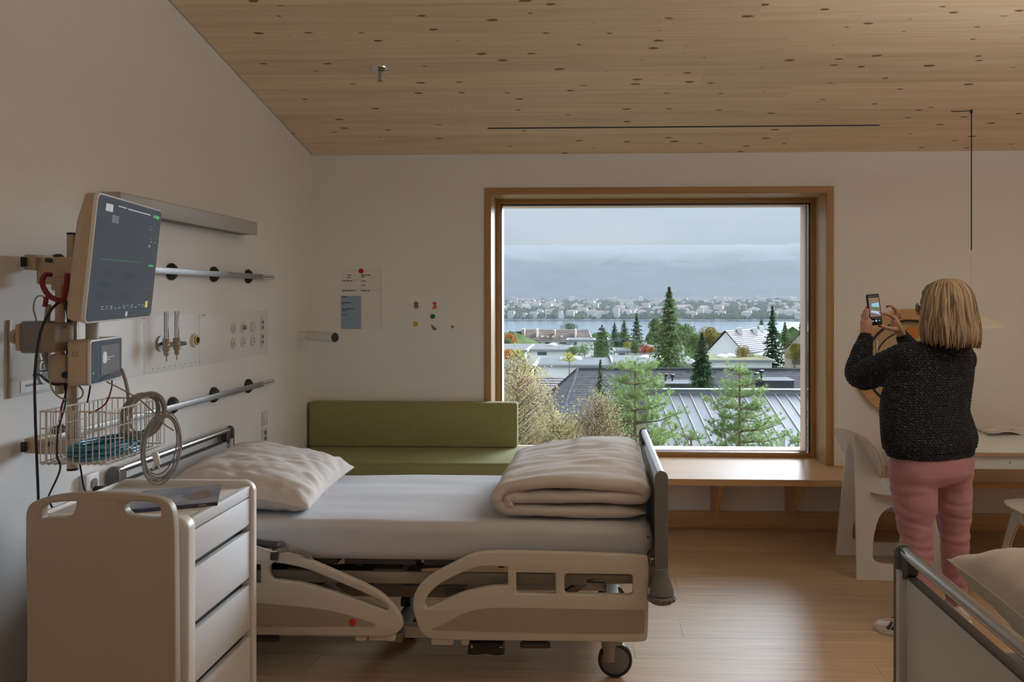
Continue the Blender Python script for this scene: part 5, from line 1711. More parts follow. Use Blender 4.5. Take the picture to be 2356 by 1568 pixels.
# ================================================================== PLYWOOD CHAIRS
M['cw'] = mat('white_birch_plywood', (0.74, 0.735, 0.72), 0.40)
M['cedge'] = mat('birch_ply_edge', (0.50, 0.36, 0.25), 0.6, var=0.2, vscale=60)
def chair(lab, loc, rz):
    """Chair of flat plywood parts: two A-shaped sides leaning together at the top, teardrop back, round seat."""
    t = thing('plywood_chair', lab, 'chair', (0, 0, 0), None)
    def side(sg):
        # outline in (u forward, v up); rear foot at u=0
        o_ = [(0.0, 0.0), (0.50, 0.0), (0.50, 0.045), (0.44, 0.42), (0.44, 0.455), (0.225, 0.455), (0.175, 0.50), (0.072, 0.765), (0.050, 0.785), (0.034, 0.775)]
        hole = sm([(0.10, 0.10), (0.155, 0.085), (0.40, 0.085), (0.425, 0.10), (0.425, 0.16), (0.40, 0.33), (0.36, 0.385), (0.30, 0.40), (0.20, 0.395), (0.14, 0.345), (0.105, 0.24), (0.09, 0.14)], 2)
        lean = 0.155
        def f(u, v, w_):
            y = sg * (0.215 - lean * min(v, 0.8) / 0.8 * (v / 0.8) ** 0.15 if v > 0 else 0.215)
            return (u - 0.22, y + w_, v)
        mb = MB()
        mb.plate(o_, [hole], 0.006, lambda u, v, w_: f(u, v, w_ + sg * 0.0055), 0)
        a_ = ob('side_panel', mb, M['cw'], t, 30)
        mb = MB()
        mb.plate(o_, [hole], 0.0115, lambda u, v, w_: f(u, v, w_ - sg * 0.0035), 0)
        ob('ply_core', mb, M['cedge'], a_, 30)
        mb = MB()
        mb.plate(o_, [hole], 0.004, lambda u, v, w_: f(u, v, w_ - sg * 0.0112), 0)
        ob('inner_veneer', mb, M['cw'], a_, 30)
    side(1)
    side(-1)
    # backrest: teardrop, leaning back slightly
    bo = sm([(-0.165, 0.30), (-0.10, 0.335), (0, 0.345), (0.10, 0.335), (0.165, 0.30), (0.19, 0.22), (0.17, 0.10), (0.12, 0.02), (0.06, 0.0), (-0.06, 0.0), (-0.12, 0.02), (-0.17, 0.10), (-0.19, 0.22)], 2)
    def g(u, v, w_):
        curve = 0.10 * (u / 0.19) ** 2 * 0.35
        return (-0.085 - 0.36 * v - 0.30 * u + 0.4 * curve + w_, u * 1.05, 0.535 + v * 0.78)
    mb = MB()
    mb.plate(bo, [], 0.005, lambda u, v, w_: g(u, v, w_ + 0.006))
    b_ = ob('backrest', mb, M['cw'], t, 30)
    mb = MB()
    mb.plate(bo, [], 0.009, lambda u, v, w_: g(u, v, w_ - 0.001))
    ob('ply_core', mb, M['cedge'], b_, 30)
    mb = MB()
    mb.plate(bo, [], 0.004, lambda u, v, w_: g(u, v, w_ - 0.0075))
    ob('rear_veneer', mb, M['cw'], b_, 30)
    so = sm([(-0.20, -0.12), (-0.20, 0.12), (-0.12, 0.20), (0.05, 0.215), (0.19, 0.19), (0.235, 0.08), (0.235, -0.08), (0.19, -0.19), (0.05, -0.215), (-0.12, -0.20)], 2)
    mb = MB()
    mb.plate(so, [], 0.006, lambda u, v, w_: (u + 0.06, v, 0.472 + w_), 0.001)
    s_ = ob('seat', mb, M['cw'], t, 30)
    mb = MB()
    mb.plate(so, [], 0.012, lambda u, v, w_: (u + 0.06, v, 0.463 + w_), 0.001)
    ob('ply_core', mb, M['cedge'], s_, 30)
    ob('cross_rail', MB().bb((0.03, -0.19, 0.40), (0.045, 0.19, 0.455)), M['cw'], t)
    t.location = loc
    t.rotation_euler = (0, 0, rz)
    return t
ch1 = chair('white plywood chair with teardrop back and A-shaped sides left of the woman', (1.715, 4.655, 0), R(-2))
ch2 = chair('white plywood chair cut off by the right edge in front of the table', (2.42, 4.10, 0), R(88))
# ================================================================== OUTSIDE: valley, lake, far shore, roofs, trees
npr = np.random.default_rng(5)
LAKE = -60.0
def gz(y):
    if y < 60: return -9.0 - 0.02 * y
    if y < 1050: return -10.2 - (y - 60) / 990 * 50.0
    return LAKE - 0.3
def far_z(x, y):
    t = max(0.0, (y - 2080) / 900)
    base = LAKE + 2 + min(t, 1) * 42 + 8 * mnoise.noise(Vector((x / 300, y / 300, 0)))* min(t * 2, 1)
    m_ = max(0.0, min(1, (y - 2950) / 2100))
    m_ = m_ * m_ * (3 - 2 * m_)
    ridge = 240 + 55 * mnoise.noise(Vector((x / 520, 3, 0))) + 30 * mnoise.noise(Vector((x / 150, 9, 0)))
    rough = 38 * mnoise.noise(Vector((x / 260, y / 420, 2))) + 14 * mnoise.noise(Vector((x / 90, y / 150, 5)))
    return base + m_ * (ridge - LAKE - 20) + rough * m_
M['grass'] = mat('garden_green', (0.06, 0.075, 0.038), 0.9, var=0.35, vscale=0.15)
M['forest'] = mat('forest_slope', (0.028, 0.050, 0.058), 0.95, var=0.4, vscale=0.012)
def gridmesh(name, xs, ys, fz, m):
    mb = MB()
    W = len(xs)
    mb.add([(x, y, fz(x, y)) for y in ys for x in xs], [(j * W + i, j * W + i + 1, (j + 1) * W + i + 1, (j + 1) * W + i) for j in range(len(ys) - 1) for i in range(W - 1)])
    return ob(name, mb, m, None, 180)
struct(gridmesh('ground_near', [-900 + 60 * i for i in range(31)], [7, 30, 60, 100, 150, 250, 400, 600, 800, 1050, 1100], lambda x, y: gz(y), M['grass']))
struct(gridmesh('ground_far_shore', [-3000 + 75 * i for i in range(81)], [2050 + 75 * i for i in range(56)], far_z, M['forest']))
M['lake'] = mat('lake_water', (0.16, 0.21, 0.26), 0.16, bump=0.08, bscale=0.02, bstretch=(0.3, 3, 1))
lk = struct(ob('lake', MB().bb((-4000, 1040, LAKE - 2), (4000, 2110, LAKE)), M['lake'], None, None))

# valley haze: a real body of mist over the lake and the far hills
hz = MB()
hx = 4200
yA, yB2 = 1150, 6400
zA, zB_ = LAKE - 1, 0
hz.add([(-hx, yA, LAKE - 3), (hx, yA, LAKE - 3), (hx, yB2, LAKE - 3), (-hx, yB2, LAKE - 3),
        (-hx, yA, 78), (hx, yA, 78), (hx, yB2, 430), (-hx, yB2, 430)],
       [(0, 3, 2, 1), (4, 5, 6, 7), (0, 1, 5, 4), (1, 2, 6, 5), (2, 3, 7, 6), (3, 0, 4, 7)])
hm_ = bpy.data.materials.new('valley_haze')
hm_.use_nodes = True
n = hm_.node_tree.nodes
l = hm_.node_tree.links
n.clear()
o_ = n.new('ShaderNodeOutputMaterial')
pv_ = n.new('ShaderNodeVolumePrincipled')
pv_.inputs['Color'].default_value = (HAZE_ALB[0], HAZE_ALB[1], HAZE_ALB[2], 1)
pv_.inputs['Density'].default_value = HAZE_D
pv_.inputs['Anisotropy'].default_value = 0.0
l.new(pv_.outputs[0], o_.inputs['Volume'])
hz_o = ob('valley_haze', hz, hm_, None, None)
tag(hz_o, 'grey blue mist lying over the lake and the far hills', 'haze', kind='stuff')

# low cloud caught on the ridge: soft overlapping bodies of mist
clm = bpy.data.materials.new('low_cloud')
clm.use_nodes = True
n = clm.node_tree.nodes
l = clm.node_tree.links
n.clear()
o_ = n.new('ShaderNodeOutputMaterial')
pv_ = n.new('ShaderNodeVolumePrincipled')
pv_.inputs['Color'].default_value = (*CLOUD_ALB, 1)
pv_.inputs['Density'].default_value = 0.0050
l.new(pv_.outputs[0], o_.inputs['Volume'])
cl_t = thing('low_cloud', 'low white cloud bank hanging on the mountain ridge', 'cloud', (400, 4300, 200))
cl_t['kind'] = 'stuff'
rc = random.Random(31)
for k in range(30):
    cx_ = -650 + 72 * k + rc.uniform(-40, 40)
    cz_ = rc.uniform(205, 262)
    mbp = MB()
    bmp = bmesh.new()
    bmesh.ops.create_icosphere(bmp, subdivisions=4, radius=1)
    sx_, sy_, sz_ = rc.uniform(70, 170), rc.uniform(70, 120), rc.uniform(20, 46)
    for v in bmp.verts:
        d_ = 1 + 0.45 * mnoise.noise(v.co * 1.6 + Vector((k * 3.1, 0, 0))) + 0.25 * mnoise.noise(v.co * 4 + Vector((k, 5, 0)))
        v.co = Vector((v.co.x * sx_ * d_, v.co.y * sy_ * d_, v.co.z * sz_ * d_))
    mbp.bm(bmp, (cx_, 4300 + rc.uniform(-250, 250), cz_))
    ob('cloud_puff', mbp, clm, cl_t, 180)

# ---- leaf clouds
def tri_mesh(name, co, m, parent=None, per=3):
    n_ = len(co) // per
    me = bpy.data.meshes.new(name)
    b = BASE.get(parent, Vector((0, 0, 0))) if parent else Vector((0, 0, 0))
    co = np.asarray(co, dtype=np.float32) - np.array(b, dtype=np.float32)
    me.vertices.add(len(co))
    me.vertices.foreach_set('co', co.ravel())
    me.loops.add(len(co))
    me.loops.foreach_set('vertex_index', np.arange(len(co), dtype=np.int32))
    me.polygons.add(n_)
    me.polygons.foreach_set('loop_start', np.arange(0, len(co), per, dtype=np.int32))
    me.update(calc_edges=True)
    me.materials.append(m)
    o = bpy.data.objects.new(name, me)
    C.objects.link(o)
    if parent:
        o.parent = parent
        BASE[o] = b
    return o
def leaf_quads(cen, size, flat=0.0, aspect=0.6, droop=None):
    """random oriented triangles of about the given size at the centres."""
    n_ = len(cen)
    d1 = npr.normal(size=(n_, 3))
    if droop is not None:
        d1 = d1 * 0.5 + droop
    d1 /= np.linalg.norm(d1, axis=1)[:, None]
    d2 = npr.normal(size=(n_, 3))
    d2[:, 2] *= (1 - flat)
    d2 -= d1 * (d1 * d2).sum(1)[:, None]
    d2 /= np.linalg.norm(d2, axis=1)[:, None]
    s_ = size * (0.6 + 0.8 * npr.random(n_))[:, None]
    a = cen - d1 * s_ * 0.5 - d2 * s_ * aspect * 0.5
    b = cen - d1 * s_ * 0.5 + d2 * s_ * aspect * 0.5
    c = cen + d1 * s_ * 0.6
    return np.stack([a, b, c], 1).reshape(-1, 3)
def leafmat(name, c, var=0.35, vs=0.6, trans=0.35):
    m = bpy.data.materials.new(name)
    m.use_nodes = True
    n = m.node_tree.nodes
    l = m.node_tree.links
    n.clear()
    o = n.new('ShaderNodeOutputMaterial')
    tc = n.new('ShaderNodeTexCoord')
    z = n.new('ShaderNodeTexNoise')
    z.inputs['Scale'].default_value = vs
    z.inputs['Detail'].default_value = 6
    l.new(tc.outputs['Object'], z.inputs['Vector'])
    r_ = n.new('ShaderNodeValToRGB')
    r_.color_ramp.elements[0].position = 0.32
    r_.color_ramp.elements[1].position = 0.68
    c1, c2 = c if isinstance(c[0], tuple) else (tuple(x * (1 - var) for x in c), tuple(x * (1 + var) for x in c))
    r_.color_ramp.elements[0].color = (*c1, 1)
    r_.color_ramp.elements[1].color = (*c2, 1)
    l.new(z.outputs['Fac'], r_.inputs[0])
    d = n.new('ShaderNodeBsdfDiffuse')
    t = n.new('ShaderNodeBsdfTranslucent')
    mx = n.new('ShaderNodeMixShader')
    mx.inputs[0].default_value = trans
    l.new(r_.outputs[0], d.inputs[0])
    l.new(r_.outputs[0], t.inputs[0])
    l.new(d.outputs[0], mx.inputs[1])
    l.new(t.outputs[0], mx.inputs[2])
    l.new(mx.outputs[0], o.inputs[0])
    return m
LM = dict(
    pine=leafmat('pine_needles', ((0.15, 0.22, 0.08), (0.30, 0.38, 0.15)), vs=1.6, trans=0.45),
    dark=leafmat('dark_needles', ((0.035, 0.065, 0.035), (0.085, 0.13, 0.065)), vs=0.8, trans=0.3),
    mid=leafmat('mid_green_leaves', ((0.075, 0.12, 0.050), (0.16, 0.21, 0.09)), vs=0.5),
    olive=leafmat('olive_autumn_leaves', ((0.10, 0.12, 0.03), (0.28, 0.19, 0.06)), vs=0.5),
    orange=leafmat('orange_autumn_leaves', ((0.30, 0.12, 0.04), (0.45, 0.20, 0.06)), vs=0.8),
    red=leafmat('red_autumn_leaves', ((0.25, 0.05, 0.04), (0.40, 0.10, 0.06)), vs=0.8),
    yellow=leafmat('yellow_leaves', ((0.25, 0.27, 0.05), (0.45, 0.38, 0.09)), vs=0.8),
    birch=leafmat('birch_autumn_leaves', ((0.25, 0.27, 0.09), (0.50, 0.40, 0.18)), vs=2.2, trans=0.45),
    birch2=leafmat('brown_birch_leaves', ((0.30, 0.27, 0.13), (0.50, 0.37, 0.20)), vs=2.2, trans=0.45))
M['bark'] = mat('bark', (0.13, 0.085, 0.06), 0.9, var=0.3, vscale=6)
M['bark_p'] = mat('pine_bark', (0.20, 0.13, 0.09), 0.9, var=0.3, vscale=6)
def px2m(Y): return Y / FOC
def trunk(t, x, y, z0, z1, r, m=None):
    mb = MB()
    pts = [(x + 0.02 * r * math.sin(k), y, z0 + (z1 - z0) * k / 6) for k in range(7)]
    mb.tube(pts, [r * (1 - 0.85 * k / 6) for k in range(7)], 8)
    return ob('trunk', mb, m or M['bark'], t)
def pine(lab, px, ytop, wpx, Y, n_whorl=16, tufts=1500, seed=1, zlow=-5.5, lean=0.0, side=None, group=None, density=1.0, lm='pine'):
    """Open-crowned pine: whorls of rising boughs carrying needle tufts."""
    rr = np.random.default_rng(seed)
    top = at(px, ytop, Y)
    t = thing('pine_tree', lab, 'tree', (top.x, Y, gz(Y)), group)
    trunk(t, top.x, Y, gz(Y), top.z - 0.05, 0.13, M['bark_p'])
    R_ = wpx * px2m(Y) / 2
    br = MB()
    cen, dirs = [], []
    H_ = top.z - zlow
    for w_ in range(n_whorl):
        f = (w_ + 0.3) / n_whorl
        z = top.z - 0.15 - f * (H_ - 0.3)
        rad = R_ * min(1.0, 0.16 + 1.15 * ((top.z - z) / 1.9) ** 0.8) * (0.8 + 0.35 * rr.random())
        nb = 6 + int(rr.integers(0, 3))
        a0 = rr.random() * 6.28
        for b_ in range(nb):
            a = a0 + b_ * 6.283 / nb + rr.normal() * 0.2
            ln = rad * (0.75 + 0.4 * rr.random())
            if side and math.cos(a - side[0]) > 0.6 and side[1] < f < side[2]:
                ln *= 1.45
            p0 = np.array([top.x, Y, z - 0.10 * ln])
            p1 = np.array([top.x + math.cos(a) * ln, Y + math.sin(a) * ln, z + 0.16 * ln + rr.normal() * 0.04])
            pm = (p0 + p1) / 2 + np.array([0, 0, -0.07 * ln])
            br.tube([p0, pm, p1], [0.018 + 0.008 * ln, 0.012, 0.005], 5)
            for s_ in range(max(3, int(ln * 13 * density))):
                u = 0.25 + 0.75 * (s_ + rr.random()) / max(3, int(ln * 13 * density))
                q = p0 * (1 - u) ** 2 + pm * 2 * u * (1 - u) + p1 * u * u
                offd = rr.normal(size=3) * np.array([1, 1, 0.5])
                offd /= np.linalg.norm(offd)
                sl = (0.10 + 0.20 * rr.random()) * (1.25 - 0.5 * u)
                e = q + offd * sl + np.array([0, 0, 0.06])
                cen.append(e)
                dirs.append((e - q) / np.linalg.norm(e - q) + np.array([0, 0, 0.5]))
                cen.append((e + q) / 2)
                dirs.append(offd + np.array([0, 0, 0.4]))
    ob('boughs', br, M['bark_p'], t)
    cen = np.array(cen)
    dirs = np.array(dirs)
    dirs /= np.linalg.norm(dirs, axis=1)[:, None]
    k = 20
    C_ = np.repeat(cen, k, 0)
    D_ = np.repeat(dirs, k, 0) * 0.75 + npr.normal(size=(len(C_), 3)) * 0.55
    D_ /= np.linalg.norm(D_, axis=1)[:, None]
    sd = npr.normal(size=D_.shape)
    sd -= D_ * (D_ * sd).sum(1)[:, None]
    sd /= np.linalg.norm(sd, axis=1)[:, None]
    L_ = 0.085 * (0.7 + 0.6 * npr.random(len(C_)))[:, None]
    C_ = C_ + npr.normal(size=C_.shape) * 0.015
    co = np.stack([C_ - sd * 0.0055, C_ + sd * 0.0055, C_ + D_ * L_], 1).reshape(-1, 3)
    stuff(tri_mesh('needles', co, LM[lm], t))
    return t
def spruce(name, lab, px, ytop, ybot, wpx, Y, lm='dark', n=3500, seed=1, open_=0.0, group=None, pw=1.0):
    """Dense cone of drooping boughs."""
    rr = np.random.default_rng(seed)
    top, bot = at(px, ytop, Y), at(px, ybot, Y)
    t = thing(name, lab, 'tree', (top.x, Y, gz(Y)), group)
    H_ = top.z - bot.z
    R_ = wpx * px2m(Y) / 2 * 1.45
    zb_ = bot.z - 0.25 * H_
    trunk(t, top.x, Y, gz(Y), top.z - 0.02 * H_, 0.02 * H_ + 0.05)
    nl = 22
    cen = []
    droop = []
    for k in range(n):
        f = rr.random() ** 0.72
        lev = (int(f * nl) + 0.5 * rr.random()) / nl
        z = top.z - lev * (top.z - zb_)
        rad = R_ * min(1.15, (lev * 1.25) ** pw) * (0.82 + 0.3 * math.sin(lev * nl * 6.28 * 0.5 + seed))
        a = rr.random() * 6.283
        bough = 0.80 + 0.35 * math.sin(a * 5 + int(lev * nl) * 1.9) ** 3
        u = (rr.random() ** (0.45 if not open_ else 0.8)) * bough
        cen.append((top.x + math.cos(a) * rad * u, Y + math.sin(a) * rad * u, z - 0.18 * rad * u + 0.01 * H_ * rr.normal()))
        droop.append((math.cos(a), math.sin(a), -0.35))
    cen, droop = np.array(cen), np.array(droop)
    co = leaf_quads(cen, H_ * 0.040 + 0.03, 0.4, 0.55, droop)
    stuff(tri_mesh('foliage', co, LM[lm], t))
    return t
def broad(name, lab, px, ytop, ybot, wpx, Y, lm='mid', n=2600, seed=1, group=None, blobs=9, cat='tree', sz=None):
    rr = np.random.default_rng(seed)
    top, bot = at(px, ytop, Y), at(px, ybot, Y)
    H_ = top.z - bot.z
    R_ = wpx * px2m(Y) / 2
    t = thing(name, lab, cat, (top.x, Y, gz(Y)), group)
    tm = MB()
    tm.tube([(top.x, Y, gz(Y)), (top.x, Y, bot.z + 0.3 * H_)], [0.03 * H_ + 0.05, 0.02 * H_ + 0.02], 7)
    bl = []
    for k in range(blobs):
        a = rr.random() * 6.283
        u = math.sqrt(rr.random()) * 0.62
        zz = rr.random()
        s_ = (1 - 0.45 * zz)
        c = (top.x + math.cos(a) * R_ * u * s_, Y + math.sin(a) * R_ * u * s_, bot.z + H_ * (0.25 + 0.55 * zz))
        r = (min(R_, H_ * 0.9) * (0.50 + 0.20 * rr.random()))
        bl.append((c, r))
        tm.tube([(top.x, Y, bot.z + 0.2 * H_), c], [0.015 * H_ + 0.01, 0.008 * H_ + 0.005], 5)
    bl.append(((top.x, Y, top.z - min(R_, H_) * 0.36), min(R_, H_) * 0.36))
    ob('trunk', tm, M['bark'], t)
    cen = []
    per = n // len(bl)
    for c, r in bl:
        d = rr.normal(size=(per, 3))
        d /= np.linalg.norm(d, axis=1)[:, None]
        rad = r * (0.75 + 0.3 * rr.random(per))[:, None]
        cen.append(np.array(c) + d * rad * np.array([1, 1, 0.85]))
    cen = np.concatenate(cen)
    co = leaf_quads(cen, sz or (H_ * 0.055 + 0.02), 0.2, 0.8)
    stuff(tri_mesh('foliage', co, LM[lm], t))
    return t
def birch(lab, px, ytop, ybot, wpx, Y, lm, seed, n=9000, lsz=0.035, group=None):
    """Loose weeping crown: arching twigs hung with tiny leaves."""
    rr = np.random.default_rng(seed)
    top, bot = at(px, ytop, Y), at(px, ybot, Y)
    H_ = top.z - bot.z
    R_ = wpx * px2m(Y) / 2
    t = thing('birch_tree', lab, 'tree', (top.x, Y, gz(Y)), group)
    trunk(t, top.x, Y, gz(Y), top.z - 0.1 * H_, 0.07)
    tw = MB()
    cen = []
    NT = 150
    for k in range(NT):
        f = rr.random()
        z0 = top.z - f * H_ * 0.9
        a = rr.random() * 6.283
        ln = R_ * (0.35 + 0.75 * rr.random()) * min(1, 0.25 + 1.3 * f + 0.25)
        p0 = np.array([top.x, Y, z0 - 0.3 * ln])
        p1 = p0 + np.array([math.cos(a) * ln * 0.7, math.sin(a) * ln * 0.7, 0.55 * ln])
        p2 = p0 + np.array([math.cos(a) * ln, math.sin(a) * ln, 0.15 * ln - 0.1])
        p3 = p2 + np.array([math.cos(a) * 0.1, math.sin(a) * 0.1, -0.35 - 0.3 * rr.random()])
        pts = [p0, p0 * .4 + p1 * .6, p1, (p1 + p2) / 2 + np.array([0, 0, 0.05]), p2, p3]
        tw.tube(pts, [0.012, 0.010, 0.007, 0.005, 0.004, 0.002], 4)
        m_ = int(n / NT)
        u = rr.random(m_) * (len(pts) - 2) + 1
        i = u.astype(int)
        fr = (u - i)[:, None]
        P_ = np.array(pts)
        i = np.clip(i, 0, len(pts) - 2)
        q = P_[i] * (1 - fr) + P_[i + 1] * fr
        cen.append(q + rr.normal(size=q.shape) * 0.15)
    ob('twigs', tw, M['bark_p'], t)
    cen = np.concatenate(cen)
    stuff(tri_mesh('leaves', leaf_quads(cen, lsz, 0, 0.8), LM[lm], t))
    return t

# ---- near house with grey tile hip roof
M['tile'] = mat('grey_roof_tile', (0.105, 0.100, 0.110), 0.65, var=0.25, vscale=4, bump=0.3, bscale=9, bstretch=(1, 0.1, 0.1))
M['tile_b'] = mat('brown_roof_tile', (0.18, 0.135, 0.115), 0.8, var=0.25, vscale=1.2)
M['tile_p'] = mat('purple_roof_tile', (0.17, 0.14, 0.15), 0.75, var=0.2, vscale=1.5)
M['fac'] = mat('white_render', (0.80, 0.80, 0.80), 0.85)
M['facc'] = mat('cream_render', (0.48, 0.43, 0.33), 0.85)
M['slate'] = mat('dark_slate_cladding', (0.05, 0.05, 0.055), 0.7)
M['gravel'] = mat('grey_flat_roof', (0.085, 0.088, 0.095), 0.95, var=0.12, vscale=0.4)
M['redge'] = mat('grey_roof_edge', (0.24, 0.245, 0.25), 0.8)
M['moss'] = mat('mossy_roof', (0.16, 0.145, 0.045), 0.95, var=0.3, vscale=0.6)
M['zinc'] = mat('pale_zinc', (0.185, 0.185, 0.20), 0.5, 0.25, var=0.04, vscale=0.6)
M['zedge'] = mat('zinc_parapet', (0.19, 0.20, 0.21), 0.5)
M['winglass'] = mat('far_window_glass', (0.05, 0.06, 0.075), 0.15)
house = thing('hip_roof_house', 'large house below the window with long grey tiled hip roof and dark dormers', 'building', at(1500, 1000, 50))
rA, rB = at(1330, 849, 48), at(1980, 829, 48)
rB.z = rA.z
eF = at(1286, 967, 44.1)
eFz = eF.z
eB = at(1250, 919, 53.3)
eB.z = eFz
eR = Vector((rB.x, 44.1, eFz))
def courses(a0, a1, b0, b1, n, name, m, par, lip=0.035):
    """Stepped tile courses between a top edge a0-a1 and a bottom edge b0-b1."""
    mb = MB()
    nrm_ = (a1 - a0).cross(b0 - a0)
    if nrm_.z < 0:
        nrm_ = -nrm_
    nrm_.normalize()
    for k in range(n):
        f0, f1 = k / n, (k + 1) / n
        p0, p1 = a0.lerp(b0, f0), a1.lerp(b1, f0)
        q0, q1 = a0.lerp(b0, f1) + nrm_ * lip, a1.lerp(b1, f1) + nrm_ * lip
        d0, d1 = a0.lerp(b0, f1), a1.lerp(b1, f1)
        mb.add([p0, p1, q1, q0, d0, d1], [(0, 1, 2, 3), (3, 2, 5, 4)])
    return ob(name, mb, m, par, None)
courses(rA, rB, eF, eR, 30, 'main_roof_tiles', M['tile'], house)
courses(rA, rA + Vector((0.01, 0.01, 0)), eB, eF, 30, 'hip_roof_tiles', M['tile'], house)
courses(rB, rA, Vector((rB.x, 52.5, eFz)), eB, 8, 'rear_roof_tiles', M['tile'], house)
hipm = MB()
for (a, b) in ((rA, rB), (rA, eF), (rA, eB)):
    n_ = int((b - a).length / 0.33)
    for k in range(n_):
        p, q = a.lerp(b, k / n_) + Vector((0, 0, 0.05)), a.lerp(b, (k + 1.1) / n_) + Vector((0, 0, 0.035))
        hipm.tube([p, q], [0.085, 0.10], 6)
ob('ridge_tiles', hipm, M['slate'], house)
ob('wall', MB().bb((eF.x + 0.5, 44.7, gz(44)), (eR.x, 52.0, eFz + 0.05)), M['facc'], house, None)
ob('eaves_board', MB().bb((eF.x, 44.02, eFz - 0.14), (eR.x, 44.14, eFz + 0.02)), M['zedge'], house, None)
for (x0, x1, y0, y1, yy) in ((1512, 1606, 884, 908, 44.6), (1758, 1827, 877, 898, 45.2)):
    a, b = at(x0, y1, yy), at(x1, y0, yy)
    d_ = ob('dormer', MB().bb((a.x, yy, a.z - 0.5), (b.x, yy + 2.2, b.z)), M['slate'], house, None)
    ob('dormer_roof', MB().bb((a.x - 0.1, yy - 0.1, b.z), (b.x + 0.1, yy + 2.2, b.z + 0.06)), M['gravel'], d_, None)
    rb_ = MB()
    for k in range(14):
        xx_ = a.x + (b.x - a.x) * (k + 0.5) / 14
        rb_.bb((xx_ - 0.02, yy - 0.03, a.z - 0.4), (xx_ + 0.02, yy, b.z - 0.02))
    ob('cladding_ribs', rb_, M['dgrey'], d_, None)
for (cx, y0, y1) in ((1531, 858, 882), (1547, 860, 880), (1741, 856, 870), (1752, 850, 868)):
    a, b = at(cx, y1, 46), at(cx, y0, 46)
    mb = MB().cyl((a.x, 46, a.z - 0.5), (a.x, 46, b.z - 0.15), 0.055, 10)
    mb.lathe([(0.02, -0.22), (0.14, -0.14), (0.16, -0.04), (0.02, 0.0)], (a.x, 46, b.z), n=12)
    mb.bb((a.x - 0.15, 45.8, a.z - 0.3), (a.x + 0.15, 46.2, a.z - 0.05))
    ob('roof_vent', mb, M['black'], house)

# ---- standing-seam metal roof
mr = thing('metal_roof_building', 'building with pale standing-seam metal roof directly below the window', 'building', at(1700, 1100, 30))
p0 = at(1490, 906, 34.0)
p1 = at(1980, 892, 34.0)
p1.z = p0.z
dn = Vector((0.125, -1, -0.418)) * 11.0
npan = 20
for k in range(npan):
    a, b = p0.lerp(p1, k / npan), p0.lerp(p1, (k + 1) / npan)
    mb = MB()
    g = 0.012
    ux = Vector((g, 0, 0))
    up = Vector((0, 0, 0.03))
    mb.add([a + ux, b - ux, b - ux + dn, a + ux + dn, a + ux - up, b - ux - up, b - ux + dn - up, a + ux + dn - up],
           [(0, 1, 2, 3), (7, 6, 5, 4), (0, 4, 5, 1), (1, 5, 6, 2), (2, 6, 7, 3), (3, 7, 4, 0)])
    pn = ob('roof_panel', mb, M['zinc'], mr, None)
    mb = MB()
    s_ = Vector((0.014, 0, 0))
    hh = Vector((0, 0, 0.045))
    mb.add([a - s_, a + s_, a + s_ + dn, a - s_ + dn, a - s_ + hh, a + s_ + hh, a + s_ + dn + hh, a - s_ + dn + hh],
           [(0, 1, 2, 3), (7, 6, 5, 4), (0, 4, 5, 1), (1, 5, 6, 2), (2, 6, 7, 3), (3, 7, 4, 0)])
    ob('standing_seam', mb, M['lbar'], pn, None)
ob('parapet', MB().bb((p0.x - 0.1, 34.0, p0.z - 0.5), (p1.x, 34.35, p0.z + 0.20)).bb((p0.x - 0.15, 33.95, p0.z + 0.18), (p1.x, 34.42, p0.z + 0.22)), M['zedge'], mr, None)
ob('wall', MB().bb((p0.x + 0.3, 34.3, gz(34)), (p1.x, 35, p0.z + 0.1)), M['fac'], mr, None)
ob('gable_wall', MB().add([p0 + Vector((0.05, 0, -0.05)), p0 + dn + Vector((0.05, 0, -0.05)), Vector(((p0 + dn).x + 0.05, (p0 + dn).y, gz(24))), Vector((p0.x + 0.05, 34, gz(34)))], [(0, 1, 2, 3)]), M['fac'], mr, None)
q = at(1803, 1020, 29.5)
ob('vent_pipe', MB().cyl((q.x, 29.5, q.z - 0.6), (q.x, 29.5, at(1803, 988, 29.5).z), 0.09, 14), M['lbar'], mr)

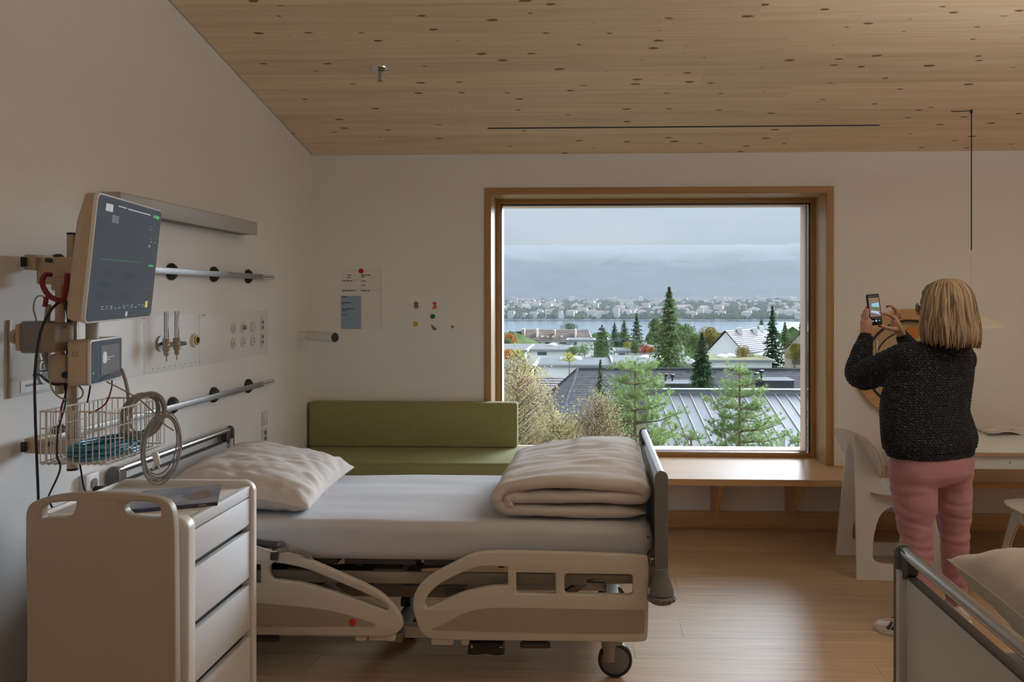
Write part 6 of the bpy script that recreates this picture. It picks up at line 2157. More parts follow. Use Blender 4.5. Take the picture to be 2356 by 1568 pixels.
# ---- flat-roofed white terraces
def flat(lab, x0, x1, yb_, yf_, ybot, Y, roof='gravel', wins=(), domes=(), group=None, fac='fac'):
    a, b = at(x0, yf_, Y), at(x1, yf_, Y)
    z = (a.z + b.z) / 2
    Yb = min((EYE - z) * FOC / max(4, (yb_ - PY)), Y + 25)
    t = thing('flat_roof_house', lab, 'building', ((a.x + b.x) / 2, Y, gz(Y)), group)
    zb_ = at(x0, ybot, Y).z
    ob('wall', MB().bb((a.x, Y, min(gz(Y), zb_)), (b.x, Yb, z - 0.25)), M[fac], t, None)
    ob('roof_edge', MB().bb((a.x - 0.3, Y - 0.4, z - 0.28), (b.x + 0.3, Yb + 0.2, z)), M['redge'], t, None)
    ob('roof', MB().bb((a.x, Y - 0.1, z - 0.02), (b.x, Yb, z + 0.03)), M[roof], t, None)
    for (wx0, wx1, wy0, wy1) in wins:
        p, q_ = at(wx0, wy1, Y), at(wx1, wy0, Y)
        w_ = ob('window', MB().bb((p.x, Y - 0.05, p.z), (q_.x, Y + 0.02, q_.z)), M['zedge'], t, None)
        ob('pane', MB().bb((p.x + 0.07, Y - 0.07, p.z + 0.07), ((p.x + q_.x) / 2 - 0.03, Y - 0.04, q_.z - 0.07)).bb(((p.x + q_.x) / 2 + 0.03, Y - 0.07, p.z + 0.07), (q_.x - 0.07, Y - 0.04, q_.z - 0.07)), M['winglass'], w_, None)
    for dx_, dy_ in domes:
        q_ = None
        Yd = (EYE - z - 0.0) * FOC / (dy_ - PY)
        q_ = at(dx_, dy_, Yd)
        ob('roof_dome', MB().lathe([(0.62, -0.05), (0.60, 0.12), (0.45, 0.28), (0.22, 0.36), (0, 0.38)], (q_.x, Yd, z + 0.02), n=16), M['white'], t)
    return t
flat('white flat-roofed house behind the birch, with grey roof and two white domes', 1232, 1420, 822, 838, 864, 75, wins=((1335, 1346, 842, 846), (1364, 1375, 842, 846), (1378, 1396, 842, 846)), domes=((1300, 828), (1326, 827)))
flat('white flat house at the left window edge above the brown roof', 1120, 1224, 829, 839, 866, 72, wins=((1163, 1175, 845, 862), (1180, 1201, 845, 861)))
flat('white flat house with two dark windows left of the dark pine', 1205, 1308, 791, 803, 826, 95, wins=((1236, 1258, 806, 817), (1196, 1204, 805, 811)), domes=((1272, 795),))
flat('low white flat house at the left window edge below the orange bush', 1120, 1208, 791, 804, 826, 92, wins=((1168, 1182, 805, 810),))
flat('white flat-roofed house with row of small windows behind the near pine', 1415, 1604, 817, 836, 850, 74, wins=((1520, 1530, 838, 842), (1548, 1556, 838, 842), (1562, 1582, 838, 842)), domes=((1485, 824), (1509, 823)))
flat('white flat house with mossy yellow green roof and two domes, right of the dark spruce', 1628, 1776, 815, 827, 842, 80, roof='moss', domes=((1660, 821), (1682, 820)), wins=((1700, 1706, 832, 836), (1746, 1762, 831, 834)))
flat('small white house with square dark window between the two pines', 1402, 1458, 776, 781, 802, 112, wins=((1415, 1434, 785, 799),))
flat('pale low building left of the tall conifer', 1462, 1575, 773, 781, 800, 122, wins=((1545, 1560, 785, 792),))
flat('white cubic house right end of the long brown roof', 1308, 1366, 777, 781, 808, 105, wins=((1321, 1327, 786, 794),))
flat('white bungalow with small window below the square-window house', 1418, 1520, 799, 806, 822, 100, wins=((1424, 1438, 808, 818),))

# ---- long brown-roofed building by the lake
lb_ = thing('long_brown_roof_house', 'long building with weathered brown tiled roof and pale chimneys near the lake', 'building', at(1280, 810, 130))
a, b = at(1200, 782, 130), at(1364, 781, 130)
c_, d_ = at(1210, 757, 134), at(1352, 757, 134)
b.z = a.z
d_.z = c_.z
courses(c_, d_, a, b, 14, 'front_roof_tiles', M['tile_b'], lb_, 0.06)
courses(d_, c_, Vector((b.x, 138, a.z)), Vector((a.x, 138, a.z)), 4, 'rear_roof_tiles', M['tile_b'], lb_, 0.06)
ob('end_roof', MB().add([c_, a, Vector((a.x, 138, a.z))], [(0, 1, 2)]).add([d_, b, Vector((b.x, 138, a.z))], [(0, 1, 2)]), M['tile_b'], lb_, None)
ob('wall', MB().bb((a.x + 0.5, 130.6, gz(130)), (b.x - 0.5, 137.5, a.z + 0.02)), M['fac'], lb_, None)
g0, g1 = at(1187, 792, 131), at(1200, 762, 131)
ob('dark_annex', MB().bb((g0.x, 130.5, gz(130)), (g1.x, 137, g1.z)), M['slate'], lb_, None)
for (cx, y0, y1, w_, m_) in ((1204, 756, 782, 7, 'facc'), (1236, 756, 777, 4, 'fac'), (1276, 759, 777, 4, 'facc'), (1324, 757, 775, 4, 'fac')):
    p, q = at(cx - w_ / 2, y1, 131.5), at(cx + w_ / 2, y0, 131.5)
    ob('chimney', MB().bb((p.x, 131, p.z), (q.x, 132.5, q.z)), M[m_], lb_, None)
for x0 in (1227, 1254, 1287):
    p, q = at(x0, 793, 130.5), at(x0 + 16, 787, 130.5)
    ob('window', MB().bb((p.x, 130.5, p.z), (q.x, 130.7, q.z)), M['winglass'], lb_, None)
for x0 in (1245, 1258, 1270, 1290):
    p = at(x0, 776, 130.9)
    ob('skylight', MB().bb((p.x, 130.6, p.z), (p.x + 0.35, 131.2, p.z + 0.3)), M['white'], lb_, None)

# ---- gabled houses
def gabled(lab, px, yr, ye, yb_, wpx, Y, dpt, rz, roof='tile_p', fac='fac', chim=(), name='gabled_house', sky=0):
    """rz: ridge direction from the viewing axis."""
    top, ev = at(px, yr, Y), at(px, ye, Y)
    t = thing(name, lab, 'building', (top.x, Y, gz(Y)))
    W_ = wpx * px2m(Y) / 2
    Mr = Matrix.Rotation(R(rz), 3, 'Z')
    def F(x, y, z): return Mr @ Vector((x, y, 0)) + Vector((top.x, Y, z))
    zt2, ze, zb_ = top.z, ev.z, gz(Y)
    D = dpt / 2
    courses(F(0, -D, zt2), F(0, D, zt2), F(-W_, -D, ze), F(-W_, D, ze), 12, 'roof_slope', M[roof], t, 0.05)
    courses(F(0, D, zt2), F(0, -D, zt2), F(W_, D, ze), F(W_, -D, ze), 12, 'roof_slope', M[roof], t, 0.05)
    i_ = 0.93
    mb = MB()
    ww, dd = W_ * i_, D * 0.95
    zt3 = ze + (zt2 - ze) * i_
    mb.add([F(-ww, -dd, zb_), F(ww, -dd, zb_), F(ww, -dd, ze), F(0, -dd, zt3 - 0.05), F(-ww, -dd, ze), F(-ww, dd, zb_), F(ww, dd, zb_), F(ww, dd, ze), F(0, dd, zt3 - 0.05), F(-ww, dd, ze)],
           [(0, 1, 2, 3, 4), (9, 8, 7, 6, 5), (0, 5, 6, 1), (1, 6, 7, 2), (0, 4, 9, 5)])
    ob('wall', mb, M[fac], t, None)
    for (u, v) in chim:
        c0 = F(u * W_, v * D, zt2 - abs(u) * (zt2 - ze) - 0.5)
        ob('chimney', MB().box(c0 + Vector((0, 0, 0.45)), (0.55, 0.55, 1.3)), M['fac'], t, None)
    for k in range(sky):
        s0 = F(-W_ * 0.45, D * (-0.5 + 0.5 * k), ze + (zt2 - ze) * 0.55 + 0.1)
        ob('skylight', MB().box(s0, (0.5, 0.8, 0.12), Mr), M['white'], t, None)
    for u in (-0.4, 0.35):
        w0 = F(u * ww, -dd - 0.03, ze - 0.9)
        ob('window', MB().box(w0, (0.9, 0.12, 1.1), Mr), M['winglass'], t, None)
    return t
gabled('gabled house with mauve tiled roof and white gable, left of the right-hand spruce', 1706, 757, 806, 830, 96, 92, 8, -38, chim=((0.15, -0.3), (0.2, 0.6)), sky=2)
gabled('second mauve gabled roof standing just right of the first', 1748, 760, 810, 832, 84, 99, 8, -30, chim=((0.0, 0.2),))
gabled('small grey roofed house behind the left side of the mauve gables', 1679, 772, 787, 800, 34, 120, 8, 70, roof='tile')
gabled('cream gabled house cut by the right window edge', 1856, 752, 800, 830, 90, 86, 9, -18, fac='facc', roof='tile_p')
gabled('low brown roofed house at the left window edge behind the yellow birch', 1190, 864, 912, 960, 330, 58, 14, 84, roof='tile_p', fac='fac', chim=((-0.3, -0.2),))

# ---- trees, far to near
spruce('conifer_tree', 'tallest slender conifer standing in the middle of the window view', 1540, 662, 815, 74, 70, 'mid', 5200, 3, pw=0.8)
pine_far = [
    ('dark pine left of the tall conifer, tallest of the small group', 1465, 722, 796, 44, 105, 1, 'dark', 1.0),
    ('second dark conifer of the small group left of the tallest pine', 1436, 737, 792, 34, 110, 2, 'dark', 0.8),
    ('leftmost small dark conifer of the group beside the pine', 1414, 742, 792, 30, 112, 3, 'dark', 0.8),
    ('broad dark green pine above the white houses, right of the long brown roof', 1385, 749, 826, 62, 86, 4, 'dark', 0.55),
    ('slender dark spruce right of the mauve gabled houses', 1777, 706, 832, 44, 86, 5, 'dark', 0.8),
    ('open layered conifer just right of the slender dark spruce', 1806, 742, 834, 66, 90, 6, 'mid', 0.9),
    ('small twin dark conifer behind the mauve roofs', 1752, 734, 770, 30, 108, 7, 'dark', 0.8),
    ('small conifer rising at the right window edge', 1842, 738, 800, 30, 110, 8, 'mid', 0.9)]
for lab, px, yt, yb_, wp, Y, sd, lm, pw_ in pine_far:
    spruce('conifer_tree', lab, px, yt, yb_, wp, Y, lm, 2600, sd, pw=pw_)
bro = [
    ('dark rounded tree rising behind the long brown roof', 1307, 742, 765, 66, 150, 'dark', 11),
    ('orange autumn bush at the left window edge beside the long roof', 1172, 766, 800, 40, 120, 'orange', 12),
    ('green bush under the orange one at the left window edge', 1166, 780, 806, 34, 118, 'mid', 13),
    ('rust orange shrub at the left edge above the flat roof', 1168, 806, 834, 44, 84, 'orange', 14),
    ('yellow green bush beside the rust orange shrub', 1196, 802, 832, 30, 85, 'yellow', 15),
    ('rounded green tree left of the tall conifer', 1508, 730, 800, 50, 118, 'mid', 16),
    ('crimson shrub below the pale low building', 1484, 794, 812, 30, 98, 'red', 17),
    ('orange shrub right of the crimson one', 1498, 797, 812, 20, 97, 'orange', 18),
    ('yellow bush beside the square-window house', 1444, 786, 802, 18, 100, 'yellow', 19),
    ('dark green bush between the yellow one and the crimson shrub', 1462, 782, 812, 30, 99, 'mid', 20),
    ('green tree directly right of the tall conifer', 1577, 746, 812, 66, 112, 'mid', 21),
    ('bushy green tree left of the dark near spruce', 1600, 765, 815, 52, 100, 'mid', 22),
    ('olive and orange autumn tree above the dark near spruce', 1634, 750, 812, 60, 108, 'olive', 23),
    ('green tree left of the mauve gabled houses', 1660, 784, 816, 44, 98, 'mid', 24),
    ('low green bush row beside the dark pine', 1345, 792, 816, 60, 92, 'mid', 25),
    ('second low bush right of the long roof', 1318, 796, 820, 36, 90, 'mid', 26),
    ('yellow shrub in front of the mauve gabled houses', 1708, 796, 824, 50, 84, 'olive', 27),
    ('bright yellow green tree at the right window edge', 1828, 790, 834, 40, 82, 'yellow', 28),
    ('green bushes at the foot of the tall conifer', 1530, 788, 818, 70, 76, 'mid', 29),
    ('yellow topped shrub on the flat roof behind the birch', 1310, 812, 830, 44, 72, 'yellow', 30)]
for lab, px, yt, yb_, wp, Y, lm, sd in bro:
    broad('leafy_tree', lab, px, yt, yb_, wp, Y, lm, 1800, sd)
spruce('spruce_tree', 'dark blue green spruce standing before the grey tiled roof', 1615, 768, 905, 62, 41, 'dark', 6500, 31, pw=0.75)
spruce('spruce_tree', 'small thin dark spruce in front of the left part of the tiled roof', 1381, 828, 925, 34, 43, 'dark', 1500, 32, open_=1)
birch('yellow birch with loose drooping twigs at the left of the window view', 1205, 812, 1030, 160, 24, 'birch', 41, 5000, 0.05)
birch('brownish autumn birch in the lower left corner of the window view', 1190, 855, 1080, 190, 17, 'birch2', 42, 8500, 0.032)
birch('golden brown birch between the lower left corner and the near pine', 1372, 915, 1080, 150, 16, 'birch2', 43, 6000, 0.030)
birch('pale yellow shrub tree behind the green cushions', 1290, 968, 1080, 170, 18, 'birch', 44, 9000, 0.032)
pine('bright green pine left of centre behind the footboard of the bed', 1462, 824, 215, 17, 17, seed=51, zlow=-4.6, density=1.35)
pine('bright green pine standing before the metal roof', 1702, 838, 165, 20, 17, seed=52, zlow=-5.0, side=(0.1, 0.30, 0.52), density=1.15)
pine('low pine tip at the bottom of the window between the two bright pines', 1590, 985, 150, 19, 9, seed=53, zlow=-4.8)
pine('low pine tip in the lower right corner of the window view', 1836, 990, 100, 19, 8, seed=54, zlow=-4.8)

# ---- belt of treetops filling the slope down to the lake
def canopy(name, lab, n, xr, yr, fz, r, m, seed, flat_=0.8):
    rr = np.random.default_rng(seed)
    ico = bmesh.new()
    bmesh.ops.create_icosphere(ico, subdivisions=1, radius=1)
    ico.verts.ensure_lookup_table()
    V_ = np.array([v.co for v in ico.verts])
    F_ = np.array([[v.index for v in f.verts] for f in ico.faces])
    ico.free()
    xs = rr.uniform(*xr, n)
    ys = yr[0] + (yr[1] - yr[0]) * rr.random(n) ** 1.0
    out_ = []
    for i in range(n):
        s_ = r * (0.6 + 0.8 * rr.random())
        c = np.array([xs[i], ys[i], fz(xs[i], ys[i]) + s_ * 0.5])
        v = V_ * (1 + 0.22 * rr.normal(size=(len(V_), 1))) * np.array([s_, s_, s_ * flat_ * (0.8 + 0.6 * rr.random())]) + c
        out_.append(v[F_].reshape(-1, 3))
    o = tri_mesh(name, np.concatenate(out_), m)
    tag(o, lab, 'trees', kind='stuff')
    return o
canopy('lakeside_treetops', 'green treetops filling the slope between the houses and the lake', 1700, (-260, 420), (125, 640), lambda x, y: gz(y) + 1.5, 4.5, LM['mid'], 61)
canopy('far_shore_trees', 'hazy woodland between the houses on the far shore', 5200, (-900, 1250), (2095, 2950), far_z, 8, LM['dark'], 62)

# ---- houses on the far shore
M['hz_w'] = mat('far_white_house', (0.62, 0.62, 0.62), 0.8)
M['hz_r'] = mat('far_roof', (0.30, 0.22, 0.20), 0.8)
rh = random.Random(77)
def far_house_mesh(w_, d, h):
    wm = MB().bb((-w_ / 2, -d / 2, -4), (w_ / 2, d / 2, h))
    rm = MB().add([(-w_ / 2 - .4, -d / 2 - .4, h), (w_ / 2 + .4, -d / 2 - .4, h), (w_ / 2 + .4, d / 2 + .4, h), (-w_ / 2 - .4, d / 2 + .4, h), (-w_ / 2 * .7, 0, h + d * 0.30), (w_ / 2 * .7, 0, h + d * 0.30)],
                  [(0, 1, 5, 4), (2, 3, 4, 5), (1, 2, 5), (3, 0, 4), (0, 3, 2, 1)])
    return wm, rm
protos = []
for k, (w_, d, h) in enumerate(((14, 11, 8), (22, 12, 10), (30, 14, 12), (18, 12, 14), (11, 9, 7))):
    t = thing('far_house', 'pale house among trees on the hazy far shore of the lake', 'building', (0, 0, 0), 'houses on the far shore')
    wm, rm = far_house_mesh(w_, d, h)
    ob('wall', wm, M['hz_w'], t, None)
    ob('roof', rm, M['hz_r'], t, None)
    protos.append(t)
used_ = set()
cnt = 0
while cnt < 270:
    x = rh.uniform(-420, 900)
    y = 2100 + 950 * rh.random() ** 1.1
    pxx = PX + FOC * (x * _c + y * _s) / (y * _c - x * _s)
    if not (1145 < pxx < 1850):
        continue
    k = rh.choice((0, 0, 1, 1, 2, 3, 4, 4))
    if k not in used_:
        o = protos[k]
        used_.add(k)
    else:
        o = copy_tree(protos[k])
    o.location = (x, y, far_z(x, y) + 5.5)
    o.rotation_euler = (0, 0, rh.uniform(-0.5, 0.5))
    cnt += 1
# ================================================================== THE WOMAN WITH THE PHONE
def V3(px, py, Y): return at(px, py, Y)
def loft(mb, secs, n=28):
    """secs: (centre, axis_a * ra, axis_b * rb[, squareness]) -> closed tube."""
    vs, fs = [], []
    for s_ in secs:
        c, a, b = s_[0], s_[1], s_[2]
        e = s_[3] if len(s_) > 3 else 1.0
        for k in range(n):
            t_ = 2 * PI * k / n
            ca, sa = math.cos(t_), math.sin(t_)
            ca = math.copysign(abs(ca) ** e, ca)
            sa = math.copysign(abs(sa) ** e, sa)
            vs.append(c + a * ca + b * sa)
    for i in range(len(secs) - 1):
        for k in range(n):
            k2 = (k + 1) % n
            fs.append((i * n + k, i * n + k2, (i + 1) * n + k2, (i + 1) * n + k))
    fs.append(tuple(range(n - 1, -1, -1)))
    fs.append(tuple((len(secs) - 1) * n + k for k in range(n)))
    mb.add(vs, fs)
    return mb
def limb(mb, pts, rad, n=20, flat=1.0):
    """Rounded tapering limb through joints, ends capped round."""
    P_ = spline(pts, 6)
    m_ = len(P_)
    rr = []
    K = len(pts) - 1
    for i in range(m_):
        u = i / (m_ - 1) * K
        k = min(int(u), K - 1)
        f = u - k
        f = f * f * (3 - 2 * f)
        rr.append(rad[k] * (1 - f) + rad[k + 1] * f)
    t0 = (P_[0] - P_[1]).normalized()
    t1 = (P_[-1] - P_[-2]).normalized()
    pre = [(P_[0] + t0 * rr[0] * s_, rr[0] * math.sqrt(max(0.02, 1 - s_ * s_))) for s_ in (0.95, 0.8, 0.5)]
    post = [(P_[-1] + t1 * rr[-1] * s_, rr[-1] * math.sqrt(max(0.02, 1 - s_ * s_))) for s_ in (0.5, 0.8, 0.95)]
    pts2 = [p for p, _ in pre] + P_ + [p for p, _ in post]
    rr2 = [r for _, r in pre] + rr + [r for _, r in post]
    mb.tube(pts2, rr2, n, sx=flat)
    return mb
def blob(mb, c, r3, Mx=None, n=20):
    secs = []
    for i in range(1, 14):
        t_ = PI * i / 14
        secs.append((r3[0] * math.sin(t_), r3[1] * math.sin(t_), r3[2] * math.cos(t_)))
    vs, fs = [], []
    for (a, b, z) in secs:
        for k in range(n):
            q = 2 * PI * k / n
            p = Vector((a * math.cos(q), b * math.sin(q), z))
            vs.append((Mx @ p if Mx else p) + Vector(c))
    for i in range(len(secs) - 1):
        for k in range(n):
            k2 = (k + 1) % n
            fs.append((i * n + k, i * n + k2, (i + 1) * n + k2, (i + 1) * n + k))
    fs.append(tuple(range(n - 1, -1, -1)))
    fs.append(tuple((len(secs) - 1) * n + k for k in range(n)))
    mb.add(vs, fs)
    return mb
def remeshed(name, mb, vox, m, parent, smooth_it=6, fac=0.5, extra=()):
    return modmesh(name, mb, [('REMESH', dict(mode='VOXEL', voxel_size=vox, use_smooth_shade=True)), ('SMOOTH', dict(iterations=smooth_it, factor=fac))] + list(extra), parent, m)

M['skin'] = mat('skin', (0.56, 0.32, 0.235), 0.5, sss=0.15, var=0.06, vscale=8)
M['nail'] = mat('dark_nail_polish', (0.10, 0.01, 0.02), 0.25)
wY = 3.80
base = at(2146, 1400, wY)
wom = thing('person', 'woman in dark knitted cardigan and dusty pink trousers photographing with a phone', 'person', (base.x, wY, 0))
Fd = Vector((-0.46, 0.888, 0))           # body forward
Rd = Vector((0.888, 0.46, 0))            # her right
Zd = Vector((0, 0, 1))
hC = V3(2166, 706, 3.76)                 # head centre
hF = Vector((-0.72, 0.69, -0.02)).normalized()
hR = Vector((hF.y, -hF.x, 0)).normalized()
hU = hR.cross(hF).normalized()
# joints
shL, shR = V3(2078, 812, 3.745), V3(2214, 812, 3.90)
elL, wrL = V3(1984, 858, 3.97), V3(1992, 778, 4.08)
elR, wrR = V3(2150, 868, 4.23), V3(2078, 777, 4.17)
hipL, hipR = V3(2098, 1085, 3.765), V3(2188, 1085, 3.86)
knL, knR = V3(2106, 1215, 3.74), V3(2196, 1215, 3.85)
anL, anR = V3(2118, 1372, 3.70), V3(2199, 1372, 3.87)
pel = (hipL + hipR) / 2
chest = (shL + shR) / 2
# ---------------- phone and hands
pc = V3(2011, 712, 4.10)
pn = Vector((0.24, -0.965, 0.10)).normalized()      # towards her eyes and the camera
pu = Vector((-0.075, 0.0, 1)).normalized()
pu = (pu - pn * pu.dot(pn)).normalized()
pr = pu.cross(pn).normalized()
if pr.x < 0:
    pr = -pr
def pfn(u, v, t_): return pc + pr * u + pu * v + pn * t_
phone = thing('phone', 'black smartphone with its camera view lit, held up in both hands of the woman', 'phone', pc - pu * 0.08)
mb = MB()
mb.plate(rrect(-0.0365, -0.081, 0.0365, 0.081, 0.009, 5), [], 0.011, lambda u, v, t_: pfn(u, v, t_), 0.003)
M['phonecase'] = mat('dark_plum_case', (0.035, 0.012, 0.03), 0.35)
ph = ob('phone_case', mb, M['phonecase'], phone)
mb = MB()
mb.plate(rrect(-0.0335, -0.078, 0.0335, 0.078, 0.006, 5), [], 0.001, lambda u, v, t_: pfn(u, v, t_ + 0.0058))
ps = ob('phone_screen', mb, mat('phone_glass', (0.01, 0.01, 0.012), 0.15), phone)
def pq(name, pts, m, h=0.0066):
    return ob(name, MB().add([pfn(u, v, h) for u, v in pts], [tuple(range(len(pts)))]), m, ps, None, False)
pq('live_view', [(-0.030, -0.038), (0.030, -0.038), (0.030, 0.062), (-0.030, 0.062)], mat('view_wall', (0.05, 0.04, 0.035), 0.4, emit=(0.16, 0.13, 0.11), estr=1.0))
pq('view_ceiling', [(-0.030, 0.045), (0.030, 0.036), (0.030, 0.062), (-0.030, 0.062)], mat('view_wood', (0.05, 0.04, 0.03), 0.4, emit=(0.20, 0.13, 0.07), estr=1.0), 0.0068)
pq('view_window', [(-0.016, 0.006), (0.026, -0.002), (0.027, 0.036), (-0.015, 0.032)], mat('view_sky', (0.1, 0.1, 0.1), 0.4, emit=(0.25, 0.50, 0.62), estr=1.0), 0.0070)
pq('view_trees', [(-0.016, 0.004), (0.026, -0.006), (0.026, 0.010), (-0.015, 0.017)], mat('view_green', (0.1, 0.1, 0.1), 0.4, emit=(0.09, 0.14, 0.05), estr=1.0), 0.0072)
pq('view_bench', [(-0.026, -0.012), (0.030, -0.030), (0.030, -0.014), (-0.018, -0.002)], mat('view_sill', (0.1, 0.1, 0.1), 0.4, emit=(0.38, 0.48, 0.62), estr=1.0), 0.0072)
for k in range(7):
    pq('icon', [(-0.026 + 0.008 * k, 0.069), (-0.0235 + 0.008 * k, 0.069), (-0.0235 + 0.008 * k, 0.0715), (-0.026 + 0.008 * k, 0.0715)], M['e_w'])
for k in range(7):
    pq('icon', [(-0.024 + 0.008 * k, -0.046), (-0.020 + 0.008 * k, -0.046), (-0.020 + 0.008 * k, -0.0445), (-0.024 + 0.008 * k, -0.0445)], M['e_w'])
for u, r in ((0.0, 0.0062), (-0.019, 0.0042), (0.019, 0.0035)):
    ob('shutter_button' if u == 0 else 'round_button', MB().lathe([(0, 0), (r, 0)], pfn(u, -0.058, 0.0068), pn, 20), M['e_w'], ps, None, False)
sk = MB()
hands = []
def finger(pts, r0, r1):
    limb(sk, pts, [r0] + [r0 * 0.96] * (len(pts) - 2) + [r1], 12)
def nail(tip, nrm_, along, r):
    hands.append((tip, nrm_, along, r))
# left hand: palm to the left of the phone, thumb up the left edge, fingers wrapped behind
pl = pfn(-0.050, -0.065, -0.010)
sk_pal = [wrL, wrL.lerp(pl, 0.5), pl + pr * 0.002, pfn(-0.046, -0.028, -0.020)]
limb(sk, sk_pal, [0.026, 0.029, 0.031, 0.020], 16, 0.8)
limb(sk, [pfn(-0.055, -0.060, -0.016), pfn(-0.030, -0.050, -0.026), pfn(-0.012, -0.070, -0.022)], [0.022, 0.020, 0.014], 14)
finger([pfn(-0.052, -0.055, 0.000), pfn(-0.050, -0.030, 0.006), pfn(-0.046, -0.004, 0.006), pfn(-0.043, 0.016, 0.004)], 0.0125, 0.0085)
nail(pfn(-0.043, 0.012, 0.0125), pn, pu, 0.0062)
for k, (v, ln) in enumerate(((-0.006, 0.030), (-0.028, 0.034), (-0.048, 0.030), (-0.066, 0.024))):
    finger([pfn(-0.046, -0.030 + v * 0.5, -0.022), pfn(-0.036, v + 0.004, -0.026), pfn(-0.010, v, -0.018), pfn(-0.010 + ln, v - 0.002, -0.0125)], 0.0095, 0.0075)
# right hand: palm right of the phone, index touching the edge, thumb below, other fingers folded up
kn = V3(2058, 744, 4.14)
limb(sk, [wrR, wrR.lerp(kn, 0.45), kn + Vector((0.004, 0, -0.002)), V3(2056, 728, 4.145)], [0.025, 0.027, 0.029, 0.016], 16, 0.72)
finger([V3(2059, 733, 4.13), V3(2047, 724, 4.11), V3(2036, 721, 4.09), V3(2026, 719, 4.085)], 0.0100, 0.0078)
finger([V3(2059, 728, 4.145), V3(2061, 717, 4.13), V3(2056, 707, 4.11), V3(2048, 703, 4.10)], 0.0100, 0.0078)
finger([V3(2062, 733, 4.16), V3(2066, 722, 4.15), V3(2062, 712, 4.13), V3(2054, 709, 4.12)], 0.0095, 0.0075)
finger([V3(2065, 740, 4.17), V3(2071, 731, 4.17), V3(2070, 722, 4.15), V3(2063, 717, 4.14)], 0.0085, 0.0068)
finger([V3(2062, 758, 4.13), V3(2050, 756, 4.10), V3(2038, 753, 4.09), V3(2028, 750, 4.085)], 0.0120, 0.0085)
nail(V3(2042, 704.5, 4.095), Vector((-0.6, -0.8, 0)), Vector((-0.8, 0.2, -0.4)), 0.0058)
nail(V3(2024, 750, 4.075), Vector((0.1, -1, 0.1)), Vector((-1, 0, 0)), 0.0062)
# arms under the sleeves
limb(sk, [shL.lerp(chest, 0.2), elL, wrL], [0.040, 0.036, 0.026], 18)
limb(sk, [shR.lerp(chest, 0.35), elR, wrR], [0.038, 0.036, 0.026], 18)
# torso, pelvis, legs (mostly under clothing)
loft(sk, [(pel - Zd * 0.06, Rd * 0.10, Fd * 0.07), (pel + Zd * 0.04, Rd * 0.13, Fd * 0.085), (pel + Zd * 0.18, Rd * 0.115, Fd * 0.075), (pel.lerp(chest, 0.7), Rd * 0.115, Fd * 0.08), (chest - Zd * 0.02, Rd * 0.11, Fd * 0.07), (chest + Zd * 0.04, Rd * 0.07, Fd * 0.05)])
nk = chest + Zd * 0.04
limb(sk, [nk, nk.lerp(hC, 0.45) - hF * 0.015, hC - hF * 0.018 - Zd * 0.07], [0.060, 0.054, 0.056], 20)
for hp, kk, an in ((hipL, knL, anL), (hipR, knR, anR)):
    limb(sk, [hp, kk, an], [0.078, 0.054, 0.036], 20)
fL = (V3(2008, 1428, 3.84) - Vector((1.60, 3.71, 0)))
fL = Vector((-0.90, 0.42, 0)).normalized()
fR = Vector((-0.42, 0.90, 0)).normalized()
for an, fd in ((anL, fL), (anR, fR)):
    g0 = Vector((an.x, an.y, 0.055)) - fd * 0.015
    limb(sk, [an, g0, g0 + fd * 0.12 - Zd * 0.010, g0 + fd * 0.175 - Zd * 0.02], [0.030, 0.030, 0.024, 0.016], 16)
# head
Mh = Matrix((hR, hF, hU)).transposed()
def H(x, y, z): return hC + hR * x + hF * y + hU * z
blob(sk, H(0, -0.012, 0.012), (0.076, 0.094, 0.098), Mh, 24)
blob(sk, H(0, 0.022, -0.040), (0.060, 0.062, 0.072), Mh, 24)
blob(sk, H(0, 0.060, -0.092), (0.028, 0.022, 0.020), Mh)             # chin
blob(sk, H(0, 0.075, 0.022), (0.052, 0.016, 0.016), Mh)              # brow
limb(sk, [H(0, 0.085, 0.016), H(0, 0.096, -0.006), H(0, 0.106, -0.026)], [0.008, 0.010, 0.0125], 12)
blob(sk, H(0, 0.096, -0.032), (0.018, 0.010, 0.008), Mh)
blob(sk, H(0, 0.083, -0.056), (0.022, 0.010, 0.005), Mh)
blob(sk, H(0, 0.082, -0.064), (0.020, 0.010, 0.005), Mh)
for s_ in (-1, 1):
    blob(sk, H(0.042 * s_, 0.062, -0.022), (0.022, 0.020, 0.022), Mh)   # cheeks
    blob(sk, H(0.079 * s_, -0.006, -0.010), (0.010, 0.018, 0.030), Mh)  # ears
body = remeshed('body', sk, 0.0042, M['skin'], wom, 3, 0.5)
for i, (tp_, nn, al, r) in enumerate(hands):
    nn = nn.normalized()
    al = (al - nn * al.dot(nn)).normalized()
    sd = nn.cross(al)
    vs = [tp_ + al * (math.cos(2 * PI * k / 14) * r * 1.25) + sd * (math.sin(2 * PI * k / 14) * r * 0.85) for k in range(14)]
    ob('fingernail', MB().add([v + nn * 0.0012 for v in vs] + [v - nn * 0.003 for v in vs], [tuple(range(14))] + [(k, (k + 1) % 14, 14 + (k + 1) % 14, 14 + k) for k in range(14)]), M['nail'], body)
M['eye'] = mat('eye_white', (0.75, 0.74, 0.72), 0.2)
for s_ in (-1, 1):
    e_ = ob('eye', blob(MB(), H(0.031 * s_, 0.070, 0.004), (0.013, 0.012, 0.010), Mh), M['eye'], body)
    ob('iris', MB().lathe([(0, 0), (0.0055, -0.0006)], H(0.031 * s_, 0.0825, 0.004), hF, 16), M['dgrey'], e_)
ob('lips', blob(MB(), H(0, 0.0885, -0.060), (0.020, 0.006, 0.0065), Mh), mat('lips', (0.40, 0.14, 0.12), 0.45), body)
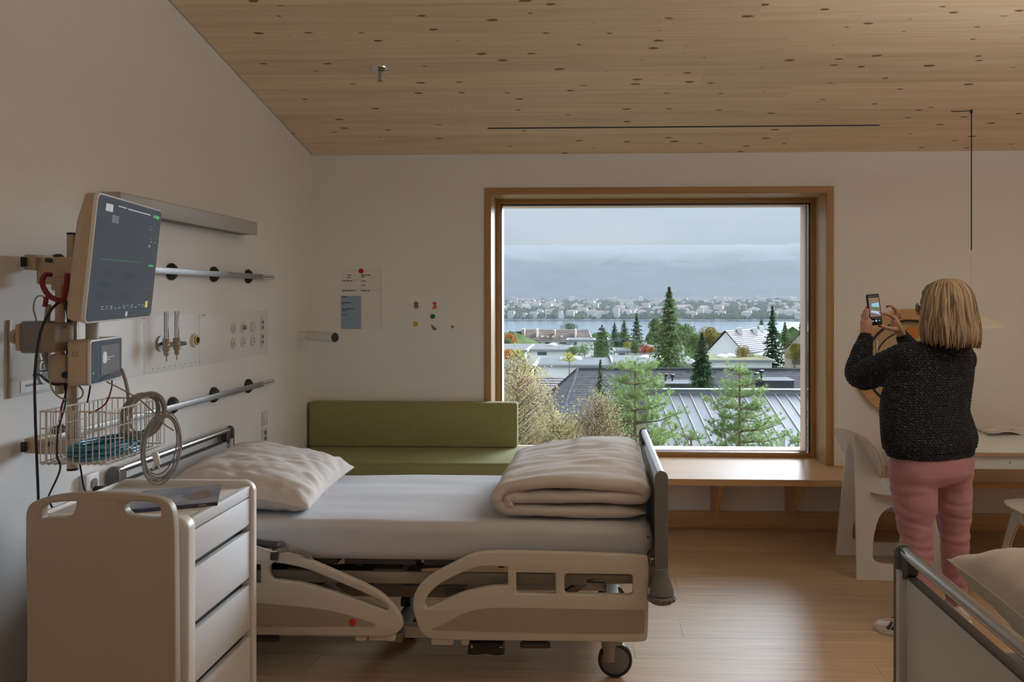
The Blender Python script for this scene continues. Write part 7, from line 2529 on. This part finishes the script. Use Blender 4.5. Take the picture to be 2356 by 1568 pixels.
# glasses
gm = MB()
for s_ in (-1, 1):
    gm.tube([H(0.033 * s_ + 0.024 * math.cos(2 * PI * k / 24), 0.100 - 0.25 * abs(0.033 + 0.024 * s_ * math.cos(2 * PI * k / 24)) ** 1.5, -0.002 + 0.021 * math.sin(2 * PI * k / 24)) for k in range(24)], 0.0016, 6, closed=True)
    gm.tube([H(0.057 * s_, 0.094, 0.004), H(0.074 * s_, 0.082, 0.006), H(0.083 * s_, 0.02, 0.004), H(0.083 * s_, -0.02, -0.002)], 0.0013, 6)
gm.tube([H(-0.009, 0.099, 0.003), H(0, 0.103, 0.007), H(0.009, 0.099, 0.003)], 0.0014, 6)
gl_ = ob('glasses', gm, mat('tortoise_frame', (0.10, 0.055, 0.03), 0.3), wom)
for s_ in (-1, 1):
    ob('lens', MB().lathe([(0, 0), (0.022, 0)], H(0.033 * s_, 0.098, -0.002), hF, 20), M['clear'], gl_, None)
# beaded bracelet at the left wrist
bm_ = MB()
ax0 = (wrL - elL).normalized()
o1 = ax0.orthogonal().normalized()
o2 = ax0.cross(o1)
bc = wrL + ax0 * 0.008
for k in range(26):
    a = 2 * PI * k / 26
    blob(bm_, bc + (o1 * math.cos(a) + o2 * math.sin(a)) * 0.031, (0.0036, 0.0036, 0.0036), None, 8)
ob('bracelet', bm_, mat('white_beads', (0.72, 0.66, 0.62), 0.35), wom)

# ---------------- hair: shell plus locks
M['hair'] = None
hm2 = bpy.data.materials.new('blonde_hair')
hm2.use_nodes = True
n = hm2.node_tree.nodes
l = hm2.node_tree.links
bs = n['Principled BSDF']
bs.inputs['Roughness'].default_value = 0.5
oi = n.new('ShaderNodeNewGeometry')
ra = n.new('ShaderNodeValToRGB')
e_ = ra.color_ramp.elements
e_[0].position = 0.0
e_[0].color = (0.10, 0.062, 0.036, 1)
e_[1].position = 1.0
e_[1].color = (0.52, 0.40, 0.27, 1)
x_ = e_.new(0.45)
x_.color = (0.29, 0.195, 0.115, 1)
l.new(oi.outputs['Random Per Island'], ra.inputs[0])
l.new(ra.outputs[0], bs.inputs['Base Color'])
M['hair'] = hm2
hr = random.Random(21)
shell = MB()
secs = []
zb_h = V3(0, 782, 3.76).z - hC.z
prof = [(0.132, 0.02), (0.126, 0.055), (0.108, 0.088), (0.075, 0.108), (0.035, 0.116), (-0.02, 0.118), (-0.07, 0.122), (-0.11, 0.130), (zb_h, 0.133)]
for z, r in prof:
    r -= 0.010
    secs.append((H(0, -0.018, z - 0.004), hR * r, hF * r * 1.0))
hb = MB()
vs, fs = [], []
n_ = 40
for z, r in prof:
    rr0 = r - 0.010
    for k in range(n_ + 1):
        a = R(-90 - 112 + 224 * k / n_)      # open at the face
        if z > 0.07:
            a = R(-90 - 180 + 360 * k / n_)
        elif z > 0.03:
            a = R(-90 - 150 + 300 * k / n_)
        rx, ry = rr0 * 0.97, rr0 * 1.04
        vs.append(H(rx * math.cos(a), -0.018 + ry * math.sin(a), z - 0.004))
for i in range(len(prof) - 1):
    for k in range(n_):
        fs.append((i * (n_ + 1) + k, i * (n_ + 1) + k + 1, (i + 1) * (n_ + 1) + k + 1, (i + 1) * (n_ + 1) + k))
hb.add(vs, fs)
hair = ob('hair', hb, mat('hair_underlayer', (0.16, 0.11, 0.07), 0.6), wom, 180)
lk_ = MB()
NL = 420
for i in range(NL):
    a = -90 + (i / NL - 0.5) * 232 + hr.uniform(-3, 3)       # degrees around the head, -90 = back
    ar = R(a)
    layer = hr.uniform(0.0, 0.011)
    pts = []
    px0 = 0.018 + hr.uniform(-0.01, 0.01)                     # side parting
    endz = zb_h + hr.uniform(-0.018, 0.020) - 0.012 * (math.sin(ar) < -0.3)
    nseg = 13
    sway = hr.uniform(-5, 5)
    for k in range(nseg + 1):
        f = k / nseg
        if f < 0.42:
            g = f / 0.42 * PI / 2
            rad = 0.114 * math.sin(g) ** 0.85
            z = -0.010 + 0.140 * math.cos(g)
        else:
            g = (f - 0.42) / 0.58
            rad = 0.114 + 0.022 * g - 0.010 * g ** 5 + 0.014 * math.sin(g * PI) * 0.3
            z = -0.010 + (endz + 0.010) * g
        aa = ar + R(sway) * f + 0.03 * math.sin(f * 7 + i)
        rad += layer + 0.002 * math.sin(f * 11 + i * 1.7)
        p = H(rad * math.cos(aa) * 0.97 + px0 * max(0, 1 - f * 3), -0.018 + rad * math.sin(aa) * 1.04, z)
        pts.append(p)
    w_ = hr.uniform(0.0035, 0.0075)
    rs = [w_ * (0.6 + 0.4 * min(1, f * 3)) * (1 - 0.75 * max(0, (k / nseg - 0.72) / 0.28)) for k, f in [(k, k / nseg) for k in range(nseg + 1)]]
    lk_.tube(pts, rs, 6)
ob('hair_locks', lk_, M['hair'], hair, 180)

# ---------------- cardigan
M['knit'] = bpy.data.materials.new('dark_speckled_knit')
M['knit'].use_nodes = True
n = M['knit'].node_tree.nodes
l = M['knit'].node_tree.links
bs = n['Principled BSDF']
bs.inputs['Roughness'].default_value = 0.95
tc = n.new('ShaderNodeTexCoord')
vo = n.new('ShaderNodeTexVoronoi')
vo.inputs['Scale'].default_value = 190
l.new(tc.outputs['Object'], vo.inputs['Vector'])
sc3 = n.new('ShaderNodeSeparateColor')
l.new(vo.outputs['Color'], sc3.inputs[0])
ra = n.new('ShaderNodeValToRGB')
ra.color_ramp.interpolation = 'CONSTANT'
ra.color_ramp.elements[0].color = (0.008, 0.009, 0.014, 1)
ra.color_ramp.elements[1].position = 0.90
ra.color_ramp.elements[1].color = (0.085, 0.095, 0.12, 1)
x_ = ra.color_ramp.elements.new(0.55)
x_.color = (0.014, 0.016, 0.024, 1)
l.new(sc3.outputs[0], ra.inputs[0])
l.new(ra.outputs[0], bs.inputs['Base Color'])
wv = n.new('ShaderNodeTexWave')
wv.wave_type = 'BANDS'
wv.bands_direction = 'Z'
wv.inputs['Scale'].default_value = 26
wv.inputs['Distortion'].default_value = 1.2
wv.inputs['Detail'].default_value = 1
l.new(tc.outputs['Object'], wv.inputs['Vector'])
wv2 = n.new('ShaderNodeTexWave')
wv2.bands_direction = 'DIAGONAL'
wv2.inputs['Scale'].default_value = 30
wv2.inputs['Distortion'].default_value = 2.0
l.new(tc.outputs['Object'], wv2.inputs['Vector'])
ad = n.new('ShaderNodeMath')
ad.operation = 'ADD'
l.new(wv.outputs['Fac'], ad.inputs[0])
l.new(wv2.outputs['Fac'], ad.inputs[1])
bp = n.new('ShaderNodeBump')
bp.inputs['Strength'].default_value = 0.8
bp.inputs['Distance'].default_value = 0.006
l.new(ad.outputs[0], bp.inputs['Height'])
l.new(bp.outputs[0], bs.inputs['Normal'])
cg = MB()
def tsec(py, xl, xr, depth, fy=0.0, Y=3.81, e=0.92):
    """Torso section matched to its measured width."""
    a, b = V3(xl, py, Y), V3(xr, py, Y)
    c = (a + b) / 2 + Fd * fy
    half = abs(b.x - a.x) / 2
    # width seen obliquely: combine across and depth axes
    ra_ = math.sqrt(max(1e-4, half * half - (Fd.x * depth) ** 2)) / abs(Rd.x)
    return (c, Rd * ra_, Fd * depth, e)
loft(cg, [tsec(776, 2130, 2215, 0.060, -0.01), tsec(786, 2098, 2238, 0.078, -0.01), tsec(800, 2068, 2248, 0.098, 0), tsec(830, 2048, 2262, 0.118, 0.01), tsec(870, 2036, 2263, 0.132, 0.02), tsec(910, 2026, 2256, 0.140, 0.02),
          tsec(945, 2022, 2250, 0.143, 0.02), tsec(975, 2018, 2257, 0.146, 0.01), tsec(1005, 2016, 2262, 0.150, 0.0), tsec(1030, 2022, 2255, 0.150, 0.0), tsec(1047, 2032, 2252, 0.146, 0.0)], 40)
cuffL = wrL - (wrL - elL).normalized() * 0.004
cuffR = wrR - (wrR - elR).normalized() * 0.004
limb(cg, [shL + Vector((0.02, 0.0, -0.03)), shL.lerp(elL, 0.55) + Vector((0.0, 0, -0.025)), elL + Vector((-0.012, 0, -0.010)), elL.lerp(cuffL, 0.45) + Vector((-0.012, 0, 0)), cuffL], [0.088, 0.080, 0.068, 0.060, 0.040], 26)
limb(cg, [shR + Vector((-0.02, -0.02, -0.03)), shR.lerp(elR, 0.5), elR, elR.lerp(cuffR, 0.5), cuffR], [0.078, 0.070, 0.062, 0.055, 0.040], 26)
def folds(o, fn):
    me = o.data
    co = np.empty(len(me.vertices) * 3, dtype=np.float32)
    no = np.empty(len(me.vertices) * 3, dtype=np.float32)
    me.vertices.foreach_get('co', co)
    me.vertices.foreach_get('normal', no)
    co, no = co.reshape(-1, 3), no.reshape(-1, 3)
    d = np.array([fn(Vector(p)) for p in co], dtype=np.float32)
    me.vertices.foreach_set('co', (co + no * d[:, None]).ravel())
    me.update()
car = remeshed('cardigan', cg, 0.0075, M['knit'], wom, 8, 0.5)
bz_ = BASE[car]
elLl = elL - bz_
def cf(p):
    d = 0.005 * mnoise.noise(p * 5) + 0.003 * mnoise.noise(Vector((p.x * 16, p.y * 16, p.z * 5)))
    # knit relief
    d += 0.0016 * math.sin(p.z * 2 * PI / 0.0135) * (1 if p.z < 1.5 else 0)
    # folds round the elbow
    q = (p - elLl).length
    if q < 0.20:
        d += 0.007 * math.sin(q * 85 + 2 * mnoise.noise(p * 8)) * (1 - q / 0.20)
    if p.z < 0.86:
        d -= 0.006
    return d
folds(car, cf)
# pocket flap on her left hip and hem band
# ---------------- trousers
M['pink'] = mat('dusty_pink_cotton', (0.43, 0.215, 0.265), 0.88, var=0.10, vscale=14, bump=0.05, bscale=320, sheen=0.1)
tr = MB()
loft(tr, [tsec(1035, 2040, 2250, 0.128, 0), tsec(1060, 2036, 2249, 0.136, -0.004), tsec(1085, 2037, 2244, 0.136, -0.008), tsec(1102, 2044, 2232, 0.115, -0.004), tsec(1112, 2070, 2215, 0.08, 0)], 36)
def leg(hp, kk, an, r):
    limb(tr, [hp + Vector((0, 0, 0.0)), hp.lerp(kk, 0.5), kk, kk.lerp(an, 0.5), an + Vector((0, 0, 0.012))], r, 26)
leg(hipL + Vector((0.005, 0, 0.02)), knL, anL, [0.112, 0.102, 0.082, 0.070, 0.058])
leg(hipR + Vector((0.0, 0, 0.02)), knR, anR, [0.098, 0.088, 0.072, 0.062, 0.052])
tro = remeshed('trousers', tr, 0.0075, M['pink'], wom, 7, 0.5)
def tf(p):
    z = p.z
    d = 0.007 * mnoise.noise(Vector((p.x * 5, p.y * 5, z * 14))) + 0.003 * mnoise.noise(Vector((p.x * 9, p.y * 9, z * 30)))
    for zc_, am, wd in ((0.60, 0.006, 0.012), (0.53, 0.005, 0.010), (0.24, 0.006, 0.014), (0.19, 0.006, 0.012), (0.70, 0.007, 0.012), (0.665, 0.005, 0.010), (0.45, 0.006, 0.016), (0.41, 0.005, 0.012), (0.36, 0.004, 0.012), (0.14, 0.006, 0.014), (0.10, 0.005, 0.012)):
        zz = zc_ + 0.030 * mnoise.noise(Vector((p.x * 7 + zc_ * 9, p.y * 7, 0)))
        d -= 1.5 * am * math.exp(-((z - zz) / wd) ** 2) * (0.5 + 0.8 * mnoise.noise(Vector((p.x * 6, p.y * 6, zc_ * 5))))
    return d
folds(tro, tf)
# ---------------- shoes
M['sole'] = mat('white_rubber_sole', (0.66, 0.65, 0.62), 0.6)
M['leather'] = mat('white_leather', (0.62, 0.60, 0.58), 0.45)
M['stripe'] = mat('navy_stripe', (0.02, 0.02, 0.045), 0.5)
def shoe(an, fd):
    sd = Vector((fd.y, -fd.x, 0))
    o_ = Vector((an.x, an.y, 0)) - fd * 0.065
    def S(x, y, z): return o_ + fd * x + sd * y + Zd * z
    sh = MB()
    for_ = [(0.0, 0.026, 0.02, 0.078), (0.02, 0.034, 0.02, 0.095), (0.06, 0.036, 0.02, 0.102), (0.10, 0.037, 0.02, 0.095), (0.14, 0.041, 0.02, 0.074), (0.18, 0.045, 0.02, 0.056), (0.22, 0.043, 0.02, 0.046), (0.25, 0.032, 0.02, 0.038), (0.262, 0.018, 0.02, 0.030)]
    secs = []
    for x, w_, z0, z1 in for_:
        secs.append((S(x, 0, (z0 + z1) / 2), sd * w_, Zd * ((z1 - z0) / 2 + 0.004), 0.8))
    loft(sh, secs, 24)
    up = modmesh('shoe', sh, [('SUBSURF', dict(levels=1, render_levels=1))], wom, M['leather'])
    pts = [(0.262 * (1 - math.cos(PI * k / 16)) / 2, 0) for k in range(17)]
    def wid(x):
        xs_ = [q[0] for q in for_]
        for i in range(len(xs_) - 1):
            if xs_[i] <= x <= xs_[i + 1]:
                f = (x - xs_[i]) / (xs_[i + 1] - xs_[i])
                return for_[i][1] * (1 - f) + for_[i + 1][1] * f + 0.004
        return 0.02
    xs_ = [0.262 * k / 18 for k in range(19)]
    outl_ = [(x - 0.004, wid(x)) for x in xs_] + [(0.272, 0)] + [(x - 0.004, -wid(x)) for x in xs_[::-1]] + [(-0.010, 0)]
    mb = MB()
    mb.plate(sm(outl_, 1), [], 0.028, lambda u, v, t_: S(u, v, 0.0145 + t_), 0.004)
    ob('sole', mb, M['sole'], up, 40)
    mb = MB()
    for i in range(3):
        x = 0.142 + i * 0.022
        for s_ in (-1, 1):
            pts3 = []
            for k in range(6):
                f = k / 5
                xx_ = x + 0.018 * (1 - f) * 1.0
                hh_ = 0.030 + f * (0.078 - 0.35 * (x - 0.10)) * 0.55
                ww_ = 0.0015 + (0.0445 if f < 0.4 else 0.0445 - 0.018 * ((f - 0.4) / 0.6) ** 1.5) - 0.05 * max(0, 0.125 - x)
                pts3.append(S(xx_, s_ * ww_, hh_))
            mb.tube(pts3, 0.0075, 6)
    ob('stripe', mb, M['stripe'], up)
    mb = MB()
    for i in range(6):
        x = 0.105 + 0.017 * i
        z = 0.098 - 0.010 * i - 0.25 * max(0, x - 0.14)
        mb.tube([S(x, -0.022, z - 0.004), S(x + 0.004, 0, z + 0.004), S(x, 0.022, z - 0.004)], 0.0028, 6)
    ob('laces', mb, M['paper'], up)
shoe(anL, fL)
shoe(anR, fR)
# pillow on the second bed
p2 = pillow('pillow', 'grey beige linen pillow behind the tube footboard in the right foreground', 1.37, 1.84, 0.805, 0.78, 0.66, 0.26, M['linen2'], rx=7, ry=4, rz=3, seed=5.1)
